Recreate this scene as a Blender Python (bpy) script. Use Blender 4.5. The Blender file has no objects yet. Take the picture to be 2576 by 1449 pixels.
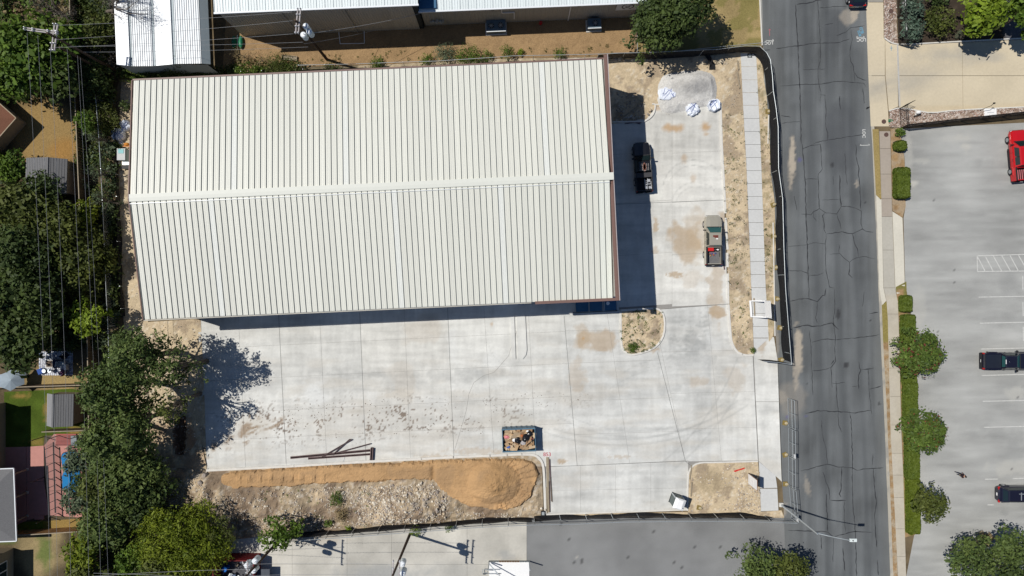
import bpy, bmesh, math, random
import numpy as np
from mathutils import Vector, Matrix, geometry
SC = bpy.context.scene
COL = SC.collection
RND = random.Random(7)
NR = np.random.default_rng(11)

# ------------------------------------------------------------------ camera, light, exposure
CAMH, PXM, CX, CY = 80.0, 21.5, 1288.0, 724.5      # survey grid: 21.5 grid units per metre on the ground
cam_d = bpy.data.cameras.new('camera'); cam = bpy.data.objects.new('camera', cam_d); COL.objects.link(cam)
cam.location = (0, 0, CAMH); cam.rotation_euler = (0, 0, 0)
cam_d.sensor_width = 36; cam_d.lens = 36*CAMH*PXM/2576.0; cam_d.clip_end = 2000
SC.camera = cam
SUNV = Vector((0.595, -0.188, -1.0)).normalized()
world = bpy.data.worlds.new('World'); SC.world = world; world.use_nodes = True
wn = world.node_tree.nodes; wl = world.node_tree.links
bg = wn.get('Background') or wn.new('ShaderNodeBackground')
sky = wn.new('ShaderNodeTexSky'); sky.sky_type = 'NISHITA'; sky.sun_disc = False
sky.sun_elevation = math.radians(58); sky.sun_rotation = math.atan2(-0.595, 0.188)
wl.new(sky.outputs[0], bg.inputs[0]); sky.ozone_density = 6.0; sky.dust_density = 0.4; bg.inputs[1].default_value = 0.055
sd = bpy.data.lights.new('sun', 'SUN'); sun = bpy.data.objects.new('sun', sd); COL.objects.link(sun)
sd.energy = 4.2; sd.angle = math.radians(0.5); sd.color = (1.0, 0.96, 0.885)
sun.rotation_euler = SUNV.to_track_quat('-Z', 'Y').to_euler(); sun.location = (-40, 15, 70)
SC.view_settings.view_transform = 'Standard'; SC.view_settings.look = 'None'
SC.view_settings.gamma = 1; SC.view_settings.use_curve_mapping = False
SC.view_settings.exposure = 0.0

# ------------------------------------------------------------------ helpers
def W(u, v, h=0.0, z=None):
    """grid position seen at height h -> world point"""
    k = (CAMH-h)/(CAMH*PXM)
    return Vector(((u-CX)*k, (CY-v)*k, h if z is None else z))
def srgb(r, g, b):
    f = lambda c: (c/255/12.92) if c/255 <= .04045 else ((c/255+.055)/1.055)**2.4
    return (f(r), f(g), f(b))
TAB = NR.random((8, 256, 256))
def vnoise(x, y, s=0):
    xi = np.floor(x).astype(int); yi = np.floor(y).astype(int)
    fx = x-xi; fy = y-yi; fx = fx*fx*(3-2*fx); fy = fy*fy*(3-2*fy)
    t = TAB[s % 8]; o = s*17
    a = t[(xi+o) & 255, yi & 255]; b = t[(xi+1+o) & 255, yi & 255]; c = t[(xi+o) & 255, (yi+1) & 255]; d = t[(xi+1+o) & 255, (yi+1) & 255]
    return (a*(1-fx)+b*fx)*(1-fy)+(c*(1-fx)+d*fx)*fy
def fbm(x, y, sc, octv=4, s=0):
    r = 0; a = .5; f = 1.0/sc; tot = 0
    for i in range(octv):
        r = r+a*vnoise(x*f+i*7.3, y*f+i*3.1, s+i); tot += a; a *= .5; f *= 2.03
    return r/tot
def setp(o, label=None, cat=None, group=None, kind=None):
    if label: o['label'] = label
    if cat: o['category'] = cat
    if group: o['group'] = group
    if kind: o['kind'] = kind
    return o
def thing(name, label, cat, loc=(0, 0, 0), rz=0.0, group=None, kind=None):
    o = bpy.data.objects.new(name, None); COL.objects.link(o); o.empty_display_size = .3
    o.location = loc; o.rotation_euler = (0, 0, rz)
    return setp(o, label, cat, group, kind)
def linkmesh(name, me, parent=None, loc=None, rot=None, scale=None):
    o = bpy.data.objects.new(name, me); COL.objects.link(o)
    if parent is not None: o.parent = parent
    if loc is not None: o.location = loc
    if rot is not None: o.rotation_euler = rot
    if scale is not None: o.scale = scale
    return o
def copy_thing(src, loc, rz=None, label=None, group=None, scale=None):
    c = src.copy(); COL.objects.link(c); c.location = loc
    if rz is not None: c.rotation_euler = (0, 0, rz)
    if scale is not None: c.scale = scale
    if label: c['label'] = label
    if group: c['group'] = group
    for ch in list(src.children):
        d = ch.copy(); COL.objects.link(d); d.parent = c
        for g in list(ch.children):
            e = g.copy(); COL.objects.link(e); e.parent = d
    return c
class MB:
    """collects simple shapes into one mesh"""
    def __init__(s): s.v = []; s.f = []; s.mi = []; s.cur = 0
    def add(s, vs, fs):
        n = len(s.v); s.v += [tuple(p) for p in vs]; s.f += [tuple(i+n for i in f) for f in fs]; s.mi += [s.cur]*len(fs); return s
    def quad(s, a, b, c, d): return s.add([a, b, c, d], [(0, 1, 2, 3)])
    def box(s, c, size, rz=0, M=None, taper=1.0):
        hx, hy, hz = size[0]/2, size[1]/2, size[2]/2
        vs = []
        for z, t in ((-hz, 1), (hz, taper)):
            for x, y in ((-hx, -hy), (hx, -hy), (hx, hy), (-hx, hy)):
                vs.append(Vector((x*t, y*t, z)))
        R = M if M is not None else Matrix.Rotation(rz, 3, 'Z')
        vs = [R @ p + Vector(c) for p in vs]
        return s.add(vs, [(3, 2, 1, 0), (4, 5, 6, 7), (0, 1, 5, 4), (1, 2, 6, 5), (2, 3, 7, 6), (3, 0, 4, 7)])
    def prism(s, pts, z0, z1):
        n = len(pts); a = sum(pts[i][0]*pts[(i+1) % n][1]-pts[(i+1) % n][0]*pts[i][1] for i in range(n))
        if a < 0: pts = pts[::-1]
        vs = [(p[0], p[1], z0) for p in pts]+[(p[0], p[1], z1) for p in pts]
        fs = [tuple(range(n-1, -1, -1)), tuple(range(n, 2*n))]+[(i, (i+1) % n, n+(i+1) % n, n+i) for i in range(n)]
        return s.add(vs, fs)
    def tube(s, p, q, r0, r1=None, n=6, cap=True):
        p = Vector(p); q = Vector(q); r1 = r0 if r1 is None else r1
        d = q-p
        if d.length < 1e-6: return s
        R = d.to_track_quat('Z', 'Y').to_matrix(); vs = []
        for c, r in ((p, r0), (q, r1)):
            for i in range(n):
                a = 2*math.pi*i/n; vs.append(c+R @ Vector((r*math.cos(a), r*math.sin(a), 0)))
        fs = [(i, (i+1) % n, n+(i+1) % n, n+i) for i in range(n)]
        if cap: fs += [tuple(range(n-1, -1, -1)), tuple(range(n, 2*n))]
        return s.add(vs, fs)
    def path(s, pts, r, n=5):
        for a, b in zip(pts[:-1], pts[1:]): s.tube(a, b, r, r, n)
        return s
    def bar(s, p, q, w, h):
        """box beam from p to q, width w (horizontal), height h"""
        p = Vector(p); q = Vector(q); d = q-p; L = d.length; x = d/L
        y = Vector((0, 0, 1)).cross(x)
        if y.length < 1e-4: y = Vector((0, 1, 0))
        y.normalize(); z = x.cross(y); M = Matrix((x, y, z)).transposed()
        return s.box((p+q)/2, (L, w, h), M=M)
    def ball(s, c, r, rx=1, ry=1, rz=1, n=8, m=6, jit=0):
        vs = []; c = Vector(c)
        for j in range(1, m):
            t = math.pi*j/m
            for i in range(n):
                a = 2*math.pi*i/n; k = 1+RND.uniform(-jit, jit)
                vs.append(c+Vector((r*rx*math.sin(t)*math.cos(a), r*ry*math.sin(t)*math.sin(a), r*rz*math.cos(t)))*k)
        vs.append(c+Vector((0, 0, r*rz))); vs.append(c-Vector((0, 0, r*rz)))
        T = len(vs)-2; B = T+1; fs = []
        for j in range(m-2):
            for i in range(n):
                a = j*n+i; b = j*n+(i+1) % n; fs.append((a, a+n, b+n, b))
        for i in range(n):
            fs.append((T, i, (i+1) % n)); fs.append((B, (m-2)*n+(i+1) % n, (m-2)*n+i))
        return s.add(vs, fs)
    def me(s, name, mats, smooth=False):
        m = bpy.data.meshes.new(name); m.from_pydata(s.v, [], s.f)
        if not isinstance(mats, (list, tuple)): mats = [mats]
        for t in mats: m.materials.append(t)
        if len(mats) > 1: m.polygons.foreach_set('material_index', s.mi)
        if smooth: m.polygons.foreach_set('use_smooth', [True]*len(m.polygons))
        m.update(); return m
    def build(s, name, mats, parent=None, smooth=False, **k):
        return linkmesh(name, s.me(name, mats, smooth), parent, **k)

# ------------------------------------------------------------------ materials
MATS = {}
def mat(name, col=(.5, .5, .5), rough=.7, metal=0.0, var=.12, nscale=3.0, bump=0.0, bscale=20.0, attr=False, attrmul=1.0,
        spec=.3, alpha=None, transl=0.0, coat=0.0, stretch=None, emit=None, obj_var=0.0):
    if name in MATS: return MATS[name]
    m = bpy.data.materials.new(name); m.use_nodes = True; nt = m.node_tree; N = nt.nodes; L = nt.links
    b = N['Principled BSDF']; out = N['Material Output']
    b.inputs['Roughness'].default_value = rough; b.inputs['Metallic'].default_value = metal
    b.inputs['Specular IOR Level'].default_value = spec; b.inputs['Coat Weight'].default_value = coat
    if attr:
        a = N.new('ShaderNodeAttribute'); a.attribute_name = 'Col'; src = a.outputs['Color']
    else:
        a = N.new('ShaderNodeRGB'); a.outputs[0].default_value = (*col, 1); src = a.outputs[0]
    tc = N.new('ShaderNodeTexCoord'); geo = N.new('ShaderNodeNewGeometry')
    vec = tc.outputs['Object']
    if attr: vec = geo.outputs['Position']
    if stretch:
        mp = N.new('ShaderNodeMapping'); mp.inputs['Scale'].default_value = stretch; L.new(vec, mp.inputs[0]); vec = mp.outputs[0]
    if var > 0:
        n = N.new('ShaderNodeTexNoise'); n.inputs['Scale'].default_value = nscale; n.inputs['Detail'].default_value = 5; n.inputs['Roughness'].default_value = .65
        L.new(vec, n.inputs['Vector'])
        mr = N.new('ShaderNodeMapRange'); mr.inputs[1].default_value = .25; mr.inputs[2].default_value = .75
        mr.inputs[3].default_value = 1-var; mr.inputs[4].default_value = 1+var; L.new(n.outputs[0], mr.inputs[0])
        fac = mr.outputs[0]
        if obj_var > 0:
            oi = N.new('ShaderNodeObjectInfo'); m2 = N.new('ShaderNodeMapRange'); m2.inputs[3].default_value = 1-obj_var; m2.inputs[4].default_value = 1+obj_var*.4
            L.new(oi.outputs['Random'], m2.inputs[0]); mm = N.new('ShaderNodeMath'); mm.operation = 'MULTIPLY'
            L.new(fac, mm.inputs[0]); L.new(m2.outputs[0], mm.inputs[1]); fac = mm.outputs[0]
        vm = N.new('ShaderNodeVectorMath'); vm.operation = 'SCALE'; L.new(src, vm.inputs[0]); L.new(fac, vm.inputs['Scale']); src = vm.outputs[0]
    L.new(src, b.inputs['Base Color'])
    if bump > 0:
        n2 = N.new('ShaderNodeTexNoise'); n2.inputs['Scale'].default_value = bscale; n2.inputs['Detail'].default_value = 4
        L.new(vec, n2.inputs['Vector']); bp = N.new('ShaderNodeBump'); bp.inputs['Strength'].default_value = bump; bp.inputs['Distance'].default_value = .05
        L.new(n2.outputs[0], bp.inputs['Height']); L.new(bp.outputs[0], b.inputs['Normal'])
    sh = b.outputs[0]
    if transl > 0:
        t = N.new('ShaderNodeBsdfTranslucent'); L.new(src, t.inputs[0]); mx = N.new('ShaderNodeMixShader'); mx.inputs[0].default_value = transl
        L.new(sh, mx.inputs[1]); L.new(t.outputs[0], mx.inputs[2]); sh = mx.outputs[0]
    if alpha is not None:
        t = N.new('ShaderNodeBsdfTransparent'); mx = N.new('ShaderNodeMixShader'); mx.inputs[0].default_value = alpha
        L.new(t.outputs[0], mx.inputs[1]); L.new(sh, mx.inputs[2]); sh = mx.outputs[0]
    L.new(sh, out.inputs[0]); MATS[name] = m; return m
M_CONC = mat('concrete_slab', rough=.85, attr=True, var=.07, nscale=3.5, bump=.15, bscale=30)
M_ROAD = mat('road_asphalt', rough=.9, attr=True, var=.20, nscale=12, bump=.4, bscale=40)
M_SOIL = mat('bare_soil', rough=.95, attr=True, var=.22, nscale=5, bump=.9, bscale=14, spec=.1)
M_GRASS = mat('turf', rough=.95, attr=True, var=.3, nscale=7, bump=.9, bscale=20, spec=.1)
M_LEAF = mat('leaves', rough=.6, attr=True, var=0, transl=.22, spec=.25)
M_KERB = mat('kerb_concrete', (.62, .60, .56), .85, var=.1, nscale=1.5, bump=.1)
M_BARK = mat('bark', (.14, .115, .09), .9, var=.25, nscale=6, bump=.5)
M_ROOFW = mat('roof_white_metal', (.67, .672, .61), .45, 0.0, var=.05, nscale=3.0, stretch=(9, .25, 1), spec=.45, obj_var=.06)
M_RIDGE = mat('ridge_metal', (.64, .65, .595), .5, var=.03)
M_SEAM = mat('seam_metal', (.22, .235, .22), .6, var=.03)
M_DARK = mat('dark_gap', (.03, .035, .035), .9, var=0)
M_BROWN = mat('brown_trim', (.17, .10, .085), .5, var=.08, spec=.4)
M_WALLT = mat('wall_tan_metal', (.42, .40, .35), .5, var=.06)
M_WALLG = mat('wall_grey_metal', (.50, .47, .40), .5, var=.08, stretch=(3, 3, .3), obj_var=.08)
M_BLUEW = mat('wall_blue_metal', (.04, .13, .24), .5, var=.06)
M_WHITE = mat('white_paint', (.8, .8, .8), .45, var=.03)
M_WHITEM = mat('white_metal', (.74, .77, .80), .35, .0, var=.05, spec=.5)
M_GALV = mat('galvanised_steel', (.50, .54, .56), .4, .5, var=.08)
M_BLACKF = mat('black_mesh_fabric', (.018, .018, .02), .85, var=.3, nscale=4, bump=.5, bscale=5, spec=.15, alpha=.95)
M_CHAIN = mat('chain_link_mesh', (.32, .34, .35), .5, .3, var=0, alpha=.16)
M_BLACKP = mat('black_paint', (.010, .010, .012), .25, var=0, spec=.5, coat=.6)
M_NAVYP = mat('navy_black_paint', (.010, .010, .022), .22, var=0, spec=.5, coat=.7)
M_TANP = mat('tan_paint', (.40, .375, .31), .32, .25, var=.02, spec=.5, coat=.4)
M_REDP = mat('red_paint', (.48, .008, .012), .25, var=0, spec=.5, coat=.6)
M_GLASS = mat('car_glass', (.010, .020, .022), .06, var=0, spec=.8)
M_GLASST = mat('teal_glass', (.02, .085, .085), .1, var=0, spec=.8)
M_TYRE = mat('tyre_rubber', (.025, .025, .026), .85, var=.1)
M_RIM = mat('wheel_rim', (.45, .46, .48), .3, .7, var=0)
M_PLAST = mat('black_plastic', (.02, .02, .022), .6, var=.05)
M_TAIL = mat('red_lamp', (.45, .01, .01), .3, var=0)
M_HEAD = mat('clear_lamp', (.6, .62, .65), .15, var=0)
M_WOOD = mat('weathered_wood', (.30, .25, .18), .8, var=.2, nscale=4, stretch=(1, 1, 6))
M_FWOOD = mat('fence_wood', (.30, .17, .065), .8, var=.25, nscale=3, obj_var=.3)
M_CARD = mat('cardboard', (.42, .29, .17), .85, var=.15)
M_TIMBER = mat('new_timber', (.50, .38, .24), .8, var=.15)
M_BIN = mat('dumpster_blue', (.075, .15, .215), .5, var=.2, nscale=2)
M_BAG = mat('black_bag', (.012, .012, .014), .2, var=0, spec=.6)
M_SACK = mat('woven_white_sack', (.72, .76, .84), .6, var=.1, nscale=4, bump=.8, bscale=6)
M_SACKB = mat('blue_strap', (.08, .13, .38), .6, var=.1)
M_STONE = mat('limestone', (.55, .48, .37), .9, var=.25, nscale=3, bump=.4, bscale=8, obj_var=.4)
M_STONED = mat('river_rock', (.34, .26, .20), .85, var=.45, nscale=12, bump=.4, bscale=20, obj_var=.3)
M_STEELB = mat('primer_steel', (.13, .085, .085), .55, var=.15)
M_IRON = mat('black_iron', (.012, .012, .013), .5, var=0)
M_YEL = mat('sandbag_yellow', (.22, .16, .05), .8, var=.25)
M_ORANGE = mat('orange_paint', (.55, .20, .02), .5, var=.1)
M_SHING = mat('grey_shingle', (.155, .155, .16), .9, var=.2, nscale=10, bump=.4, bscale=14)
M_SHINGB = mat('brown_shingle', (.17, .075, .045), .9, var=.25, nscale=10, bump=.4)
M_STUCCO = mat('tan_stucco', (.33, .27, .19), .9, var=.12)
M_WIN = mat('window_glass', (.02, .035, .04), .08, var=0, spec=.8)
M_TRANS = mat('transformer_grey', (.66, .72, .72), .4, var=.05)
M_POLE = mat('creosote_wood', (.075, .05, .035), .9, var=.25, nscale=4)
M_XARM = mat('grey_crossarm', (.38, .35, .35), .8, var=.15)
M_WIRE = mat('wire', (.42, .42, .42), .5, .4, var=0)
M_PORC = mat('porcelain', (.62, .64, .68), .3, var=0)
M_TAR = mat('tar_crack_seal', (.030, .032, .036), .7, var=.1)
M_LINE = mat('road_paint_white', (.55, .55, .53), .8, var=.3, nscale=6)
M_PINKP = mat('pink_spray', (.45, .13, .15), .8, var=.2)
M_BLUEP = mat('blue_spray', (.12, .30, .42), .8, var=.2)
M_REDW = mat('red_cloth', (.55, .015, .015), .7, var=.1)
M_WATER = mat('pool_cover_blue', (.005, .17, .42), .3, var=.1, nscale=3)
M_PINKC = mat('pink_paving', (.46, .22, .19), .85, var=.1, nscale=2)
M_GREENP = mat('green_plastic', (.01, .16, .08), .45, var=.1)
M_GREYT = mat('grey_canopy', (.30, .36, .41), .75, var=.08)
M_REDD = mat('dark_red_metal', (.16, .012, .014), .6, var=.2)
M_TEAL = mat('teal_decal', (.16, .42, .44), .5, var=.1)
M_BLUEPL = mat('blue_plastic', (.01, .14, .50), .45, var=.1)
M_MULCH = mat('mulch', (.06, .04, .03), .95, var=.4, nscale=12, bump=.8)
# ------------------------------------------------------------------ surveyed ground patches
def inpoly(X, Y, poly):
    r = np.zeros(X.shape, bool); n = len(poly)
    for i in range(n):
        x1, y1 = poly[i]; x2, y2 = poly[(i+1) % n]
        if y1 == y2: continue
        c = ((Y > min(y1, y2)) & (Y <= max(y1, y2))); xs = (Y-y1)*(x2-x1)/(y2-y1)+x1
        r ^= c & (X < xs)
    return r
def edist(X, Y, poly):
    d = np.full(X.shape, 1e9); n = len(poly)
    for i in range(n):
        x1, y1 = poly[i]; x2, y2 = poly[(i+1) % n]; dx, dy = x2-x1, y2-y1
        t = np.clip(((X-x1)*dx+(Y-y1)*dy)/(dx*dx+dy*dy+1e-9), 0, 1)
        d = np.minimum(d, np.hypot(X-x1-t*dx, Y-y1-t*dy))
    return d
def attr_mesh(name, V, F, C, m, smooth=False):
    me = bpy.data.meshes.new(name); me.from_pydata(V, [], F); me.materials.append(m)
    a = me.color_attributes.new('Col', 'FLOAT_COLOR', 'POINT')
    cc = np.ones((len(V), 4), np.float32); cc[:, :3] = np.clip(C, 0, 1); a.data.foreach_set('color', cc.ravel())
    if smooth: me.polygons.foreach_set('use_smooth', [True]*len(me.polygons))
    me.update(); return me
def smooth_poly(poly, it=1):
    for _ in range(it):
        q = []
        for i in range(len(poly)):
            a = poly[i]; b = poly[(i+1) % len(poly)]
            q += [(a[0]*.75+b[0]*.25, a[1]*.75+b[1]*.25), (a[0]*.25+b[0]*.75, a[1]*.25+b[1]*.75)]
        poly = q
    return poly
def patch(name, poly, z, colfn, m, res=.3, hfn=None, skirt=0.0, parent=None, kind='structure', smooth=False, label=None, cat=None, hole=None):
    """polygon (grid coordinates) triangulated with inner points, coloured and raised by functions of the grid position"""
    P = []
    step = res*PXM; n = len(poly)
    for i in range(n):
        a = poly[i]; b = poly[(i+1) % n]; k = max(1, int(math.hypot(b[0]-a[0], b[1]-a[1])/(step*1.2)))
        for j in range(k): P.append((a[0]+(b[0]-a[0])*j/k, a[1]+(b[1]-a[1])*j/k))
    nb = len(P); xs = [p[0] for p in poly]; ys = [p[1] for p in poly]
    gx, gy = np.meshgrid(np.arange(min(xs)+step*.5, max(xs), step), np.arange(min(ys)+step*.5, max(ys), step))
    gx = gx.ravel(); gy = gy.ravel()
    if len(gx):
        k = inpoly(gx, gy, poly); gx, gy = gx[k], gy[k]
    if len(gx):
        k = edist(gx, gy, poly) > step*.45; gx, gy = gx[k], gy[k]
    allp = [Vector(p) for p in P]+[Vector((a, b)) for a, b in zip(gx.tolist(), gy.tolist())]
    vo, eo, fo, *_ = geometry.delaunay_2d_cdt(allp, [], [list(range(nb))], 1, 1e-4)
    A = np.array([(p.x, p.y) for p in vo]); X, Y = A[:, 0], A[:, 1]
    Z = np.full(len(X), float(z))
    if hfn is not None: Z = Z+hfn(X, Y)
    C = colfn(X, Y)
    V = np.stack([(X-CX)/PXM, (CY-Y)/PXM, Z], 1)
    F = []
    for f in fo:
        a, b, c = f[0], f[1], f[2]
        s = (V[b, 0]-V[a, 0])*(V[c, 1]-V[a, 1])-(V[b, 1]-V[a, 1])*(V[c, 0]-V[a, 0])
        F.append(tuple(f) if s > 0 else tuple(reversed(f)))
    if hole is not None:
        fc = np.array([(X[list(f)].mean(), Y[list(f)].mean()) for f in F]); kk = inpoly(fc[:, 0], fc[:, 1], hole); F = [f for f, q in zip(F, kk) if not q]
    V = V.tolist()
    if skirt > 0:
        from collections import Counter
        cnt = {}
        for f in F:
            for i in range(len(f)):
                e = (f[i], f[(i+1) % len(f)])
                if (e[1], e[0]) in cnt: cnt[(e[1], e[0])] = None
                else: cnt[e] = 1
        bd = [e for e, v in cnt.items() if v]
        mp = {}; C = list(map(tuple, C))
        for a, b in bd:
            for q in (a, b):
                if q not in mp:
                    mp[q] = len(V); V.append([V[q][0], V[q][1], V[q][2]-skirt]); C.append(C[q])
            F.append((b, a, mp[a], mp[b]))
        C = np.array(C)
    me = attr_mesh(name, V, F, C, m, smooth)
    o = linkmesh(name, me, parent)
    if parent is None: setp(o, label=label, cat=cat, kind=kind)
    elif kind == 'stuff': o['kind'] = 'stuff'
    return o
def const(c, v=.1, sc=60, s=0):
    c = np.array(c)
    return lambda X, Y: c[None, :]*(1+v*2*(fbm(X, Y, sc, 4, s)-.5))[:, None]
def blend(C, col, m): m = np.clip(m, 0, 1)[:, None]; return C*(1-m)+np.array(col)[None, :]*m
def blob(X, Y, cx, cy, rx, ry, soft=.35, n=.5, s=1, rot=0):
    dx, dy = X-cx, Y-cy
    if rot: c_, s_ = math.cos(rot), math.sin(rot); dx, dy = dx*c_+dy*s_, -dx*s_+dy*c_
    d = np.sqrt((dx/rx)**2+(dy/ry)**2)+n*2*(fbm(X, Y, max(6, min(rx, ry)*.8), 4, s)-.5)
    return np.clip((1-d)/soft, 0, 1)
def arcm(X, Y, cx, cy, r, w, a0, a1, dash=0):
    dx, dy = X-cx, Y-cy; rr = np.hypot(dx, dy); a = np.degrees(np.arctan2(dy, dx)) % 360
    a0 %= 360; a1 %= 360
    inn = ((a >= a0) & (a <= a1)) if a0 <= a1 else ((a >= a0) | (a <= a1))
    m = np.clip(1-np.abs(rr-r)/w, 0, 1)*inn
    if dash: m = m*(.35+.65*(np.sin(np.radians(a)*r/dash*6.28) > 0))
    return m*(.5+fbm(X, Y, 25, 3, 5))
STAIN_BR = [(1738, 612, 46, 50, .55), (1760, 590, 36, 55, .3), (1696, 691, 24, 9, .6), (1650, 567, 7, 20, .55), (1647, 630, 9, 14, .4), (1812, 570, 16, 44, .5), (1800, 715, 22, 90, .4),
            (1806, 786, 20, 18, .6), (1740, 700, 40, 30, .2), (1500, 858, 52, 32, .5), (1470, 850, 30, 34, .3), (1640, 880, 26, 9, .5), (1412, 1163, 12, 9, .6), (1455, 940, 24, 60, .25), (1915, 870, 14, 22, .45),
            (1560, 1150, 34, 5, .3), (1760, 958, 26, 20, .25), (1850, 950, 30, 40, .2), (1200, 1135, 70, 10, .3), (1100, 1150, 50, 8, .3), (1010, 960, 40, 50, .12), (1060, 830, 60, 50, .14)]
STAIN_OR = [(1693, 322, 34, 15, .75), (1775, 317, 15, 14, .8), (1775, 337, 10, 6, .5), (1722, 400, 9, 16, .4), (1743, 448, 10, 16, .35), (1655, 272, 12, 9, .5), (1467, 851, 4, 6, .7), (1237, 815, 5, 8, .6)]
STAIN_GR = [(1735, 866, 62, 26, .5), (1730, 800, 50, 40, .22), (1740, 905, 75, 22, .3), (1700, 975, 70, 26, .25), (1600, 1010, 60, 40, .12), (1560, 1100, 60, 50, .1), (1180, 945, 130, 18, .3), (1020, 960, 90, 26, .22),
            (905, 942, 110, 10, .25), (690, 965, 60, 26, .22), (1430, 1210, 40, 30, .14), (1540, 1190, 90, 10, .2), (1600, 1080, 160, 8, .2, ), (1700, 560, 90, 60, .08), (1930, 1020, 26, 30, .2), (1900, 1070, 40, 14, .15)]
STAIN_LT = [(790, 985, 46, 34, .5), (935, 990, 26, 26, .3), (1140, 870, 20, 60, .25), (1350, 1240, 30, 30, .2), (1560, 1275, 120, 14, .3), (1800, 870, 50, 30, .3), (1830, 1130, 60, 30, .25), (1240, 900, 30, 30, .25), (1090, 1010, 60, 25, .3), (1640, 640, 30, 40, .2)]
def yard_col(X, Y):
    base = np.array((.575, .57, .54))
    C = base[None, :]*(1+.38*(fbm(X, Y, 120, 4, 1)-.5)+.22*(fbm(X, Y, 20, 3, 2)-.5)+.35*(fbm(X/9, Y, 9, 4, 6)-.5)+.22*(fbm(X, Y/9, 8, 4, 5)-.5))[:, None]
    xs_ = X-.05*(Y-800); ci = np.searchsorted(np.array([701, 905, 1126, 1410, 1790, 1894.]), np.where(X > 1560, X-.2*(Y-887)*(X < 1760), xs_)); ci = np.where((Y < 770) & (X > 1500), 10+(Y > 508), ci)
    tone = TAB[5][ci*7 % 256, 3]; tone2 = TAB[6][ci*5 % 256, 9]
    C = C*(.955+.09*tone)[:, None]*(1+(tone2-.5)[:, None]*np.array((.035, .0, -.05))[None, :])
    C = blend(C, (.50, .455, .385), .32*np.clip((fbm(X/3.5, Y, 26, 4, 7)-.5)/.2, 0, 1)*np.clip((Y-760)/200, .15, 1))
    st = fbm(X/6, Y*1.0, 10, 3, 4); C *= (1+.06*(st-.5))[:, None]
    for i, (cx, cy, rx, ry, a) in enumerate(STAIN_LT): C = blend(C, (.68, .69, .68), min(1, a*1.3)*blob(X, Y, cx, cy, rx, ry, .5, .8, i))
    for i, (cx, cy, rx, ry, a) in enumerate(STAIN_GR): C = blend(C, (.29, .295, .29), min(1, a*1.25)*blob(X, Y, cx, cy, rx, ry, .7, .9, i+3)*(.45+.9*fbm((X+.35*Y)/5, Y-.35*X, 7, 3, i)))
    for i, (cx, cy, rx, ry, a) in enumerate(STAIN_BR): C = blend(C, (.40, .295, .185), min(1, a*1.25)*blob(X, Y, cx, cy, rx, ry, .35, .9, i+1))
    for i, (cx, cy, rx, ry, a) in enumerate(STAIN_OR): C = blend(C, (.43, .26, .11), a*blob(X, Y, cx, cy, rx, ry, .6, .5, i+2))
    for (cx, cy, r, w, a0, a1, d, a) in [(1745, 480, 78, 3.5, 190, 330, 3, .5), (1745, 480, 64, 3, 200, 300, 3, .4), (1750, 520, 62, 3, 180, 320, 3, .45), (1750, 520, 50, 3, 190, 300, 3, .4),
                                         (1900, 400, 255, 3, 160, 200, 3, .3), (1730, 560, 110, 3, 150, 210, 3, .35), (1660, 290, 30, 3, 60, 200, 3, .3), (1590, 770, 160, 4, 20, 80, 3, .3),
                                         (1560, 560, 560, 4, 55, 110, 0, .35), (1560, 560, 545, 4, 58, 108, 0, .35), (1600, 700, 400, 4, 50, 120, 0, .3), (1600, 700, 385, 3, 55, 115, 0, .3), (1300, 700, 590, 4, 20, 52, 0, .35),
                                         (1250, 640, 700, 4, 30, 50, 0, .3), (1740, 1230, 340, 4, 240, 275, 3, .35), (1720, 1250, 330, 3, 235, 275, 3, .3), (900, 1400, 430, 3, 235, 290, 3, .25), (900, 1420, 440, 3, 240, 300, 3, .25),
                                         (1150, 1560, 460, 3, 230, 275, 3, .2), (1290, 860, 60, 2, 100, 170, 0, .3)]:
        C = blend(C, (.27, .275, .27), a*.85*arcm(X, Y, cx, cy, r, w, a0, a1, d))
    # tread marks on the drive
    m = blob(X, Y, 1735, 830, 62, 75, .5, .5, 2)*(np.sin(Y*1.3+np.sin(X*.2)) > 0)*(fbm(X, Y, 12, 3, 7) > .5)
    C = blend(C, (.30, .31, .30), .4*m)
    # mud dropped in a band along the south kerb
    band = .8*np.exp(-((Y-(1060-.05*(X-800)))/48)**2)*np.clip((X-520)/60, 0, 1)*np.clip((1560-X)/500, 0, 1)
    sp = (fbm(X, Y, 4.5, 3, 3) > (.84-.11*band-.55*(fbm(X, Y, 40, 3, 1)-.42)))*band
    C = blend(C, (.15, .11, .085), .9*np.clip(sp*1.6, 0, 1))
    sm = blob(X, Y, 630, 1085, 125, 24, .7, 1.3, 6, rot=-.38); sw = fbm((X*.93-Y*.37)/5, (Y*.93+X*.37), 7, 4, 2); C = blend(C, (.30, .225, .16), .95*sm*np.clip((sw-.42)/.12, 0, 1))
    C = blend(C, (.42, .36, .28), .35*band*fbm(X, Y, 60, 3, 4))
    return C
def side_col(X, Y): return const((.54, .545, .54), .06, 30, 3)(X, Y)
def old_conc(X, Y):
    C = const((.44, .40, .33), .12, 50, 2)(X, Y)
    return blend(C, (.50, .46, .39), .5*(fbm(X, Y, 18, 3, 5) > .55))
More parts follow.
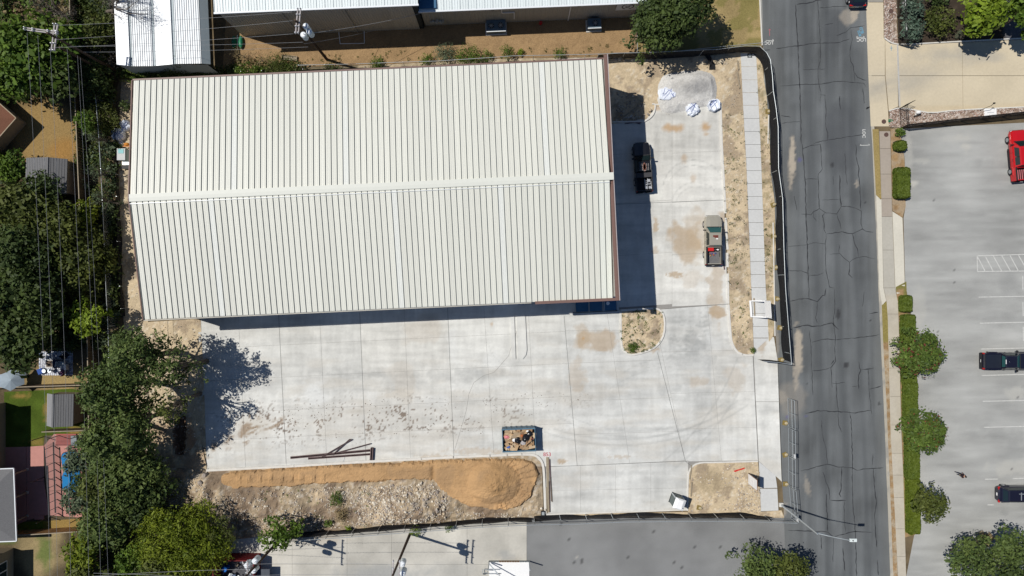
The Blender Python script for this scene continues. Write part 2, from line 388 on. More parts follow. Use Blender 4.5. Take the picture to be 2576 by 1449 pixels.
def street_col(X, Y):
    ax = X-(2210-.0*X) ; xe = 2178+(Y)*.0425
    xl = 1914+(Y)*.044
    t = (X-xl)/(xe-xl)
    C = np.array((.118, .126, .131))[None, :]*(1+.60*(fbm(X*1.0, Y/18, 9, 4, 2)-.5)+.75*(fbm(X, Y, 70, 4, 5)-.5))[:, None]
    edge = np.clip((t-.90)/.10, 0, 1)+.6*np.clip((.24-t)/.24, 0, 1)
    C = blend(C, (.175, .18, .175), .55*edge)
    wt = np.exp(-((t-.42)/.045)**2)+np.exp(-((t-.62)/.04)**2)+.8*np.exp(-((t-.80)/.03)**2)
    C = blend(C, (.062, .068, .074), .45*wt)
    C = blend(C, (.058, .062, .07), .5*blob(X, Y, 2120, 360, 50, 120, .6, .6, 4)+.4*blob(X, Y, 2100, 80, 36, 60, .5, .5, 3))
    for i, (cx, cy, rx, ry, a, r) in enumerate([(1993, 400, 9, 62, .95, 0), (1988, 430, 6, 60, .5, 0), (2009, 880, 13, 66, .9, -.05), (2002, 935, 9, 50, .6, 0), (2150, 34, 12, 26, .8, .2), (2132, 44, 22, 20, .45, .5), (2155, 462, 6, 12, .5, 0), (2030, 1225, 8, 34, .4, -.2), (1960, 1000, 26, 20, .3, 0), (1990, 1010, 40, 60, .25, 0), (1950, 860, 12, 60, .35, 0), (1965, 1280, 20, 26, .5, 0)]):
        C = blend(C, (.40, .35, .285), a*blob(X, Y, cx, cy, rx, ry, .35, .45, i, rot=r))
    for i, (cx, cy, rx, ry) in enumerate([(2094, 414, 5, 7), (2108, 790, 7, 18), (2189, 807, 3, 4), (2212, 1015, 5, 4), (2129, 918, 8, 10), (2031, 967, 3, 3), (2178, 510, 3, 3)]):
        C = blend(C, (.03, .03, .033), .8*blob(X, Y, cx, cy, rx, ry, .5, .4, i))
    C = blend(C, (.10, .095, .25), .6*blob(X, Y, 2012, 402, 7, 6, .4, .2, 1)+.5*blob(X, Y, 1981, 1048, 6, 6, .5, .3, 1)+.4*blob(X, Y, 2027, 1047, 6, 4, .5, .3, 1))
    return C
def lot_col(X, Y):
    C = np.array((.345, .347, .335))[None, :]*(1+.55*(fbm(X/1.7, Y, 75, 5, 3)-.5)+.40*(fbm(X/7, Y, 10, 4, 6)-.5))[:, None]
    for i, (cx, cy, rx, ry, a) in enumerate([(2470, 160+250, 60, 14, .3), (2460, 560, 110, 40, .2), (2540, 700, 50, 40, .45), (2530, 800, 60, 24, .3), (2520, 930, 60, 60, .3), (2500, 1090, 80, 22, .3), (2560, 1130, 50, 30, .35), (2455, 1060, 60, 30, .15), (2527, 1290, 14, 9, .45)]):
        C = blend(C, (.22, .225, .22), a*blob(X, Y, cx, cy, rx, ry, .7, .8, i))
    for i, (cx, cy, rx, ry, a) in enumerate([(2299, 462, 11, 11, .8), (2430, 369, 16, 10, .6), (2318, 405, 34, 8, .4), (2420, 345, 26, 8, .35), (2400, 350, 50, 10, .25), (2310, 770, 24, 60, .3), (2540, 1175, 60, 24, .5), (2560, 990, 30, 20, .5), (2310, 940, 30, 24, .2), (2285, 390, 12, 60, .35), (2430, 375, 5, 18, .4)]):
        C = blend(C, (.47, .46, .42), a*blob(X, Y, cx, cy, rx, ry, .4, .5, i+2))
    C = blend(C, (.08, .08, .08), .7*(fbm(X, Y, 5, 2, 1) > .93))
    return C
def drive_col(X, Y):
    C = np.array((.56, .485, .355))[None, :]*(1+.26*(fbm(X, Y, 70, 4, 1)-.5))[:, None]
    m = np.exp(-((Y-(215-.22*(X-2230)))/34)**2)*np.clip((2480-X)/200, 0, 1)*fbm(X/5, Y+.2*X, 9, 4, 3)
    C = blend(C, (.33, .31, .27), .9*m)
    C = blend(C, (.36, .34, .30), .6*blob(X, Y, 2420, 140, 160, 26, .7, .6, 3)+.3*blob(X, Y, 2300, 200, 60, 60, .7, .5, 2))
    C = blend(C, (.46, .34, .18), .35*np.exp(-((Y-(275-.03*(X-2300)))/5)**2)*(X > 2290))
    return C
def dirt_col(X, Y):
    C = np.array((.52, .42, .285))[None, :]*(1+.35*(fbm(X, Y, 40, 5, 2)-.5)+.35*(fbm(X, Y, 7, 3, 4)-.5))[:, None]
    C = blend(C, (.60, .53, .42), .8*(fbm(X, Y, 5, 2, 6) > .70)*(fbm(X, Y, 60, 2, 1) > .42))
    C = blend(C, (.26, .20, .145), .6*(fbm(X, Y, 30, 4, 7) > .62))
    return C
def rubble_col(X, Y):
    C = np.array((.38, .30, .205))[None, :]*(1+.9*(fbm(X, Y, 40, 5, 3)-.5)+.5*(fbm(X, Y, 8, 3, 4)-.5))[:, None]
    C = blend(C, (.50, .44, .36), .8*(fbm(X, Y, 6, 2, 6) > .64))
    C = blend(C, (.19, .135, .095), .75*np.clip((fbm(X, Y, 46, 4, 5)-.53)/.08, 0, 1))
    return C
def sand_col(X, Y):
    C = np.array((.45, .28, .14))[None, :]*(1+.5*(fbm(X/2.5, Y, 22, 4, 2)-.5))[:, None]
    C = blend(C, (.33, .215, .12), .55*np.clip((fbm(X, Y, 34, 4, 5)-.56)/.08, 0, 1))
    C = blend(C, (.36, .22, .105), .8*blob(X, Y, 1255, 1200, 34, 46, .5, .6, 2)+.8*blob(X, Y, 1090, 1187, 6, 22, .4, .3, 2))
    return C
def gravel_col(X, Y):
    C = np.array((.55, .54, .52))[None, :]*(1+.16*(fbm(X, Y, 24, 4, 2)-.5)+.12*(fbm(X, Y, 6, 3, 4)-.5))[:, None]
    return blend(C, (.31, .30, .29), .6*blob(X, Y, 1745, 222, 60, 22, .5, .5, 3))
def straw_col(X, Y):
    C = np.array((.31, .205, .108))[None, :]*(1+.35*(fbm(X, Y, 40, 5, 2)-.5)+.4*(fbm(X, Y/1.5, 5, 3, 4)-.5))[:, None]
    return C
def ground_col(X, Y):
    C = np.array((.105, .082, .05))[None, :]*(1+.6*(fbm(X, Y, 60, 5, 2)-.5)+.4*(fbm(X, Y, 9, 3, 4)-.5))[:, None]  # base tone kept dark to paint in deep shade beneath the western trees
    return C

# base ground: one sheet to the horizon, with a hole where the pit is dug
PIT = [(438, 1056), (444, 1047), (453, 1050), (461, 1045), (468, 1052), (466, 1063), (471, 1074), (467, 1088), (470, 1101), (464, 1112), (467, 1124), (461, 1134), (462, 1143), (452, 1150), (443, 1144), (440, 1131), (434, 1120), (438, 1104), (433, 1088), (438, 1072)]
def base_ground():
    outer = [(-12000, -12000), (14500, -12000), (14500, 13500), (-12000, 13500)]
    pts = [Vector(p) for p in outer]+[Vector(p) for p in PIT]
    vo, eo, fo, *_ = geometry.delaunay_2d_cdt(pts, [(4+i, 4+(i+1) % len(PIT)) for i in range(len(PIT))], [[0, 1, 2, 3]], 1, 1e-4)
    V = [((p.x-CX)/PXM, (CY-p.y)/PXM, -.06) for p in vo]; F = []
    for f in fo:
        c = sum((Vector(vo[i]) for i in f), Vector((0, 0)))/len(f)
        if inpoly(np.array([c.x]), np.array([c.y]), PIT)[0]: continue
        a, b, d = (V[f[i]] for i in range(3)); s = (b[0]-a[0])*(d[1]-a[1])-(b[1]-a[1])*(d[0]-a[0])
        F.append(tuple(f) if s > 0 else tuple(reversed(f)))
    me = bpy.data.meshes.new('ground'); me.from_pydata(V, [], F)
    me.materials.append(mat('open_ground', (.15, .115, .07), .95, var=.4, nscale=.6, bump=.8, bscale=6, spec=.1))
    setp(linkmesh('ground', me), kind='structure')
    m = MB(); n = len(PIT)
    for i in range(n):
        a = W(*PIT[i]); b = W(*PIT[(i+1) % n]); c = W(452, 1098)
        la = a.lerp(c, .22); lb = b.lerp(c, .22)
        m.quad((b.x, b.y, .02), (a.x, a.y, .02), (la.x, la.y, -1.1), (lb.x, lb.y, -1.1)); m.add([(la.x, la.y, -1.1), (lb.x, lb.y, -1.1), (c.x, c.y, -1.25)], [(0, 1, 2)])
    setp(m.build('excavated_pit', mat('pit_soil', (.22, .135, .085), .95, var=.5, nscale=4, bump=.6)), kind='structure')
base_ground()

# west and north open ground, drawn regions
def west_col(X, Y):
    C = ground_col(X, Y)
    C = blend(C, (.30, .20, .08), .9*blob(X, Y, 120, 340, 120, 110, .4, .3, 1))
    C = blend(C, (.32, .17, .05), .7*blob(X, Y, 160, 375, 50, 40, .6, .4, 1))
    C = blend(C, (.30, .21, .12), .8*blob(X, Y, 200, 60, 30, 70, .5, .5, 1))
    C = blend(C, (.34, .25, .11), .9*blob(X, Y, 150, 945, 100, 50, .4, .5, 2))
    C = blend(C, (.32, .25, .13), .9*blob(X, Y, 90, 1400, 120, 60, .5, .8, 3))
    C = blend(C, (.10, .15, .035), .8*blob(X, Y, 112, 1385, 24, 50, .5, .7, 3)+.6*blob(X, Y, 20, 1362, 40, 8, .5, .5, 3))
    return C
patch('west_yards', [(-250, -150), (300, -150), (300, 200), (262, 330), (280, 700), (300, 900), (330, 1200), (300, 1600), (-250, 1600)], -.035, west_col, M_GRASS, res=.45)
lawn = patch('green_lawn', [(10, 986), (180, 978), (214, 985), (216, 1092), (112, 1096), (108, 1124), (10, 1126)], -.02,
             lambda X, Y: blend(blend(const((.065, .10, .014), .5, 20, 2)(X, Y), (.25, .17, .05), blob(X, Y, 55, 995, 26, 9, .6, .7, 1)+blob(X, Y, 120, 1030, 12, 40, .6, .6, 1)+blob(X, Y, 190, 1080, 30, 12, .6, .6, 1)+.7*blob(X, Y, 90, 1112, 30, 12, .6, .6, 2)), (.10, .15, .018), 0*X), M_GRASS, res=.35)
patch('side_lawn', [(10, 1316), (125, 1310), (205, 1304), (207, 1332), (10, 1345)], -.02, lambda X, Y: blend(const((.11, .15, .02), .5, 20, 2)(X, Y), (.27, .18, .06), np.clip((X-105)/25, 0, 1)), M_GRASS, res=.35)
patch('straw_grass', [(570, 20), (1600, -20), (1604, 141), (1500, 143), (1290, 146), (1000, 160), (760, 168), (560, 178)], -.02, straw_col, M_GRASS, res=.3)
patch('verge_grass', [(1604, -60), (1912, -60), (1912, 0), (1917, 118), (1860, 118), (1604, 142)], -.02, lambda X, Y: blend(const((.31, .235, .11), .3, 30, 2)(X, Y), (.16, .15, .04), .6*(fbm(X, Y, 30, 4, 3) > .5)), M_GRASS, res=.3)
patch('site_dirt_west', [(305, 200), (345, 200), (372, 810), (505, 802), (515, 1010), (520, 1180), (470, 1190), (380, 1180), (330, 1000), (310, 800), (303, 640), (298, 400)], -.03,
      lambda X, Y: blend(dirt_col(X, Y), (.36, .20, .11), .8*blob(X, Y, 478, 1100, 18, 50, .5, .5, 3)), M_SOIL, res=.25, hole=PIT, hfn=lambda X, Y: .10*np.clip(edist(X, Y, PIT)/8, 0, 1)*fbm(X, Y, 12, 3, 2))
patch('north_margin', [(345, 196), (560, 178), (1000, 161), (1290, 147), (1540, 144), (1545, 160), (345, 215)], -.015, lambda X, Y: blend(dirt_col(X, Y), (.12, .10, .06), .8*(X < 900)+.3*(fbm(X, Y, 20, 3, 2) > .5)), M_SOIL, res=.3, hfn=lambda X, Y: .1*fbm(X, Y, 10, 3, 2))
patch('site_dirt_north', [(1500, 150), (1540, 149), (1640, 147), (1790, 140), (1860, 131), (1895, 132), (1915, 150), (1928, 240), (1935, 285), (1862, 285), (1815, 300), (1812, 262), (1650, 268), (1626, 300), (1540, 312), (1500, 312)], -.01,
      dirt_col, M_SOIL, res=.25, hfn=lambda X, Y: .18*fbm(X, Y, 30, 4, 2)*np.clip((300-Y)/60, .15, 1)*np.clip((1860-X)/40, .1, 1), skirt=.1)
patch('verge_dirt', [(1902, 138), (1912, 150), (1928, 240), (1935, 330), (1938, 432), (1948, 505), (1951, 624), (1946, 724), (1948, 800), (1945, 845), (1934, 860), (1926, 724), (1913, 362)], -.005,
      lambda X, Y: blend(dirt_col(X, Y), (.17, .15, .06), .4*(fbm(X, Y, 12, 3, 3) > .58)), M_SOIL, res=.22, hfn=lambda X, Y: .03+.05*fbm(X, Y, 8, 3, 2))
patch('south_margin', [(1345, 1296), (1908, 1284), (1912, 1288), (1966, 1284), (1978, 1312), (1340, 1326)], -.02, lambda X, Y: blend(dirt_col(X, Y), (.2, .16, .12), .4*(Y > 1300)), M_SOIL, res=.25)

# asphalt street
LE = [(1895, -400), (1914, 0), (1920, 110), (1926, 250), (1931, 362), (1936, 560), (1943, 724), (1956, 910), (1962, 1086), (1966, 1200), (1971, 1265), (1977, 1449), (1986, 1850)]
RE = [(2163, -400), (2178, 0), (2181, 110), (2187, 250), (2194, 362), (2203, 560), (2209.5, 724), (2218, 910), (2226, 1086), (2230, 1200), (2233, 1265), (2239.5, 1449), (2256, 1850)]
def off(line, d): return [(x+d, y) for x, y in line]
patch('street', LE+RE[::-1], 0.0, street_col, M_ROAD, res=.2)
patch('street_gutter', RE+off(RE, 8)[::-1], .006, lambda X, Y: blend(const((.40, .37, .31), .15, 30, 2)(X, Y), (.2, .2, .2), .5*(fbm(X, Y, 16, 3, 2) > .6)), M_CONC, res=.4)
patch('street_gutter_west', [(1904, -400), (1914, 0), (1920, 110), (1926, 250), (1926, 362), (1917, 0), (1908, -400)], .006, const((.33, .33, .31)), M_CONC, res=.5)
# cracks sealed with tar, traced on the road
def T(row, pts): return [(1932+x/4, 362.25*row+y/4) for x, y in pts]
CR = [T(0, [(280, 45), (283, 200), (300, 460), (310, 700), (325, 1050), (335, 1449)]), T(0, [(500, 0), (515, 250), (525, 430), (530, 600), (500, 690), (510, 850), (530, 930), (525, 1040)]), T(0, [(530, 950), (570, 960), (585, 1100), (580, 1270), (600, 1340), (600, 1410)]),
      T(0, [(285, 45), (420, 30), (490, 5), (540, 5)]), T(0, [(510, 82), (680, 65), (800, 65)]), T(0, [(80, 490), (300, 460), (510, 432), (700, 430), (820, 392)]), T(0, [(690, 360), (780, 325), (830, 280), (970, 258)]),
      T(0, [(835, 300), (845, 400), (825, 500), (830, 620), (855, 650), (875, 820)]), T(0, [(120, 865), (320, 850), (510, 850), (640, 825), (760, 818), (880, 830), (965, 835), (985, 875)]), T(0, [(350, 705), (575, 692)]), T(0, [(570, 252), (655, 235)]),
      T(0, [(455, 1447), (610, 1405), (760, 1385), (960, 1350)]), T(0, [(135, 1160), (230, 1180)]), T(0, [(135, 1240), (325, 1222)]), T(0, [(720, 965), (725, 1060), (735, 1110)]), T(0, [(870, 730), (900, 780), (990, 810)]), T(0, [(955, 890), (970, 1040)]),
      T(1, [(350, 45), (440, 10), (530, 5)]), T(1, [(527, 0), (545, 250), (505, 300), (510, 480), (518, 650)]), T(1, [(885, 0), (890, 150), (915, 250), (910, 310), (925, 420), (930, 580), (935, 660)]), T(1, [(775, 90), (785, 320), (800, 410)]), T(1, [(720, 310), (725, 500), (735, 630)]),
      T(1, [(335, 705), (430, 710), (460, 680), (518, 650), (560, 680), (580, 695), (690, 700), (735, 633), (795, 625), (880, 645), (935, 670), (940, 720), (935, 800), (955, 855)]), T(1, [(460, 680), (455, 730), (490, 780)]), T(1, [(575, 695), (550, 725), (565, 800), (560, 860), (585, 905)]),
      T(1, [(690, 700), (705, 750), (725, 800), (735, 855)]), T(1, [(585, 905), (740, 885), (850, 903), (950, 857), (980, 880), (1060, 888)]), T(1, [(585, 905), (578, 1000), (580, 1240), (600, 1350), (620, 1440), (660, 1449)]), T(1, [(850, 903), (860, 970), (900, 1060), (912, 1135)]),
      T(1, [(195, 1030), (390, 1015), (460, 992), (580, 1005)]), T(1, [(620, 1110), (720, 1105), (780, 1165), (820, 1190), (880, 1145), (960, 1130), (1080, 1155)]), T(1, [(820, 1190), (815, 1310), (850, 1348)]), T(1, [(210, 1275), (330, 1278), (410, 1305)]), T(1, [(415, 1318), (500, 1318), (560, 1295)]),
      T(1, [(345, 0), (375, 400), (390, 900), (410, 1449)]), T(1, [(715, 1010), (715, 1100)]), T(1, [(265, 525), (290, 665)]), T(1, [(370, 353), (500, 353)]), T(1, [(545, 563), (720, 560)]), T(1, [(655, 320), (657, 410)]),
      T(2, [(412, 0), (415, 110)]), T(2, [(225, 130), (370, 103), (495, 135), (545, 75), (575, 70), (585, 0)]), T(2, [(495, 135), (490, 250), (480, 300), (495, 355)]), T(2, [(665, 0), (675, 190), (655, 330), (672, 420), (680, 510), (670, 640), (680, 740), (635, 800), (645, 1000)]),
      T(2, [(260, 398), (400, 372), (440, 385), (530, 380), (645, 352), (712, 418)]), T(2, [(440, 545), (570, 512), (680, 520), (900, 500), (1050, 485), (1120, 465)]), T(2, [(415, 430), (430, 560), (440, 800), (450, 1080)]), T(2, [(445, 835), (560, 822), (630, 798)]), T(2, [(635, 770), (670, 720)]),
      T(2, [(680, 930), (700, 1180), (710, 1380), (740, 1449)]), T(2, [(645, 960), (700, 962), (775, 948)]), T(2, [(915, 735), (920, 800), (935, 825), (908, 880), (912, 1020)]), T(2, [(935, 825), (1065, 805)]), T(2, [(1010, 820), (1015, 1020), (1045, 1265)]), T(2, [(1020, 1020), (1140, 985)]), T(2, [(845, 992), (905, 985)]),
      T(2, [(375, 1262), (500, 1235), (700, 1243), (880, 1255), (1035, 1230)]), T(2, [(820, 1245), (835, 1330), (845, 1449)]), T(2, [(540, 1330), (545, 1449)]), T(2, [(970, 40), (950, 185)]), T(2, [(1020, 258), (1110, 245)]),
      T(3, [(545, 0), (560, 90), (585, 160), (597, 325)]), T(3, [(330, 390), (400, 380), (490, 350), (597, 325), (700, 350), (845, 360), (895, 385), (980, 370), (1160, 358)]), T(3, [(840, 0), (850, 300), (848, 600), (860, 800), (880, 1000), (890, 1449)]), T(3, [(740, 355), (735, 590), (715, 620), (735, 655)]),
      T(3, [(555, 400), (580, 500), (615, 570), (620, 680)]), T(3, [(630, 688), (785, 688)]), T(3, [(765, 690), (765, 850), (778, 1005)]), T(3, [(585, 620), (595, 850), (602, 1000)]), T(3, [(1060, 370), (1070, 550), (1090, 720), (1070, 850), (1095, 1160)]), T(3, [(200, 990), (400, 995), (600, 1005), (665, 1055), (800, 1015), (880, 1000), (1040, 1010)]),
      T(3, [(530, 1040), (540, 1180)]), T(3, [(660, 1060), (655, 1310)]), T(3, [(750, 1170), (775, 1400)]), T(3, [(1055, 220), (1050, 330)]), T(3, [(1100, 1290), (1110, 1440)])]
def cracks():
    m = MB(); r = random.Random(3)
    for pl in CR:
        P = []
        for a, b in zip(pl[:-1], pl[1:]):
            L = math.hypot(b[0]-a[0], b[1]-a[1]); k = max(1, int(L/7))
            for j in range(k): P.append((a[0]+(b[0]-a[0])*j/k+r.uniform(-.9, .9), a[1]+(b[1]-a[1])*j/k+r.uniform(-.9, .9)))
        P.append(pl[-1]); w0 = r.uniform(.022, .05); V = []
        for i, p in enumerate(P):
            q = P[min(i+1, len(P)-1)]; o = P[max(i-1, 0)]; d = Vector((q[0]-o[0], -(q[1]-o[1])))
            if d.length < 1e-6: d = Vector((1, 0))
            d.normalize(); n_ = Vector((-d.y, d.x)); c = W(*p); w = w0*r.uniform(.5, 1.5)*(.4 if i in (0, len(P)-1) else 1)
            V += [(c.x+n_.x*w, c.y+n_.y*w, .005), (c.x-n_.x*w, c.y-n_.y*w, .005)]
        m.add(V, [(2*i, 2*i+1, 2*i+3, 2*i+2) for i in range(len(P)-1)])
    setp(m.build('sealed_cracks', M_TAR), kind='structure')
cracks()
hc = MB(); hp = [(1316, 790), (1286, 868), (1280, 895), (1244, 937), (1216, 945), (1191, 962), (1181, 990), (1174, 1032), (1156, 1087), (1142, 1135)]
hp = [(x+math.sin(i*1.7)*1.5, y) for i, (x, y) in enumerate(hp)]
hc.path([Vector((W(*p).x, W(*p).y, .0)) for p in hp], .018, 4); setp(hc.build('hairline_crack', mat('hairline', (.30, .29, .27), .9)), kind='structure')

# right side of the street: strips, sidewalk slabs, apron, driveway, parking lot
patch('tree_lawn_strip', [(2194.5, 325), (2210, 325), (2217, 500), (2215, 502), (2203.5, 490)], .02, lambda X, Y: blend(straw_col(X, Y), (.30, .26, .08), .5+0*X), M_GRASS, res=.3)
patch('tree_lawn_strip', [(2218, 768), (2230, 758), (2233, 800), (2240, 1000), (2248, 1200), (2258, 1449), (2270, 1800), (2256, 1800), (2247, 1449), (2238, 1200), (2229, 1000), (2221, 850)], .02,
      lambda X, Y: blend(blend(straw_col(X, Y), (.24, .21, .06), .8*(Y < 860)), (.42, .36, .27), .7*(fbm(X, Y, 8, 3, 3) > .55)*(Y > 880)), M_GRASS, res=.3)
old_walk = thing('old_sidewalk', None, None, kind='structure')
def walk(par, left, right, cuts, z, colfn, m, thick=.12, gap=.03, nm='slab', res=.4):
    def at(line, y):
        for a, b in zip(line[:-1], line[1:]):
            if a[1] <= y <= b[1]: t = (y-a[1])/(b[1]-a[1]); return a[0]+(b[0]-a[0])*t
        return line[-1][0] if y > line[-1][1] else line[0][0]
    g = gap*PXM/2
    for a, b in zip(cuts[:-1], cuts[1:]):
        ys = [a+g]+[p[1] for p in left if a+g < p[1] < b-g]+[b-g]
        poly = [(at(left, y), y) for y in ys]+[(at(right, y), y) for y in reversed(ys)]
        patch(nm, poly, z, colfn, m, res=res, skirt=thick, parent=par)
OWL = [(2212, 325), (2217, 500), (2223, 724), (2230, 758), (2233, 800), (2240, 1086), (2246, 1200), (2259, 1449), (2270, 1800)]
OWR = [(2239, 325), (2244, 545), (2251, 724), (2258, 758), (2260, 800), (2267, 1086), (2272, 1200), (2279, 1449), (2290, 1800)]
walk(old_walk, OWL, OWR, [330, 374, 438, 500, 545, 629, 724, 790, 855, 926, 997, 1069, 1140, 1195, 1251, 1330, 1400, 1470, 1560], .035,
     lambda X, Y: blend(blend(old_conc(X, Y), (.31, .26, .22), .7*(Y < 545)), (.40, .39, .35), .6*((Y > 545) & (Y < 740))), M_CONC)
apr = thing('old_apron', None, None, kind='structure')
AP = lambda X, Y: const((.58, .55, .47), .08, 40, 2)(X, Y)
for pl in ([(2204, 492), (2217, 502), (2222, 724), (2229, 757), (2219, 768), (2212, 724)], [(2245, 532), (2270, 548), (2273, 620), (2276, 722), (2260, 757), (2252.5, 724)]):
    patch('slab', smooth_poly(pl, 0), .02, AP, M_CONC, res=.5, skirt=.1, parent=apr)
patch('planting_bed', [(2240, 325), (2262, 322), (2275, 400), (2278, 520), (2270, 548), (2245, 530)], .0, lambda X, Y: blend(straw_col(X, Y), (.38, .32, .24), .5*(fbm(X, Y, 12, 3, 3) > .5)), M_SOIL, res=.3, hfn=lambda X, Y: .05*fbm(X, Y, 8, 2, 1))
patch('planting_bed', [(2253, 722), (2280, 708), (2282, 790), (2297, 960), (2306, 1330), (2302, 1345), (2276, 1352), (2261, 800)], .0, lambda X, Y: blend(straw_col(X, Y), (.13, .15, .03), .7*(fbm(X, Y, 12, 3, 3) > .5)), M_SOIL, res=.3, hfn=lambda X, Y: .05*fbm(X, Y, 8, 2, 1))
lot = thing('parking_lot', None, None, kind='structure')
LX = [2263, 2600+560]
patch('slab', [(2264, 324), (2850, 295), (2850, 1780), (2291, 1800), (2280, 1449), (2300, 1345), (2306, 1330), (2297, 960), (2293, 800), (2277, 710), (2273, 550), (2278, 520), (2276, 400)], -.004, lot_col, M_ROAD, res=.24, parent=lot)
drv = thing('driveway', None, None, kind='structure')
for pl in ([(2179, 6), (2222, 6), (2223, 97), (2226, 100), (2226, 190), (2184.5, 190)], [(2184.5, 191), (2226, 191), (2234, 280), (2236, 318), (2190.5, 318)], [(2227, 101), (2240, 110), (2256, 113), (2258, 190), (2259, 268), (2236, 278), (2228, 191)],
           [(2259, 114), (2420, 107), (2421, 190), (2260, 190)], [(2421, 107), (2580, 99), (2850, 88), (2850, 190), (2422, 190)], [(2260, 191), (2421, 191), (2422, 275), (2400, 276), (2340, 284), (2305, 276), (2262, 270)], [(2422, 191), (2850, 191), (2850, 255), (2580, 268), (2423, 275)]):
    patch('slab', pl, .012, drive_col, M_CONC, res=.35, skirt=.1, parent=drv)
patch('north_walk', [(2179, -200), (2221, -200), (2221.5, 5), (2179, 5)], .012, const((.30, .28, .25)), M_CONC, res=.6)
m = MB()
a, b = W(2256.5, 112), W(2262, 268); m.bar((a.x, a.y, .02), (b.x, b.y, .02), .10, .06); a, b = W(2258.5, 112), W(2264.5, 268); m.bar((a.x, a.y, .02), (b.x, b.y, .02), .06, .05)
setp(m.build('drain_rail', mat('rail_grey', (.45, .44, .42), .6)), kind='structure')
def rock_bed(poly, n, nm, label, seed):
    """decorative rock: one bed with its stones"""
    r = random.Random(seed); o = patch(nm, poly, .0, lambda X, Y: blend(const((.27, .20, .155), .5, 6, 3)(X, Y), (.55, .48, .42), .7*(fbm(X, Y, 5, 2, 4) > .56)), mat('rock_mulch', rough=.9, attr=True, var=.45, nscale=8, bump=1, bscale=9), res=.16, hfn=lambda X, Y: .1*fbm(X, Y, 4, 2, 3), kind='stuff')
    return o
rock_bed([(2222, -200), (2252, -200), (2255, 60), (2258, 111), (2240, 107), (2224, 95)], 0, 'rock_bed', '', 1)
rock_bed([(2237, 279), (2262, 272), (2305, 279), (2340, 287), (2400, 279), (2580, 271), (2850, 258), (2850, 272), (2576, 287), (2400, 305), (2265, 321), (2237, 320)], 0, 'rock_bed', '', 2)
patch('garden_soil', [(2256, -200), (2850, -200), (2850, 80), (2576, 98), (2420, 104), (2260, 110)], .0, lambda X, Y: blend(const((.05, .038, .028), .5, 10, 3)(X, Y), (.10, .10, .11), 1.0*(X > 2525)), M_SOIL, res=.5, hfn=lambda X, Y: .05*fbm(X, Y, 8, 2, 1))

# south surfaces
patch('south_asphalt_lot', [(1325, 1305), (1500, 1302), (1974, 1303), (1977, 1449), (1986, 1850), (1327, 1850)], -.002,
      lambda X, Y: blend(blend(np.array((.20, .203, .203))[None, :]*(1+.7*(fbm(X, Y, 80, 4, 2)-.5)+.1*(fbm(X/5, Y, 14, 3, 2)-.5))[:, None], (.05, .05, .05), .8*(fbm(X, Y, 4, 2, 4) > .86)), (.36, .35, .32), .9*blob(X, Y, 1450, 1402, 3, 5, .4, .2, 1)), M_ROAD, res=.3)
lane = thing('south_concrete_lane', None, None, kind='structure')
LC = lambda X, Y: blend(blend(np.array((.50, .48, .43))[None, :]*(1+.7*(fbm(X, Y, 60, 4, 2)-.5))[:, None], (.30, .31, .31), .6*blob(X, Y, 960, 1445, 130, 30, .4, .4, 1)+.3*blob(X, Y, 1120, 1440, 150, 30, .6, .7, 3)+.5*blob(X, Y, 1270, 1400, 26, 14, .6, 1, 3)), (.38, .33, .26), .5*blob(X, Y, 800, 1352, 110, 16, .5, .6, 4))
for xa, xb in ((560, 640), (640, 735), (735, 873), (873, 985), (985, 1175), (1175, 1325)):
    for ya, yb in ((0, 1), (1, 2)):
        t0 = lambda x: 1346-.062*(x-700)
        y0 = (lambda x: t0(x)) if ya == 0 else (lambda x: 1420); y1 = (lambda x: 1420) if ya == 0 else (lambda x: 1800)
        patch('slab', [(xa+.2, y0(xa)+.2), (xb-.2, y0(xb)+.2), (xb-.2, y1(xb)-.2), (xa+.2, y1(xa)-.2)], 0.0, LC, M_CONC, res=.4, skirt=.1, parent=lane)

# new concrete yard, slab by slab
patch('slab_bed', [(497, 776), (1535, 730), (1535, 300), (1626, 304), (1650, 266), (1812, 261), (1832, 766), (1840, 862), (1866, 891), (1896, 888), (1935, 846), (1947, 848), (1957, 912), (1962, 1086), (1968, 1212), (1951, 1197), (1908, 1161), (1765, 1166), (1734, 1185), (1731, 1284), (1373, 1293), (1366, 1180), (1345, 1148), (1300, 1144), (520, 1184)], -.022, const((.26, .25, .235)), M_CONC, res=2.0)
yard = thing('concrete_yard', None, None, kind='structure')
def isect(l1, l2):
    (x1, y1), (x2, y2) = l1; (x3, y3), (x4, y4) = l2
    d = (x1-x2)*(y3-y4)-(y1-y2)*(x3-x4); a = x1*y2-y1*x2; b = x3*y4-y3*x4
    return ((a*(x3-x4)-(x1-x2)*b)/d, (a*(y3-y4)-(y1-y2)*b)/d)
def cell(lines, gap=.05):
    L, T_, R, B = lines; p = [isect(L, T_), isect(T_, R), isect(R, B), isect(B, L)]
    cx = sum(q[0] for q in p)/4; cy = sum(q[1] for q in p)/4; g = gap*PXM/2
    out = []
    for x, y in p: out.append((x+(g if x < cx else -g), y+(g if y < cy else -g)))
    return out
Jc = [((497, 807), (516, 1183)), ((600, 800), (618, 1179)), ((701, 795), (720, 1165)), ((804, 790), (822, 1160)), ((905, 787), (921, 1165)), ((1017, 781), (1033, 1158)), ((1126, 775), (1142, 1150)), ((1219, 800), (1243, 1150)), ((1330, 795), (1348, 1150)), ((1419, 795), (1452, 1172))]
Rc = [((497, 776), (1560, 735)), ((497, 878), (1288, 840)), ((497, 959), (1288, 921)), ((497, 1042), (1288, 1004)), ((497, 1110), (1288, 1072)), ((497, 1190), (1450, 1172))]
GAPS = lambda i: .022
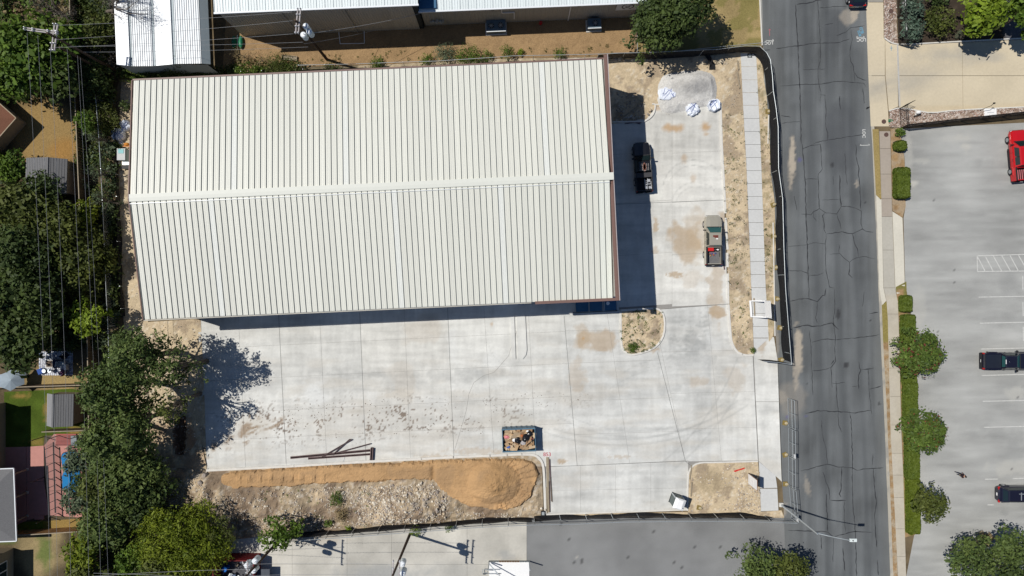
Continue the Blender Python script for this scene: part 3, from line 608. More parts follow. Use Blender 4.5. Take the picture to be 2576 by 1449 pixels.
for i in range(len(Jc)-1):
    for j in range(len(Rc)-1):
        patch('slab', cell((Jc[i], Rc[j], Jc[i+1], Rc[j+1]), .03 if 0 else (.05 if 0 else GAPS(i))), 0, yard_col, M_CONC, res=.16, skirt=.14, parent=yard)
Jd = [((1419, 795), (1452, 1172)), ((1529, 800), (1585, 1170)), ((1640, 770), (1724, 1160))]
Rd = [((1400, 786), (1680, 773)), ((1400, 832), (1680, 832)), ((1400, 915), (1680, 905)), ((1400, 1010), (1700, 1000)), ((1400, 1095), (1700, 1085)), ((1387, 1174), (1724, 1159))]
for i in range(2):
    for j in range(5):
        patch('slab', cell((Jd[i], Rd[j], Jd[i+1], Rd[j+1]), .022), 0, yard_col, M_CONC, res=.16, skirt=.14, parent=yard)
Je = [((1640, 770), (1724, 1160)), ((1780, 770), (1815, 1160)), ((1894, 894), (1907, 1156))]
Re_ = [((1670, 778), (1832, 764)), ((1650, 886), (1900, 880)), ((1680, 990), (1900, 985)), ((1680, 1080), (1900, 1075)), ((1724, 1161), (1907, 1158))]
for i in range(2):
    for j in range(4):
        patch('slab', cell((Je[i], Re_[j], Je[i+1], Re_[j+1]), .022), 0, yard_col, M_CONC, res=.16, skirt=.14, parent=yard)
for pl in ([(1896, 886), (1935, 848), (1947, 848), (1957, 912), (1961, 1010), (1901.5, 1010)], [(1902, 1011), (1961, 1011), (1968, 1213), (1951, 1197), (1909, 1160)]):
    patch('slab', pl, 0, yard_col, M_CONC, res=.18, skirt=.1, parent=yard)
for ya, yb in ((262, 385.4), (385.8, 508.8), (509.4, 640.4), (640.8, 771)):
    for xa, xb in ((1530, 1690.6), (1691, None)):
        xr = lambda y: 1812+(y-262)*.036 if xb is None else xb
        patch('slab', [(xa, ya+(4 if xa < 1600 else 0)), (xr(ya), ya-(6 if ya > 300 else 0)), (xr(yb), yb-6), (xa, yb+(4 if xa < 1600 else 0))], 0, yard_col, M_CONC, res=.16, skirt=.14, parent=yard)
for ra, rb in ((1174.4, 1234), (1234.4, 1291)):
    for xa, xb in ((1374, 1460), (1460.4, 1548), (1548.4, 1637), (1637.4, 1731)):
        t = lambda x, y: y-.043*(x-1387) if y < 1200 else y-.02*(x-1387)
        patch('slab', [(xa, t(xa, ra)), (xb, t(xb, ra)), (xb, t(xb, rb)), (xa, t(xa, rb))], 0, yard_col, M_CONC, res=.18, skirt=.14, parent=yard)
for a_, b_ in (((701, 795), (720, 1165)), ((905, 787), (921, 1165)), ((1126, 775), (1142, 1150)), ((1419, 795), (1452, 1172)), ((1654, 887), (1724, 1159)), ((1894, 894), (1907, 1156)), ((1387, 1174), (1724, 1160)), ((1545, 514), (1823, 503)), ((1672, 777), (1832, 765)), ((1724, 1160), (1736, 1170))):
    p_, q_ = W(*a_), W(*b_); setp(MB().bar((p_.x, p_.y, .004), (q_.x, q_.y, .004), .045, .006).build('joint_sealant', mat('joint_sealant', (.17, .17, .165), .9)), kind='structure')
# raised strips by the entrance
for nm, pl in (('slab', [(1283, 775), (1293, 775), (1297.5, 903), (1287, 903)]), ('slab', [(1299, 775), (1320.5, 775), (1325.5, 880), (1323, 893), (1315, 903), (1302, 903)]), ('slab', [(1321, 766), (1556, 756), (1557, 783), (1321, 793)])):
    patch(nm, pl, .13, yard_col, M_CONC, res=.3, skirt=.14, parent=yard)

# new sidewalk
nw = thing('new_sidewalk', None, None, kind='structure')
NL = [(1863, 134), (1874, 362), (1888, 724), (1894, 866)]; NRr = [(1902, 140), (1913, 362), (1926, 724), (1934, 846)]
cuts = [134, 168, 201, 233, 265, 298, 331]+[331+i*32.7 for i in range(1, 17)]
walk(nw, NL, NRr, [c for c in cuts if c < 848]+[850], .03, side_col, M_CONC, thick=.1, gap=.035, res=.5)
patch('slab', [(1894, 851), (1934, 851), (1897, 884)], .028, side_col, M_CONC, res=.5, skirt=.1, parent=nw)
for pl in ([(1909, 1161), (1951, 1197), (1955, 1227), (1911, 1228)], [(1911, 1229.5), (1955, 1229), (1958, 1284), (1913, 1286)]):
    patch('slab', pl, .03, side_col, M_CONC, res=.5, skirt=.1, parent=nw)

# kerbs
def kerb(pts, w=.16, h=.14, closed=False, nm='kerb', z0=-.04):
    P = [W(*p) for p in pts]; m = MB(); n = len(P); V = []
    for i in range(n):
        a = P[(i-1) % n] if (closed or i > 0) else P[i]; b = P[(i+1) % n] if (closed or i < n-1) else P[i]
        d = Vector((b.x-a.x, b.y-a.y)); d.normalize(); q = Vector((-d.y, d.x))
        for s, z in ((-1, z0), (-1, h-.02), (-.75, h), (.75, h), (1, h-.02), (1, z0)): V.append((P[i].x+q.x*w/2*s, P[i].y+q.y*w/2*s, z))
    F = []
    for i in range(n if closed else n-1):
        a = 6*i; b = 6*((i+1) % n)
        for k in range(5): F.append((a+k, a+k+1, b+k+1, b+k))
    if not closed: F += [(0, 1, 2, 3, 4, 5), tuple(6*(n-1)+k for k in (5, 4, 3, 2, 1, 0))]
    m.add(V, F); o = m.build(nm, M_KERB); setp(o, kind='structure'); return o
def rnd(pts, it=2):
    for _ in range(it):
        q = [pts[0]]
        for a, b in zip(pts[:-1], pts[1:]): q += [(a[0]*.75+b[0]*.25, a[1]*.75+b[1]*.25), (a[0]*.25+b[0]*.75, a[1]*.25+b[1]*.75)]
        pts = q+[pts[-1]]
    return pts
ISL = [(1561, 784), (1562, 862), (1568, 882), (1582, 892), (1600, 892), (1640, 879), (1660, 862), (1671, 838), (1672, 806), (1667, 786), (1655, 777), (1640, 776)]
kerb(rnd(ISL, 1)+[(1561, 781)], .23)
for seg in ([(1812, 259), (1815, 362), (1823, 505)], [(1823, 507), (1824.5, 537)], [(1825.5, 548), (1828, 610), (1830, 628)], [(1829, 636), (1830, 672)], [(1830.5, 688), (1831.5, 764)], rnd([(1832, 766), (1837, 840), (1840, 862), (1852, 885), (1866, 891)], 1), [(1868, 892), (1880, 894), (1895, 893)]): kerb(seg, .25)
kerb(rnd([(1640, 262), (1648, 262), (1648, 272), (1645, 285), (1636, 297), (1620, 306)], 1)+[(1540, 307)], .17); kerb([(1645, 263), (1812, 259)], .15, h=.08)
for seg in ([(520, 1183), (620, 1178), (740, 1172)], [(741, 1172), (900, 1162), (1060, 1154)], [(1061, 1154), (1140, 1149.5)], [(1142, 1149), (1232, 1146)], [(1234, 1146), (1275, 1144)], [(1277, 1144), (1312, 1142)], rnd([(1314, 1142), (1340, 1143), (1354, 1149), (1364, 1162), (1368, 1180), (1370, 1230), (1372, 1292)], 1)): kerb(seg, .28)
kerb(rnd([(1906, 1160), (1790, 1163), (1765, 1163), (1746, 1168), (1734, 1182), (1730, 1200), (1729, 1284)], 1), .17)
kerb([(1372, 1294), (1500, 1290), (1729, 1282)], .2, h=.06)
kerb([(2258, 112), (2300, 111), (2420, 104.5), (2580, 96.5), (2850, 84)], .14, nm='driveway_kerb'); kerb(rnd([(2236, 279), (2262, 271), (2305, 278), (2340, 285.5), (2400, 277.5), (2580, 269.5), (2850, 257)], 1), .14, nm='driveway_kerb')
kerb(rnd([(2224, 96), (2240, 108), (2258, 112)], 1), .14, nm='driveway_kerb')
kerb([(1902, -300), (1911, 0), (1917, 115)], .14, nm='street_kerb'); kerb([(1933, 290), (1931, 362)], .12, nm='street_kerb')
kerb([(1944, 560), (1947, 724), (1949, 845)], .12, nm='street_kerb')

# raised dirt inside the kerbs
patch('island_dirt', ISL, .07, lambda X, Y: blend(dirt_col(X, Y), (.16, .12, .09), .5*(fbm(X, Y, 8, 3, 3) > .62)), M_SOIL, res=.2, hfn=lambda X, Y: .08*fbm(X, Y, 10, 3, 1))
patch('strip_dirt', [(1815, 262), (1830, 280), (1869, 280), (1876, 400), (1889, 724), (1896, 892), (1866, 890), (1852, 884), (1840, 862), (1833, 766), (1830, 680), (1825, 520), (1817, 362)], .06,
      lambda X, Y: blend(dirt_col(X, Y), (.30, .24, .17), .5*blob(X, Y, 1855, 690, 26, 50, .6, .7, 3)), M_SOIL, res=.2, hfn=lambda X, Y: .08*fbm(X, Y, 10, 3, 1))
patch('corner_dirt', [(1734, 1184), (1746, 1169), (1765, 1164), (1906, 1162), (1911, 1225), (1913, 1288), (1731, 1288), (1731, 1200)], .05,
      lambda X, Y: blend(dirt_col(X, Y), (.34, .27, .17), .6*blob(X, Y, 1790, 1210, 60, 40, .7, .7, 3)), M_SOIL, res=.2, hfn=lambda X, Y: .1*fbm(X, Y, 14, 3, 1))
# rough ground, rubble and sand south of the yard
ROUGH = [(470, 1175), (520, 1186), (740, 1175), (1060, 1157), (1300, 1146), (1345, 1147), (1362, 1165), (1367, 1290), (1340, 1304), (1214, 1306), (994, 1322), (894, 1330), (816, 1336), (700, 1346), (560, 1360), (380, 1300), (370, 1180)]
def rough_h(X, Y):
    h = .12+.35*(fbm(X, Y, 26, 4, 2)-.3)+.16*fbm(X, Y, 8, 3, 4)
    h = h+.5*(fbm(X, Y, 16, 3, 7)-.5)
    for cx, cy, rx, ry, a in ((1045, 1265, 80, 42, 1.3), (1000, 1290, 90, 25, .5), (730, 1282, 60, 26, .9), (600, 1255, 60, 28, .8), (515, 1215, 46, 40, .9), (520, 1270, 50, 30, .6), (430, 1200, 40, 40, .5)):
        h = h+a*np.exp(-((X-cx)/rx)**2-((Y-cy)/ry)**2)*(.7+.6*fbm(X, Y, 20, 3, 5))
    return h*np.clip(edist(X, Y, ROUGH)/14, .1, 1)
patch('rough_ground', ROUGH, 0, rubble_col, M_SOIL, res=.2, hfn=rough_h)
patch('disturbed_dirt', [(370, 1080), (432, 1040), (437, 1145), (470, 1145), (505, 1100), (520, 1170), (520, 1184), (470, 1180), (372, 1182)], -.01, lambda X, Y: blend(dirt_col(X, Y), (.33, .22, .14), .5*(fbm(X, Y, 24, 3, 3) > .5)), M_SOIL, res=.2, hfn=lambda X, Y: .03+.3*fbm(X, Y, 20, 4, 2)*np.clip(edist(X, Y, PIT)/6, 0, 1)*np.clip(edist(X, Y, [(370, 1080), (432, 1040), (520, 1184), (372, 1182)])/12, .1, 1))
SAND = smooth_poly([(556, 1190), (600, 1182), (1000, 1160), (1300, 1149), (1345, 1160), (1357, 1190), (1350, 1225), (1325, 1265), (1290, 1283), (1200, 1280), (1150, 1262), (1115, 1240), (1100, 1216), (1080, 1206), (900, 1212), (620, 1230), (570, 1230), (556, 1215)], 2)
def sand_h(X, Y):
    h = .50+.16*fbm(X/1.8, Y, 12, 4, 2)+.12*fbm(X/5, Y, 5, 3, 3)+.05*fbm(X, Y, 3, 2, 4)
    h = h+1.35*np.clip(1.15-np.hypot((X-1243)/58, (Y-1212)/46), 0, 1)**.8*(.9+.2*fbm(X, Y, 14, 3, 3))+.22*(np.sin(X*.24+1.6*fbm(X, Y, 30, 2, 5)) > .2)*(fbm(X, Y, 8, 3, 1))*(X < 820)*(X > 590)*np.exp(-((Y-1200)/10)**2)
    h = h-.25*np.exp(-((X-1091)/6)**2-((Y-1188)/22)**2)
    dm = np.hypot(X-1243, (Y-1212)*1.2); an = np.arctan2(Y-1212, X-1243); h = h+.16*(np.sin(an*34+3*fbm(X, Y, 30, 2, 6)) > .1)*np.clip((dm-58)/10, 0, 1)*(X > 1240)*(fbm(X, Y, 10, 3, 2)); h = h+.30*(fbm(X, Y, 9, 3, 6)-.5)*np.clip(1-dm/75, 0, 1)
    e = edist(X, Y, SAND)+13*(fbm(X, Y, 12, 4, 6)-.5)
    return h*np.clip(e/5, 0, 1)**.7-.1+.0*X
o = patch('sand_fill', SAND, .0, sand_col, mat('builders_sand', rough=.95, attr=True, var=.1, nscale=6, bump=1.0, bscale=7, spec=.1), res=.16, hfn=sand_h, kind='stuff')
GRAV = smooth_poly([(1655, 210), (1665, 190), (1690, 180), (1760, 176), (1790, 182), (1804, 205), (1805, 262), (1770, 268), (1700, 285), (1672, 285), (1655, 268), (1650, 235)], 2)
def grav_h(X, Y):
    e = edist(X, Y, GRAV)+5*(fbm(X, Y, 14, 3, 6)-.5)
    return (.35+.75*np.exp(-((X-1735)/46)**2-((Y-215)/24)**2)+.10*fbm(X, Y, 10, 3, 2)+.10*(fbm(X, Y, 22, 3, 5)-.5))*np.clip(e/16, 0, 1)**.8
patch('gravel_pile', GRAV, .0, gravel_col, M_SOIL, res=.18, hfn=grav_h, kind='stuff')
# ------------------------------------------------------------------ main warehouse
TH = 0.0455
def ribbed(w, L, ribs, rib_w=.05, rib_h=.04, t=.03, pitch=0.0, seam=None):
    """one metal sheet: x across (0..w), y along (0..L), ribs run along y; z follows the pitch"""
    m = MB(); z1 = pitch*L
    m.add([(0, 0, -t), (w, 0, -t), (w, L, z1-t), (0, L, z1-t), (0, 0, 0), (w, 0, 0), (w, L, z1), (0, L, z1)], [(3, 2, 1, 0), (4, 5, 6, 7), (0, 1, 5, 4), (1, 2, 6, 5), (2, 3, 7, 6), (3, 0, 4, 7)])
    for x, rw, rh in ribs:
        a, b = rw/2, rw*.3
        m.add([(x-a, 0, .001), (x+a, 0, .001), (x+b, 0, rh), (x-b, 0, rh), (x-a, L, z1+.001), (x+a, L, z1+.001), (x+b, L, z1+rh), (x-b, L, z1+rh)], [(0, 1, 2, 3), (7, 6, 5, 4), (1, 5, 6, 2), (2, 6, 7, 3), (3, 7, 4, 0)])
    return m
wh = thing('warehouse', 'long new warehouse with white standing seam metal roof and brown trim', 'building', (-14.48, 10.39, 0), TH)
HL, HW = 24.95, 12.62; EH, RH = 7.95, 9.65
MB().box((0, 0, EH/2-.1), (2*HL-.4, 2*HW-.5, EH-.2)).build('wall', M_WALLT, wh)
PT = (RH-EH)/HW
m = MB(); m.add([(-HL+.1, -HW+.05, EH-.16), (HL-.5, -HW+.05, EH-.16), (HL-.5, 0, RH-.16), (-HL+.1, 0, RH-.16), (HL-.5, HW-.05, EH-.16), (-HL+.1, HW-.05, EH-.16)], [(0, 1, 2, 3), (3, 2, 4, 5)])
deck = m.build('roof_deck', M_DARK, wh)
pw = (2*HL-.52)/81; pan = ribbed(pw-.028, HW-.18, [(.20, .05, .012), (.39, .05, .012)], pitch=PT)
pan.cur = 1
pan.add([(-.014-.03, 0, 0), (-.014+.022, 0, 0), (-.014+.016, 0, .085), (-.014-.02, 0, .085), (-.014-.03, HW-.18, PT*(HW-.18)), (-.014+.022, HW-.18, PT*(HW-.18)), (-.014+.016, HW-.18, PT*(HW-.18)+.085), (-.014-.02, HW-.18, PT*(HW-.18)+.085)], [(0, 1, 2, 3), (7, 6, 5, 4), (1, 5, 6, 2), (2, 6, 7, 3), (3, 7, 4, 0)])
pme = pan.me('roof_panel', [M_ROOFW, M_SEAM])
NP = 81
M_ROOFY = mat('roof_aged_metal', (.68, .70, .645), .5, 0.0, var=.06, nscale=3.0, stretch=(9, .25, 1), spec=.4)
M_ROOFS = mat('roof_streaked_metal', (.685, .70, .665), .5, 0.0, var=.10, nscale=4.0, stretch=(9, .4, 1), spec=.4)
pmy = pan.me('roof_panel', [M_ROOFY, M_SEAM]); pms = pan.me('roof_panel', [M_ROOFS, M_SEAM])
for i in range(NP):
    x = -HL+.12+i*pw
    linkmesh('roof_panel', pms if i in (13, 44, 62) else (pmy if i > NP-3 else pme), wh, (x, -HW+.02, EH))
    linkmesh('roof_panel', pms if i in (17, 36, 70) else pme, wh, (x+pw-.028, HW-.02, EH), (0, 0, math.pi))
m = MB()
for s in (-1, 1): m.add([(-HL-.05, 0, RH+.10), (HL+.02, 0, RH+.10), (HL+.02, s*.38, RH+.065), (-HL-.05, s*.38, RH+.065), (-HL-.05, s*.38, RH-.05), (HL+.02, s*.38, RH-.05)], [(0, 1, 2, 3), (3, 2, 5, 4)] if s < 0 else [(3, 2, 1, 0), (4, 5, 2, 3)])
m.add([(-HL-.05, -.38, RH-.03), (-HL-.05, 0, RH-.03), (-HL-.05, 0, RH+.07), (-HL-.05, -.38, RH+.005)], [(0, 1, 2, 3)])
m.build('ridge_cap', M_RIDGE, wh)
m = MB(); m.bar((-HL, -.60, RH-.03), (HL-.4, -.60, RH-.03), .05, .10); m.build('ridge_closure', M_WHITEM, wh)
m = MB()
m.bar((-HL-.02, -HW, EH), (-HL-.02, 0, RH), .10, .24); m.bar((-HL-.02, 0, RH), (-HL-.02, HW, EH), .10, .24); m.build('rake_trim', M_BROWN, wh)
m = MB(); m.bar((-HL, HW+.09, EH-.06), (HL, HW+.09, EH-.06), .16, .14); m.build('gutter', M_BROWN, wh)
m = MB(); m.bar((-HL, -HW-.07, EH-.10), (HL-9, -HW-.07, EH-.10), .10, .14); m.build('gutter', M_WALLT, wh)
m = MB(); m.bar((HL-8.6, -HW-.09, EH+.02), (HL, -HW-.09, EH+.02), .30, .26); m.build('gutter', M_BROWN, wh)
m = MB(); z0, z1 = 9.0, 9.75
m.add([(HL-.36, HW+.1, z0), (HL-.05, HW+.1, z0), (HL-.05, -HW-.2, z1-.2), (HL-.36, -HW-.2, z1-.2)], [(3, 2, 1, 0)])
m.bar((HL-.05, HW+.1, z0-.3), (HL-.05, -HW-.2, z1-.35), .08, 1.0); m.build('parapet', M_BROWN, wh)
m = MB(); m.bar((HL+.03, HW+.1, z0+.18), (HL+.03, -HW-.2, z1+.13), .07, .04); m.build('coping', mat('coping_grey', (.42, .38, .38), .5, var=.1), wh)
m = MB().add([(HL-.30, -HW+.2, 0), (HL-.12, -HW+.2, 0), (HL-.12, HW-.1, 0), (HL-.30, HW-.1, 0), (HL-.30, -HW+.2, 9.3), (HL-.12, -HW+.2, 9.3), (HL-.12, HW-.1, 8.7), (HL-.30, HW-.1, 8.7)], [(3, 2, 1, 0), (4, 5, 6, 7), (0, 1, 5, 4), (1, 2, 6, 5), (2, 3, 7, 6), (3, 0, 4, 7)]); m.build('gable_wall', M_WALLT, wh)
# door and downpipes on the walls
for x in (-16, -6, 4, 13):
    MB().box((x, -HW+.22, 2.1), (4.0, .08, 4.2)).build('roller_door', M_WHITEM, wh)

# entrance canopy in the building's shade
cn = thing('entrance_canopy', 'low blue entrance canopy frame with thin steel beams at corner of white roofed warehouse', 'canopy', W(1497, 770), TH)
for i, x in enumerate((-1.55, .05, 1.7)):
    MB().box((x, 0, .28), (1.45, 1.15, .05)).build('blue_panel', M_BLUEW, cn)
for x in (-2.45, -.75, .87, 1.05, 2.55): MB().box((x, 0, .36), (.07, 1.3, .08)).build('beam', M_GALV, cn)
MB().box((0, -.66, .30), (5.3, .06, .16)).build('edge_beam', M_PLAST, cn)
for x in (-2.5, 2.5): MB().box((x, -.6, .12), (.1, .1, .34)).build('post', M_PLAST, cn)
bk = thing('white_bucket', 'white plastic bucket with lid beside entrance canopy', 'bucket', W(1528.5, 763, .5, z=.38))
MB().tube((0, 0, 0), (0, 0, .36), .15, .18, 14).build('pail', M_WHITE, bk); MB().tube((0, 0, .36), (0, 0, .39), .2, .2, 14).build('lid', M_WHITE, bk)

# ------------------------------------------------------------------ north warehouses
def shed_row(name, label, x0, x1, y0, th, eave, depth, wallm, roofm, rw=.9, north=.02):
    t = thing(name, label, 'building', (x0, y0, 0), th)
    L = x1-x0; MB().box((L/2, depth/2+.05, eave/2), (L-.1, depth, eave-.05)).build('wall_core', M_DARK, t)
    n = int(L/rw); wp = ribbed(rw-.01, eave, [(.15, .06, .04), (.45, .06, .04), (.75, .06, .04)]).me('wall_panel', wallm)
    for i in range(n): linkmesh('wall_panel', wp, t, (i*rw, .02, 0), (math.pi/2, 0, 0))
    rp = ribbed(rw-.01, depth, [(.04, .07, .06), (.34, .07, .04), (.64, .07, .04)], pitch=.05).me('roof_panel', roofm)
    for i in range(n+1): linkmesh('roof_panel', rp, t, (i*rw-.1, -.25, eave+.02))
    m = MB(); m.bar((-.15, -.34, eave-.04), (n*rw+.85, -.34, eave-.04), .18, .16); m.build('gutter', M_WHITEM, t)
    return t, n*rw
M_ROOFN = mat('roof_pale_metal', (.66, .72, .73), .45, var=.08, nscale=2, stretch=(6, .5, 1), spec=.45, obj_var=.05)
th2 = .0415
pL = W(612, 91.5); pR = W(1068.5, 69.5)
nw_t, LL = shed_row('north_warehouse', 'tall grey ribbed metal warehouse with pale roof at the top left of the site', pL.x, pR.x, pL.y, th2, 7.6, 9.0, M_WALLG, M_ROOFN)
for i, x in enumerate((6.6, 13.4)):
    m = MB(); m.bar((x, -.08, 7.4), (x+.02, -.08, .1), .12, .1); m.build('downpipe', M_WALLT, nw_t)
qL = W(1069.5, 66); 
ne_t, LR = shed_row('north_warehouse', 'lower tan ribbed metal warehouse with white gutter and blue end wall behind the site', qL.x+.02, qL.x+24.7, qL.y+.05, th2, 4.9, 9.0, M_WALLT, M_ROOFN)
MB().box((.9, 4.2, 5.15), (1.9, 8.6, .12)).build('blue_flashing', M_BLUEW, ne_t)
for x in (16.7,):
    m = MB(); m.bar((x, -.08, 4.7), (x, -.08, .1), .12, .1); m.build('downpipe', M_WHITE, ne_t)
m = MB(); m.bar((9.0, -.08, 4.7), (9.0, -.08, 3.0), .1, .1); m.bar((9.0, -.08, 3.0), (10.4, -.08, 3.0), .1, .1); m.bar((10.4, -.08, 3.0), (10.4, -.08, 1.2), .1, .1); m.build('downpipe', M_WHITE, ne_t)
for x in (8.0, 17.6): MB().box((x, -.2, 4.4), (.35, .2, .14)).build('wall_lamp', M_PLAST, ne_t)
sg = thing('wall_sign', 'white wall sign with a ring of small dark lettering on tan warehouse', 'sign', tuple(ne_t.matrix_basis @ Vector((23.1, -.16, 3.6))), th2)
MB().box((0, 0, 0), (2.5, .05, 1.9)).build('board', M_WHITE, sg)
m = MB(); r = random.Random(4)
for i in range(22):
    if i in (5, 6, 16, 17): continue
    a = 2*math.pi*i/22; m.box((.62*math.cos(a), -.035, .62*math.sin(a)), (.10, .02, .13), M=Matrix.Rotation(-a, 3, 'Y'))
for i in range(7): m.box((r.uniform(-.22, .22), -.035, r.uniform(-.22, .22)), (.16, .02, .12))
m.build('lettering', M_PLAST, sg)
mt = thing('electric_meters', 'cluster of electric meters and boxes on tan warehouse wall', 'meter', tuple(ne_t.matrix_basis @ Vector((1.5, -.12, 1.3))), th2)
MB().box((0, 0, 0), (1.6, .16, .5)).build('backing', M_GALV, mt)
for x, z in ((-.4, .5), (.1, .8), (.4, .5), (0, .25), (.5, .15)): MB().tube((x, -.05, z), (x, -.25, z), .14, .14, 10).build('meter', M_GALV, mt)
for x in (-.7, -.3, .7): MB().tube((x, -.05, .2), (x+.1, -.05, 2.6), .03, .03, 5).build('conduit', M_GALV, mt)
def ac(label, loc, sx, sy, fans):
    t = thing('air_conditioner', label, 'air conditioner', loc, th2, 'air conditioners behind the north warehouses')
    MB().box((0, 0, .04), (sx+.3, sy+.3, .1)).build('pad', M_KERB, t)
    MB().box((0, 0, .5), (sx, sy, .9)).build('cabinet', mat('ac_blue_grey', (.10, .15, .19), .5, var=.1), t)
    MB().box((0, -sy/2-.02, .93), (sx+.05, .08, .06)).build('top_edge', M_WHITEM, t)
    for x in fans:
        f = MB().tube((x, 0, .95), (x, 0, .99), .34, .34, 16).build('fan_guard', M_PLAST, t); 
        b = MB()
        for k in range(4): b.box((x, 0, 1.0), (.6, .05, .015), rz=k*math.pi/4)
        b.build('fan_blade', M_GALV, f)
    return t
ac('large grey rooftop style air conditioner with two fans behind tan warehouse', W(1248, 72), 2.2, 1.3, (-.55, .55))
ac('small blue grey air conditioner with one fan behind tan warehouse', W(1493, 66), 1.5, 1.1, (.1,))
t = thing('red_bucket', 'small red bucket in the shade beside tan warehouse wall', 'bucket', W(1360, 60)); MB().tube((0, 0, 0), (0, 0, .34), .15, .2, 12).build('pail', M_REDW, t)
m = MB(); m.tube((.2, 0, .33), (-.2, 0, .33), .012); m.build('handle', M_GALV, t)
gp = thing('pipe_frame', 'white pipe frame like a goal lying in the shade by grey warehouse', 'frame', W(886, 92))
P = [(-1.6, .9, .04), (-1.4, -.85, .04), (1.45, -.8, .04), (1.4, .75, .04), (1.0, 1.1, .04), (-1.8, .95, .04)]
for a, b in zip(P, P[1:]): MB().tube(a, b, .045, .045, 6).build('pipe', M_WHITE, gp)
gb = thing('green_bin', 'green plastic canoe shaped tubs left by corner of grey warehouse', 'tub', W(598, 108))
for x in (-.35, .45): MB().ball((x, 0, .2), .8, .35, 1, .35, 10, 6).build('tub', M_GREENP, gb)
MB().tube((.0, -.9, .1), (.0, .9, .1), .04, .04, 5).build('pole', M_WHITE, gb)
wb = thing('wooden_crate', 'low weathered grey crate lying in dry grass near utility pole', 'crate', W(729, 147), -.1)
MB().box((0, 0, .05), (1.7, .5, .04)).build('base', M_WOOD, wb)
for a in ((0, .25, 1.8, .06), (0, -.25, 1.8, .06)): MB().box((a[0], a[1], .14), (a[2], a[3], .2)).build('side_board', M_WOOD, wb)
for x in (-.87, .87): MB().box((x, 0, .14), (.06, .44, .2)).build('end_board', M_WOOD, wb)

# white curved canopy building top left
ch = 4.2
cp = thing('metal_shelter', 'white metal shelter with ribbed and smooth roof strips beside bare tree', 'building')
def strip(nm, u0, u1, z0, z1, m, ribs=0):
    A = W(u0, -80, z0); B = W(u1, -80, z1); C = W(u1+10.5, 163+(u1-283)*.0+4*math.sin((u1-283)/40), z1); D = W(u0+10.5, 163+4*math.sin((u0-283)/40), z0)
    mb = MB(); mb.quad(D, C, B, A); mb.quad(tuple(p+Vector((0, 0, -.12)) for p in (D,))[0], A+Vector((0, 0, -.12)), B+Vector((0, 0, -.12)), C+Vector((0, 0, -.12)))
    mb.quad(D+Vector((0, 0, -.12)), C+Vector((0, 0, -.12)), C, D); mb.quad(C+Vector((0, 0, -.12)), B+Vector((0, 0, -.12)), B, C); mb.quad(A+Vector((0, 0, -.12)), D+Vector((0, 0, -.12)), D, A)
    for k in range(ribs):
        f = (k+.5)/ribs; p = A.lerp(B, f)+Vector((0, 0, .03)); q = D.lerp(C, f)+Vector((0, 0, .03)); mb.cur = 1; mb.bar(p, q, .05, .05)
    mb.build(nm, [m, mat('rib_light_metal', (.50, .54, .57), .5, var=0)], cp)
M_BLUEG = mat('blue_grey_metal', (.36, .42, .45), .5, var=.06)
strip('roof_strip', 283, 316, ch, ch+.05, M_WHITEM); strip('valley_strip', 317, 323, ch-.1, ch-.1, M_BLUEG); strip('roof_strip', 324, 374, ch+.05, ch, M_WHITEM, 9); strip('valley_strip', 375, 381, ch-.1, ch-.1, M_BLUEG)
strip('roof_strip', 382, 424, ch, ch+.05, M_WHITEM); strip('valley_strip', 425, 432, ch-.1, ch-.1, M_BLUEG); strip('roof_strip', 433, 496, ch+.05, ch, M_WHITEM, 11); strip('side_panel', 497, 519, ch-.05, ch-.7, M_BLUEG)
m = MB()
for k in range(5):
    a = W(305+k*48, 145, ch-.2); m.box((a.x, a.y-.02, ch/2-.45), (.12, .12, ch-.9))
m.build('post', M_GALV, cp); 
m = MB(); a = W(297, 163, ch-.3); b = W(520, 163, ch-.5); m.quad((a.x, a.y+.05, .2), (b.x, b.y+.05, .2), (b.x, b.y+.05, ch-.6), (a.x, a.y+.05, ch-.35)); m.build('end_panel', M_BLUEG, cp)

# ------------------------------------------------------------------ houses and sheds on the west side
def gable_shed(label, cx, cy, w, l, rz, eave, ridge, rm, off_=0.0, lightm=None):
    t = thing('garden_shed', label, 'shed', W(cx, cy), rz)
    MB().box((0, 0, eave/2), (w-.3, l-.3, eave)).build('wall', M_STUCCO, t)
    x0 = off_*w
    for s, nm in ((-1, 0), (1, 1)):
        m = MB(); xe = s*w/2; n = 10
        m.add([(x0, -l/2, ridge), (xe, -l/2, eave), (xe, l/2, eave), (x0, l/2, ridge), (x0, -l/2, ridge-.08), (xe, -l/2, eave-.08), (xe, l/2, eave-.08), (x0, l/2, ridge-.08)],
              [(0, 1, 2, 3), (7, 6, 5, 4), (1, 5, 6, 2), (0, 4, 5, 1), (3, 2, 6, 7)] if s > 0 else [(3, 2, 1, 0), (4, 5, 6, 7), (2, 6, 5, 1), (1, 5, 4, 0), (7, 6, 2, 3)])
        m.build('roof_slope', lightm if (lightm and s < 0) else rm, t)
        k = max(3, int(abs(xe-x0)/.22)); m = MB()
        for i in range(1, k):
            f = i/k; x = x0+(xe-x0)*f; z = ridge+(eave-ridge)*f+.012; m.box((x, 0, z), (.035, l, .02))
        o = m.build('shingle_course', M_SHING, t); o['kind'] = 'stuff'
    MB().box((x0, 0, ridge+.02), (.16, l+.05, .05)).build('ridge_cap', M_SHING, t)
    m = MB()
    for s in (-1, 1): m.add([(-w/2+.15, s*(l/2-.15), eave-.05), (w/2-.15, s*(l/2-.15), eave-.05), (x0, s*(l/2-.15), ridge-.09)], [(0, 1, 2)])
    m.build('gable', M_STUCCO, t); return t
gable_shed('grey shingled shed half shaded by a tree beside the golden dry lawn', 147, 450, 4.7, 4.0, -.03, 2.1, 2.9, M_SHING, .14)
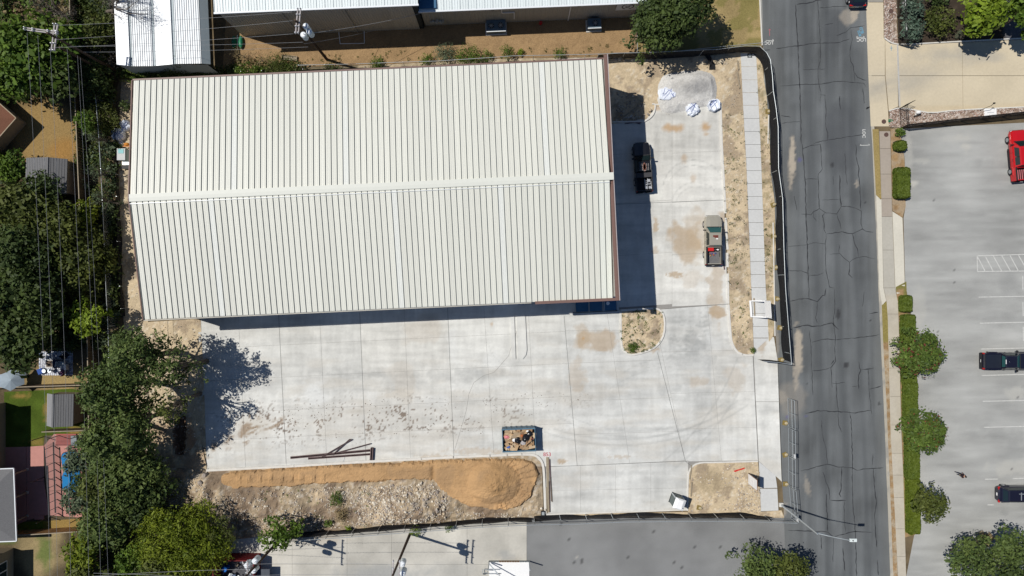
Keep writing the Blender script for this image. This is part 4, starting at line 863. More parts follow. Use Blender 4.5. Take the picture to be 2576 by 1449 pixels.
gable_shed('smaller grey shed with one smooth and one ribbed roof slope beside green lawn', 181, 1023, 3.0, 3.7, -.02, 2.1, 2.8, M_SHING, -.12, mat('smooth_grey_roof', (.28, .28, .29), .8, var=.08))
def hip_house(label, pts, eave, rise, rm, wallm, inset=.5, wins=(), nm='house'):
    """pts: roof outline at eave height in plan metres (ccw)"""
    c = sum((Vector(p) for p in pts), Vector((0, 0)))/len(pts)
    t = thing(nm, label, 'house', (c.x, c.y, 0)); P = [Vector(p)-c for p in pts]
    Wl = [p*(1-inset/p.length) for p in P]
    m = MB(); m.prism([(p.x, p.y) for p in Wl], 0, eave-.02); m.build('wall', wallm, t)
    (a, b, d, e) = P; s1 = (b-a).length; s2 = (d-b).length
    if s1 >= s2: r0 = (a+e)/2; r1 = (b+d)/2; k = s2/2/s1; R0 = r0.lerp(r1, k); R1 = r1.lerp(r0, k); fs = [(0, 1, 5, 4), (1, 2, 5), (2, 3, 4, 5), (3, 0, 4)]
    else: r0 = (a+b)/2; r1 = (d+e)/2; k = s1/2/s2; R0 = r0.lerp(r1, k); R1 = r1.lerp(r0, k); fs = [(0, 1, 4), (1, 2, 5, 4), (2, 3, 5), (3, 0, 4, 5)]
    V = [(p.x, p.y, eave) for p in P]+[(R0.x, R0.y, eave+rise), (R1.x, R1.y, eave+rise)]
    for f in fs:
        m = MB(); m.add([V[i] for i in f]+[(V[i][0], V[i][1], V[i][2]-.1) for i in f], [tuple(range(len(f))), tuple(range(2*len(f)-1, len(f)-1, -1))]); m.build('roof_slope', rm, t)
    m = MB()
    for i in range(4): m.bar(V[i], V[(i+1) % 4], .1, .14)
    m.build('fascia', M_WHITEM if rm is M_SHING else M_STUCCO, t); return t, c
def pts_px(L, h): return [(W(u, v, h).x, W(u, v, h).y) for u, v in L]
hip_house('brown shingled house roof corner at the left edge beyond the dry lawn', pts_px([(41, 297), (-135, 142), (-300, 330), (-124, 485)][::-1], 2.4), 2.4, 1.6, M_SHINGB, M_STUCCO)
hip_house('grey shingled house roof corner with white gutter overlooking the pink patio', pts_px([(42, 1361), (35, 1178), (-190, 1186), (-183, 1369)][::-1], 3.0), 3.0, 1.4, M_SHING, M_STUCCO, inset=3.6)
def wall_house(label, u, v0, v1, hh, wins, x_w=9, rm=M_SHING):
    t = thing('house', label, 'house', (W(u, v0).x, W(u, v1).y, 0)); L = W(u, v0).y-W(u, v1).y
    MB().box((-x_w/2, L/2, hh/2), (x_w, L, hh)).build('wall', M_STUCCO, t)
    for y, z, w, h in wins:
        f = MB().box((.02, y*L, z), (.06, w, h)).build('window', M_WHITE, t)
        g = MB(); 
        for s in (-1, 1): g.box((.055, y*L+s*w*.24, z), (.02, w*.42, h*.85))
        g.build('pane', M_WIN, f)
    m = MB(); m.add([(.45, -.4, hh-.1), (.45, L+.4, hh-.1), (-x_w/2, L+.4, hh+1.6), (-x_w/2, -.4, hh+1.6), (-x_w-.4, -.4, hh-.1), (-x_w-.4, L+.4, hh-.1)], [(0, 1, 2, 3), (3, 2, 5, 4)]); m.build('roof', rm, t)
    return t
wall_house('beige house wall with two white windows beside the green lawn', 14, 1012, 1172, 4.3, [(.72, 2.0, 1.3, 1.4), (.12, 2.4, 1.6, 1.6)])
wall_house('dark roofed house with white framed window at the bottom left corner', 34, 1378, 1560, 3.2, [(.75, 1.8, 2.2, 1.5)], rm=M_SHINGB)

for i_, v_ in enumerate((1180, 1238, 1297)):
    q_ = W(70, v_); o_ = thing('porch_post', ('upper', 'middle', 'lower')[i_]+' tan porch post at edge of grey roof above pink patio', 'post', q_); MB().box((0, 0, 1.45), (.14, .14, 2.9)).build('shaft', M_STUCCO, o_); MB().box((0, 0, .08), (.26, .26, .16)).build('foot', M_KERB, o_)
# pink patio, pool and screen cage
patio = thing('patio', None, None, kind='structure')
for pl in ([(-80, 1127), (66, 1124), (66, 1310), (40, 1322), (-80, 1322)], [(67, 1124), (110, 1121), (111, 1210), (67, 1212)], [(67, 1213), (111, 1211), (124, 1294), (67, 1309)], [(112, 1120), (136, 1092), (206, 1092), (206, 1160), (113, 1165)], [(113, 1166), (206, 1161), (206, 1230), (119, 1235)], [(119, 1236), (206, 1231), (206, 1302), (125, 1296)]):
    P = [(W(*p).x, W(*p).y) for p in pl]; MB().prism(P, -.06, .02).build('paving_slab', M_PINKC, patio)
pool = thing('swimming_pool', 'blue kidney shaped swimming pool with wavy edge beside pink paving', 'pool', W(175, 1185))
wav = [(158, 1141), (168, 1137), (200, 1137), (204, 1240), (160, 1237), (157, 1222), (158, 1208), (156, 1200), (159, 1192), (161, 1180), (157, 1170), (156, 1160), (154, 1152)]
c0 = W(175, 1185); P = [(W(*p).x-c0.x, W(*p).y-c0.y) for p in smooth_poly(wav, 1)]
MB().prism(P, .021, .04).build('water', M_WATER, pool)
P2 = [(x*1.06, y*1.04) for x, y in P]; MB().prism(P2, .0205, .03).build('coping', mat('pool_coping', (.05, .03, .03), .7), pool)
cage = thing('pool_cage', 'dark framed mesh screen enclosure over the blue pool and pink patio', 'enclosure', W(160, 1200)); o0 = W(160, 1200)
def cb(u, v, h): return W(u, v, h)-Vector((o0.x, o0.y, 0))
ZC = 2.5
for v in (1127, 1148, 1169, 1187, 1206, 1225, 1243, 1262, 1281, 1297):
    m = MB(); x0 = 112+(v-1120)*.07
    m.bar(cb(x0, v+4, 2.2), cb(x0+22, v-6, ZC+.2), .06, .08); m.bar(cb(x0+22, v-6, ZC+.2), cb(x0+38, v+4, 2.2), .06, .08); m.build('rafter', M_IRON, cage)
m = MB(); m.bar(cb(134, 1112, ZC+.2), cb(139, 1290, ZC+.2), .08, .1); m.build('ridge_beam', M_IRON, cage)
for u0, u1 in ((111, 125), (150, 158)):
    m = MB(); m.bar(cb(u0, 1125, 2.2), cb(u1, 1300, 2.2), .08, .1); m.build('eave_beam', M_IRON, cage)
for u, v in ((112, 1098), (112, 1200), (124, 1300), (150, 1095), (206, 1094), (206, 1300)):
    m = MB(); a = cb(u, v, 0); m.box((a.x, a.y, 1.1), (.07, .07, 2.2)); m.build('post', M_IRON, cage)
M_SCREEN = mat('insect_screen', (.05, .05, .05), .8, var=0, alpha=.30)
m = MB(); m.quad(cb(111, 1097, 2.3), cb(206, 1093, 2.3), cb(206, 1120, ZC), cb(112, 1124, ZC)); m.quad(cb(112, 1124, 2.22), cb(125, 1300, 2.22), cb(139, 1292, ZC+.18), cb(134, 1112, ZC+.18)); m.quad(cb(134, 1112, ZC+.18), cb(139, 1292, ZC+.18), cb(158, 1300, 2.22), cb(150, 1124, 2.22)); m.build('screen', M_SCREEN, cage)
t = thing('red_mat', 'small pale pink slab lying in house shadow on the patio', 'slab', W(153, 1301), .02)
t.location = W(100, 1301); MB().box((0, 0, .06), (1.1, .5, .1)).build('slab', M_PINKC, t)
t = thing('deck_box', 'grey ribbed deck box against pool enclosure beside red boards', 'box', W(195, 1106)); MB().box((0, 0, .35), (.6, 1.1, .6)).build('body', M_BLUEG, t); MB().box((0, 0, .68), (.66, 1.16, .06)).build('lid', M_BLUEG, t)
rb = thing('red_deck', 'red wooden deck boards at top end of pool enclosure', 'deck', W(168, 1106))
for i in range(7): MB().box((0, .62-.2*i, .1), (2.3, .17, .06)).build('board', mat('red_deck_board', (.36, .09, .08), .7, var=.15, obj_var=.2), rb)

# mosaic patio with seats
mo = thing('mosaic_patio', None, None, (W(141, 914).x, W(141, 914).y, 0), kind='structure')
MB().box((0, 0, -.01), (3.95, 2.8, .04)).build('bed', mat('mosaic_grout', (.30, .30, .33), .8), mo)
r = random.Random(9); tv = []
for k in range(4):
    q = MB(); n = r.choice((5, 6)); a0 = r.random(); pts = [(.115*r.uniform(.75, 1.1)*math.cos(2*math.pi*i/n+a0), .085*r.uniform(.75, 1.15)*math.sin(2*math.pi*i/n+a0)) for i in range(n)]
    q.prism(pts, 0, .02); tv.append([q.me('stone', mm_) for mm_ in (mat('white_flagstone', (.62, .64, .70), .6, obj_var=.2), mat('blue_flagstone', (.22, .28, .42), .6, obj_var=.3))])
for i in range(17):
    for j in range(16):
        x = -1.9+i*.237+r.uniform(-.03, .03); y = -1.32+j*.177+r.uniform(-.02, .02)
        linkmesh('stone', r.choice(tv)[1 if r.random() < .25 else 0], mo, (x, y, .012), (0, 0, r.random()*6))
def seat(nm, cat, label, u, v, rz, m1, arms=True, s=.6):
    t = thing(nm, label, cat, W(u, v), rz)
    MB().box((0, 0, .42), (s, s, .07)).build('seat', m1, t); MB().box((0, s/2, .72), (s, .07, .55)).build('backrest', m1, t)
    for x in (-1, 1):
        for y in (-1, 1): MB().tube((x*s*.45, y*s*.45, 0), (x*s*.45, y*s*.45, .42), .025).build('leg', M_IRON, t)
    if arms:
        for x in (-1, 1): MB().bar((x*s*.5, -s*.4, .62), (x*s*.5, s*.45, .62), .05, .04).build('armrest', m1, t)
    return t
M_NAVY = mat('navy_fabric', (.015, .02, .05), .8)
seat('patio_chair', 'chair', 'dark chair at top right corner of mosaic patio beneath the trees', 171, 893, 2.4, M_NAVY)
seat('patio_chair', 'chair', 'black chair with white rounded arms at right edge of mosaic patio', 172, 922, -1.5, M_WHITE)
seat('patio_chair', 'chair', 'purple and black folding chair at bottom right of mosaic patio', 165, 935, -2.3, mat('purple_fabric', (.08, .03, .07), .8))
seat('patio_chair', 'chair', 'low striped metal chair in centre of mosaic patio facing firepit', 160, 915, 1.4, M_GALV)
t = thing('blue_ottoman', 'blue square stool at bottom left corner of mosaic patio', 'stool', W(107, 933), .4); MB().box((0, 0, .4), (.62, .62, .1)).build('seat', mat('blue_fabric', (.03, .08, .30), .8), t)
for x, y in ((-.25, -.25), (.25, -.25), (.25, .25), (-.25, .25)): MB().tube((x, y, 0), (x, y, .36), .03).build('leg', M_IRON, t)
for u, lab in ((118, 'round grey topped stool beside blue stool on mosaic patio'), (132, 'round grey topped stool left of the purple chair on mosaic patio')):
    t = thing('round_stool', lab, 'stool', W(u, 932)); MB().tube((0, 0, .5), (0, 0, .56), .22, .22, 14).build('top', M_GALV, t); MB().tube((0, 0, 0), (0, 0, .5), .12, .05, 8).build('pedestal', M_IRON, t)
t = thing('fire_pit', 'square brown fire pit set in pale frame on mosaic patio', 'fire pit', W(130, 914)); MB().box((0, 0, .2), (.75, .75, .36)).build('basin', mat('rusty_brown', (.10, .07, .05), .8), t)
for a in ((0, .42, .9, .1), (0, -.42, .9, .1), (.42, 0, .1, .74), (-.42, 0, .1, .74)): MB().box((a[0], a[1], .36), (a[2], a[3], .06)).build('rim', M_KERB, t)
t = thing('blue_table', 'dark blue square low table in middle of mosaic patio', 'table', W(147, 914)); MB().box((0, 0, .42), (.75, .9, .06)).build('top', M_NAVY, t)
for x, y in ((-.3, -.4), (.3, -.4), (.3, .4), (-.3, .4)): MB().tube((x, y, 0), (x, y, .4), .03).build('leg', M_GALV, t)
um = thing('parasol', 'tilted grey patio parasol with pointed corners beside mosaic patio', 'parasol', W(66, 945)); c0 = Vector((-.1, -.2, 2.35))
Rt = Matrix.Rotation(.35, 3, 'Y') @ Matrix.Rotation(.5, 3, 'Z')
ring = []; m = MB()
for i in range(12):
    a = math.pi*i/6; rr = 1.55 if i % 2 == 0 else 1.25; ring.append(c0+Rt @ Vector((rr*math.cos(a), rr*.8*math.sin(a), -.5 if i % 2 == 0 else -.4)))
for i in range(12):
    g = MB(); g.add([c0, ring[i], ring[(i+1) % 12]], [(0, 1, 2)]); g.build('canopy_panel', M_GREYT, um)
MB().tube((0, 0, 0), c0, .03).build('pole', M_GALV, um); MB().tube((0, 0, 0), (0, 0, .1), .3, .3, 12).build('base', M_PLAST, um)
t = thing('orange_kayak', 'orange plastic float at the left edge below grey parasol', 'float', W(8, 966), .5); MB().ball((0, 0, .3), .9, 1, .45, .3, 12, 6).build('hull', M_ORANGE, t); MB().ball((0, 0, .42), .5, .8, .4, .2, 10, 5).build('seat', M_PLAST, t)
t = thing('white_grill', 'white covered object at the left edge above orange float', 'cover', W(10, 950)); MB().ball((0, 0, .5), .8, 1, .6, .6, 12, 7, .05).build('cover', M_WHITE, t); MB().box((0, 0, .1), (1, .6, .2)).build('base', M_PLAST, t)

# ------------------------------------------------------------------ fences
def lin(pts, step):
    """points at even spacing along a polyline in metres"""
    out = [pts[0].copy()]; carry = 0
    for a, b in zip(pts[:-1], pts[1:]):
        L = (b-a).length; d = step-carry
        while d <= L: out.append(a.lerp(b, d/L)); d += step
        carry = (L-(d-step)) if d > L else 0
    return out
def board_fence(label, pts, h, m=None, cap=M_WOOD, bw=.30, h0=.0):
    m = m or mat('shade_dark_boards', (.13, .09, .055), .9, var=.25, nscale=3, obj_var=.3)  # default board colour darkened to stand for the shaded east face
    P = [W(*p) for p in pts]; o = P[0].copy(); t = thing('board_fence', label, 'fence', o); P = [p-o for p in P]
    Q = lin(P, bw); cache = {}
    me = MB().box((0, 0, h/2), (bw-.025, .03, h)).me('board', m); n = 0; big = MB()
    for a, b in zip(Q[:-1], Q[1:]):
        c = (a+b)/2; ang = math.atan2(b.y-a.y, b.x-a.x)
        if n < 290: linkmesh('board', me, t, (c.x, c.y, RND.uniform(-.03, .03)), (0, 0, ang))
        else: big.box((c.x, c.y, h/2), (bw-.025, .03, h), rz=ang)
        n += 1
    if big.v: big.build('far_boards', m, t)['kind'] = 'stuff'
    mm = MB()
    for a, b in zip(P[:-1], P[1:]): mm.bar((a.x, a.y, h+.02), (b.x, b.y, h+.02), .10, .05)
    mm.build('cap_rail', cap, t); return t
board_fence('long dark board fence running down the wooded left side of the photo', [(199, -60), (202, 120), (214, 270), (220, 420), (226, 560), (235, 724), (244, 860), (246, 1000), (248, 1120), (252, 1270), (256, 1470)], 1.8)
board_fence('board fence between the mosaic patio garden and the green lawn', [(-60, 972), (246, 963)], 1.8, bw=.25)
board_fence('sunlit brown board fence below the pink patio', [(-60, 1338), (100, 1331), (246, 1322)], 1.8, m=M_FWOOD, bw=.22)
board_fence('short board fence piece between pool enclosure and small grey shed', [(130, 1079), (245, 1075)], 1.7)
board_fence('short fence below the shaded grey shed', [(150, 528), (230, 521)], 1.6, m=M_WOOD)
def link_fence(label, pts, h, post=3.0, fabric=None, mesh=True, fh=None, nm='chain_link_fence', wav=.08, rail=True, lean=0.0):
    P = [W(*p) for p in pts]; o = P[0].copy(); t = thing(nm, label, 'fence', o); P = [p-o for p in P]
    for i, q in enumerate(lin(P, post)):
        MB().tube((q.x, q.y, 0), (q.x+lean, q.y, h+.04), .035, .035, 6).build('post', M_GALV, t)
    if rail:
        m = MB(); m.path([(p.x+lean, p.y, h) for p in P], .032, 5); m.build('top_rail', M_GALV, t)
    if mesh:
        m = MB()
        for a, b in zip(P[:-1], P[1:]): m.quad((a.x, a.y, 0), (b.x, b.y, 0), (b.x+lean, b.y, h), (a.x+lean, a.y, h))
        m.build('mesh', M_CHAIN, t)
    if fabric is not None:
        Q = lin(P, .35); fh = fh or h-.05; V = []; F = []; nz = 5; r = random.Random(len(pts)+int(h*10)); ph = 0
        for i, q in enumerate(Q):
            a = Q[max(i-1, 0)]; b = Q[min(i+1, len(Q)-1)]; d = (b-a).normalized(); n_ = Vector((-d.y, d.x, 0))
            ph += r.uniform(.2, .9); sag = r.uniform(-.04, .02)
            for k in range(nz):
                z = fh*k/(nz-1); w = wav*math.sin(ph+k*.8)*(.4+.6*math.sin(math.pi*k/(nz-1)))-.04+(.12*math.sin(ph*.37) if k == 0 else 0)
                V.append((q.x+n_.x*w+lean*k/(nz-1), q.y+n_.y*w, max(.01, z+sag*(k == nz-1))))
        for i in range(len(Q)-1):
            for k in range(nz-1): a = i*nz+k; F.append((a, a+nz, a+nz+1, a+1))
        mb = MB(); mb.add(V, F); mb.build('windscreen', fabric, t, smooth=True)
    return t
link_fence('tall black screened construction fence curving round the corner and along the street', [(1500, 152), (1540, 149), (1640, 147), (1760, 141), (1790, 140), (1860, 131), (1895, 132), (1912, 148), (1921, 165), (1926, 205), (1928, 240), (1935, 285), (1940, 330), (1941, 432), (1951, 505), (1954, 624), (1958, 724), (1964, 802), (1973, 912)], 2.1, 3.0, M_BLACKF, False, nm='screened_fence')
link_fence('short black screened fence return at the open driveway mouth', [(1973, 912), (1940, 907), (1905, 904)], 2.0, 1.6, M_BLACKF, False, nm='screened_fence')
link_fence('chain link fence along the dry grass strip behind the new warehouse', [(761, 175), (900, 172), (1000, 168), (1100, 165), (1240, 156), (1290, 152), (1450, 149), (1585, 145), (1700, 140), (1830, 127), (1916, 119)], 1.6, 3.0)
link_fence('low black silt screen sagging behind the roof edge of the new warehouse', [(560, 186), (760, 179), (1000, 172), (1200, 162), (1290, 158), (1500, 153)], .7, 2.4, M_BLACKF, False, nm='silt_fence', rail=False)
link_fence('chain link gate fence between dry grass strip and oak tree', [(1597, 142), (1596, 100), (1592, 45)], 1.8, 2.0)
link_fence('chain link fence running down the wooded left side of the site', [(262, 200), (275, 360), (283, 500), (292, 724), (298, 850), (300, 1000)], 2.0, 3.6)
link_fence('black silt screen on the ground left of the warehouse', [(299, 330), (299, 365), (294, 388), (300, 420), (302, 450), (305, 560), (306, 640), (312, 724), (316, 800)], .85, 2.6, M_BLACKF, False, nm='silt_fence', wav=.14, rail=False)
link_fence('black screened fence along the bottom of the site below the rubble', [(700, 1346), (816, 1334), (894, 1328), (994, 1320), (1214, 1304), (1288, 1299), (1338, 1300)], 1.75, 3.0, M_BLACKF, False, nm='silt_fence', rail=False)
link_fence('black screened fence along the bottom of the concrete driveway', [(1343, 1299), (1408, 1295), (1563, 1291), (1738, 1290), (1873, 1291), (1932, 1298)], 1.7, 3.0, M_BLACKF, False, nm='silt_fence', rail=False)
link_fence('chain link fence along the bottom edge of the site', [(700, 1350), (894, 1337), (994, 1329), (1214, 1313), (1345, 1307), (1450, 1305), (1563, 1300), (1738, 1298), (1873, 1299), (1990, 1303)], 1.8, 3.0)
# temporary fence panels by the street
def temp_panel(label, a, b, sign):
    A, B = W(*a), W(*b); t = thing('temporary_fence_panel', label, 'fence panel', A, 0, 'temporary wire fence panels standing in the street'); d = B-A
    for p in (Vector((0, 0, 0)), d*.5, d): MB().tube((p.x, p.y, 0), (p.x, p.y, 2.0), .03).build('upright', M_GALV, t)
    for z in (.1, 1.15, 2.0): MB().tube((0, 0, z), (d.x, d.y, z), .028).build('rail', M_GALV, t)
    m = MB(); m.quad((0, 0, .1), (d.x, d.y, .1), (d.x, d.y, 2), (0, 0, 2)); m.build('mesh', M_CHAIN, t)
    if sign: MB().box((d.x*.94+.04, d.y*.94, 1.6), (.05, .5, .4)).build('small_sign', M_WHITE, t)
temp_panel('uppermost wire fence panel in the street below driveway mouth', (1981, 1001), (1983, 1072), 0)
temp_panel('second wire fence panel down the street edge', (1983, 1076), (1984, 1144), 1)
temp_panel('third wire fence panel beside the leaning site sign', (1983, 1147), (1984, 1220), 0)
temp_panel('lowest wire fence panel next to the street lamp', (1985, 1224), (1991, 1300), 1)
sb = None
for i, (u, v, lab) in enumerate([(1933, 281, 'topmost yellow sandbag weight at fence foot beside the new sidewalk'), (1946, 515, 'second yellow sandbag weight down the black street fence'), (1947, 595, 'yellow sandbag weight at fence foot right of the tan pickup'), (1952, 673, 'yellow sandbag weight just above the white framed sign'),
                                 (1955, 752, 'yellow sandbag weight right behind the white framed sign'), (1963, 825, 'yellow sandbag weight between white sign and fence end'), (1966, 905, 'yellow sandbag weight at lower end of black street fence'), (1976, 1064, 'sandbag weight below driveway mouth beside wire panels'),
                                 (1976, 1143, 'sandbag weight beside second wire fence panel'), (1977, 1217, 'sandbag weight beside leaning site sign at street edge'), (1760, 1277, 'sandbag weight in the dirt corner near the portable toilet')]):
    if sb is None:
        sb = thing('sandbag', lab, 'sandbag', W(u, v), 0, 'sandbag weights holding down the street fences')
        MB().box((-.12, 0, .06), (.5, .55, .1)).build('foot', M_YEL, sb); MB().ball((.06, 0, .2), .21, 1.1, .85, .5, 10, 6, .12).build('bag', mat('sand_sack', (.40, .34, .22), .85, var=.2), sb)
    else: copy_thing(sb, W(u, v), RND.uniform(-.4, .4), lab)
# iron estate fences at the upper right driveway
def iron_fence(label, pts, h, sp=.14, fabric=False):
    P = [W(*p) for p in pts]; o = P[0].copy(); t = thing('iron_fence', label, 'fence', o); P = [p-o for p in P]
    for z in (.15, h-.35, h): 
        m = MB(); m.path([(p.x, p.y, z) for p in P], .028, 4); m.build('rail', M_IRON, t)
    pk = MB().box((0, 0, h/2), (.02, .02, h)).me('picket', M_IRON)
    for i, q in enumerate(lin(P, sp)):
        if i < 290: linkmesh('picket', pk, t, (q.x, q.y, 0))
    for q in lin(P, 2.4): MB().box((q.x, q.y, h/2+.03), (.07, .07, h+.06)).build('post', M_IRON, t)
    if fabric:
        m = MB()
        for a, b in zip(P[:-1], P[1:]): m.quad((a.x, a.y+.03, .05), (b.x, b.y+.03, .05), (b.x, b.y+.03, h), (a.x, a.y+.03, h))
        m.build('screen', mat('dark_screen', (.02, .02, .02), .8, alpha=.75), t)
    return t
iron_fence('black iron fence and open gate beside the rock bed at upper right garden', [(2253, -60), (2258, 60), (2260, 112)], 1.9, .13)
iron_fence('black iron gate leaf folded at the corner of the upper driveway', [(2260, 113), (2285, 116)], 1.9, .13)
iron_fence('long black screened iron fence between rock bed and parking lot', [(2265, 322), (2400, 307), (2576, 288), (2800, 264)], 1.8, .16, True)
iron_fence('short black iron gate end standing over the lower rock bed', [(2261, 274), (2265, 322)], 1.8, .12)
iron_fence('black iron gate leaf sticking out over the beige driveway', [(2261, 274), (2281, 262)], 1.7, .12)
for (u, v, lab) in ((2268, 22, 'upper white rectangular gate notice on black iron fence'), (2271, 78, 'lower white gate notice on black iron fence')):
    t = thing('gate_sign', lab, 'sign', W(u-9, v+3, 0, z=1.2)); MB().box((0, 0, 0), (.05, 1.0, .7)).build('board', M_WHITE, t); mk = MB()
    for k in range(4): mk.box((-.035, 0, .22-.14*k), (.01, .8, .04))
    mk.build('lettering', M_GALV, t)
t = thing('utility_cover', 'white rounded utility cover lying on the lower rock bed', 'cover', W(2490, 284), .02); MB().box((0, 0, .08), (1.5, .95, .14), taper=.92).build('lid', M_WHITE, t); MB().box((0, 0, .155), (.8, .05, .012)).build('handle_slot', M_GALV, t)
t = thing('gate_camera', 'curved black intercom post leaning over the rock bed', 'post', W(2463, 279)); MB().path([(0, 0, 0), (.1, .1, .9), (.5, .25, 1.25), (.8, .5, 1.3)], .03).build('arm', M_IRON, t); MB().box((.85, .55, 1.3), (.2, .15, .15)).build('head', M_PLAST, t)
t = thing('gate_motor', 'small white gate motor with black arm on the rock bed', 'gate motor', W(2306, 285)); MB().ball((0, 0, .35), .3, 1, .7, 1, 10, 6).build('housing', M_WHITE, t); MB().bar((-.5, -.4, .3), (.3, -.2, .3), .08, .06).build('arm', M_IRON, t); MB().box((0, 0, .05), (.5, .5, .1)).build('base', M_KERB, t)
# ------------------------------------------------------------------ trees and plants
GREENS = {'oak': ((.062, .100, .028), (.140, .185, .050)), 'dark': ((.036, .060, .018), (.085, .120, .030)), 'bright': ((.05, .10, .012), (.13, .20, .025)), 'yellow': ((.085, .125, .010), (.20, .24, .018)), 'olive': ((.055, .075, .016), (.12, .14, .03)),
          'grey': ((.07, .10, .055), (.15, .19, .11)), 'blue': ((.06, .10, .07), (.13, .18, .13)), 'bare': ((.16, .14, .12), (.26, .24, .21)), 'myrtle': ((.06, .10, .02), (.13, .19, .035)), 'dry': ((.22, .16, .08), (.34, .27, .14)), 'turfy': ((.06, .095, .012), (.13, .17, .022)), 'turfy2': ((.07, .10, .010), (.14, .18, .018)), 'lime': ((.10, .16, .012), (.24, .32, .03))}
def leaf_arrays(lobes, dens, size, pal, rng, up=.3, flat=.8, elong=.6, inner=.55, extra=None):
    c1, c2 = np.array(GREENS[pal][0]), np.array(GREENS[pal][1]); VS = []; CS = []
    for (cx, cy, cz, r) in lobes:
        n = max(12, int(dens*r*r)); d = rng.normal(size=(n, 3)); d /= np.linalg.norm(d, axis=1)[:, None]
        d[:, 2] = np.where(d[:, 2] < -.35, -d[:, 2]*.5, d[:, 2])
        rad = r*(inner+(1.08-inner)*rng.random(n)**.5)*(1+.16*rng.normal(size=n).clip(-1.5, 1.8))
        p = np.stack([cx+d[:, 0]*rad, cy+d[:, 1]*rad, cz+d[:, 2]*rad*flat], 1)
        nn = d*.7+rng.normal(size=(n, 3))*.55+np.array([0, 0, up]); nn /= np.linalg.norm(nn, axis=1)[:, None]
        tt = np.cross(nn, rng.normal(size=(n, 3))); tt /= np.linalg.norm(tt, axis=1)[:, None]+1e-9; bb = np.cross(nn, tt)
        s = size*np.where(rng.random(n) < .12, 1.5, 1)[:, None]*rng.uniform(.45, 1.25, n)[:, None]
        q = np.stack([p-tt*s-bb*s*elong, p+tt*s*.9-bb*s*elong*.5, p+tt*s+bb*s*elong, p-tt*s*.7+bb*s*elong*.8], 1)
        VS.append(q.reshape(-1, 3)); lv = rng.uniform(-.1, .65); v = np.clip(lv+.45*rng.random(n), 0, 1)[:, None]
        c = c1*(1-v)+c2*v; c = c*rng.uniform(.75, 1.25, n)[:, None]
        if extra is not None:
            k = rng.random(n) < extra[1]*(1.6 if rng.random() < .4 else .2); c[k] = np.array(extra[0])*rng.uniform(.7, 1.2, k.sum())[:, None]
        CS.append(np.repeat(c, 4, 0))
    return np.concatenate(VS), np.concatenate(CS)
def leaf_mesh(name, V, C):
    n = len(V)//4; me = bpy.data.meshes.new(name)
    me.vertices.add(len(V)); me.vertices.foreach_set('co', V.astype(np.float32).ravel())
    me.loops.add(4*n); me.loops.foreach_set('vertex_index', np.arange(4*n, dtype=np.int32))
    me.polygons.add(n); me.polygons.foreach_set('loop_start', np.arange(0, 4*n, 4, dtype=np.int32)); me.polygons.foreach_set('loop_total', np.full(n, 4, np.int32))
    me.update(calc_edges=True); me.materials.append(M_LEAF)
    a = me.color_attributes.new('Col', 'FLOAT_COLOR', 'POINT'); cc = np.ones((len(V), 4), np.float32); cc[:, :3] = C; a.data.foreach_set('color', cc.ravel())
    return me
SEED = [100]; G_WEST = 'trees crowding the left side of the site'
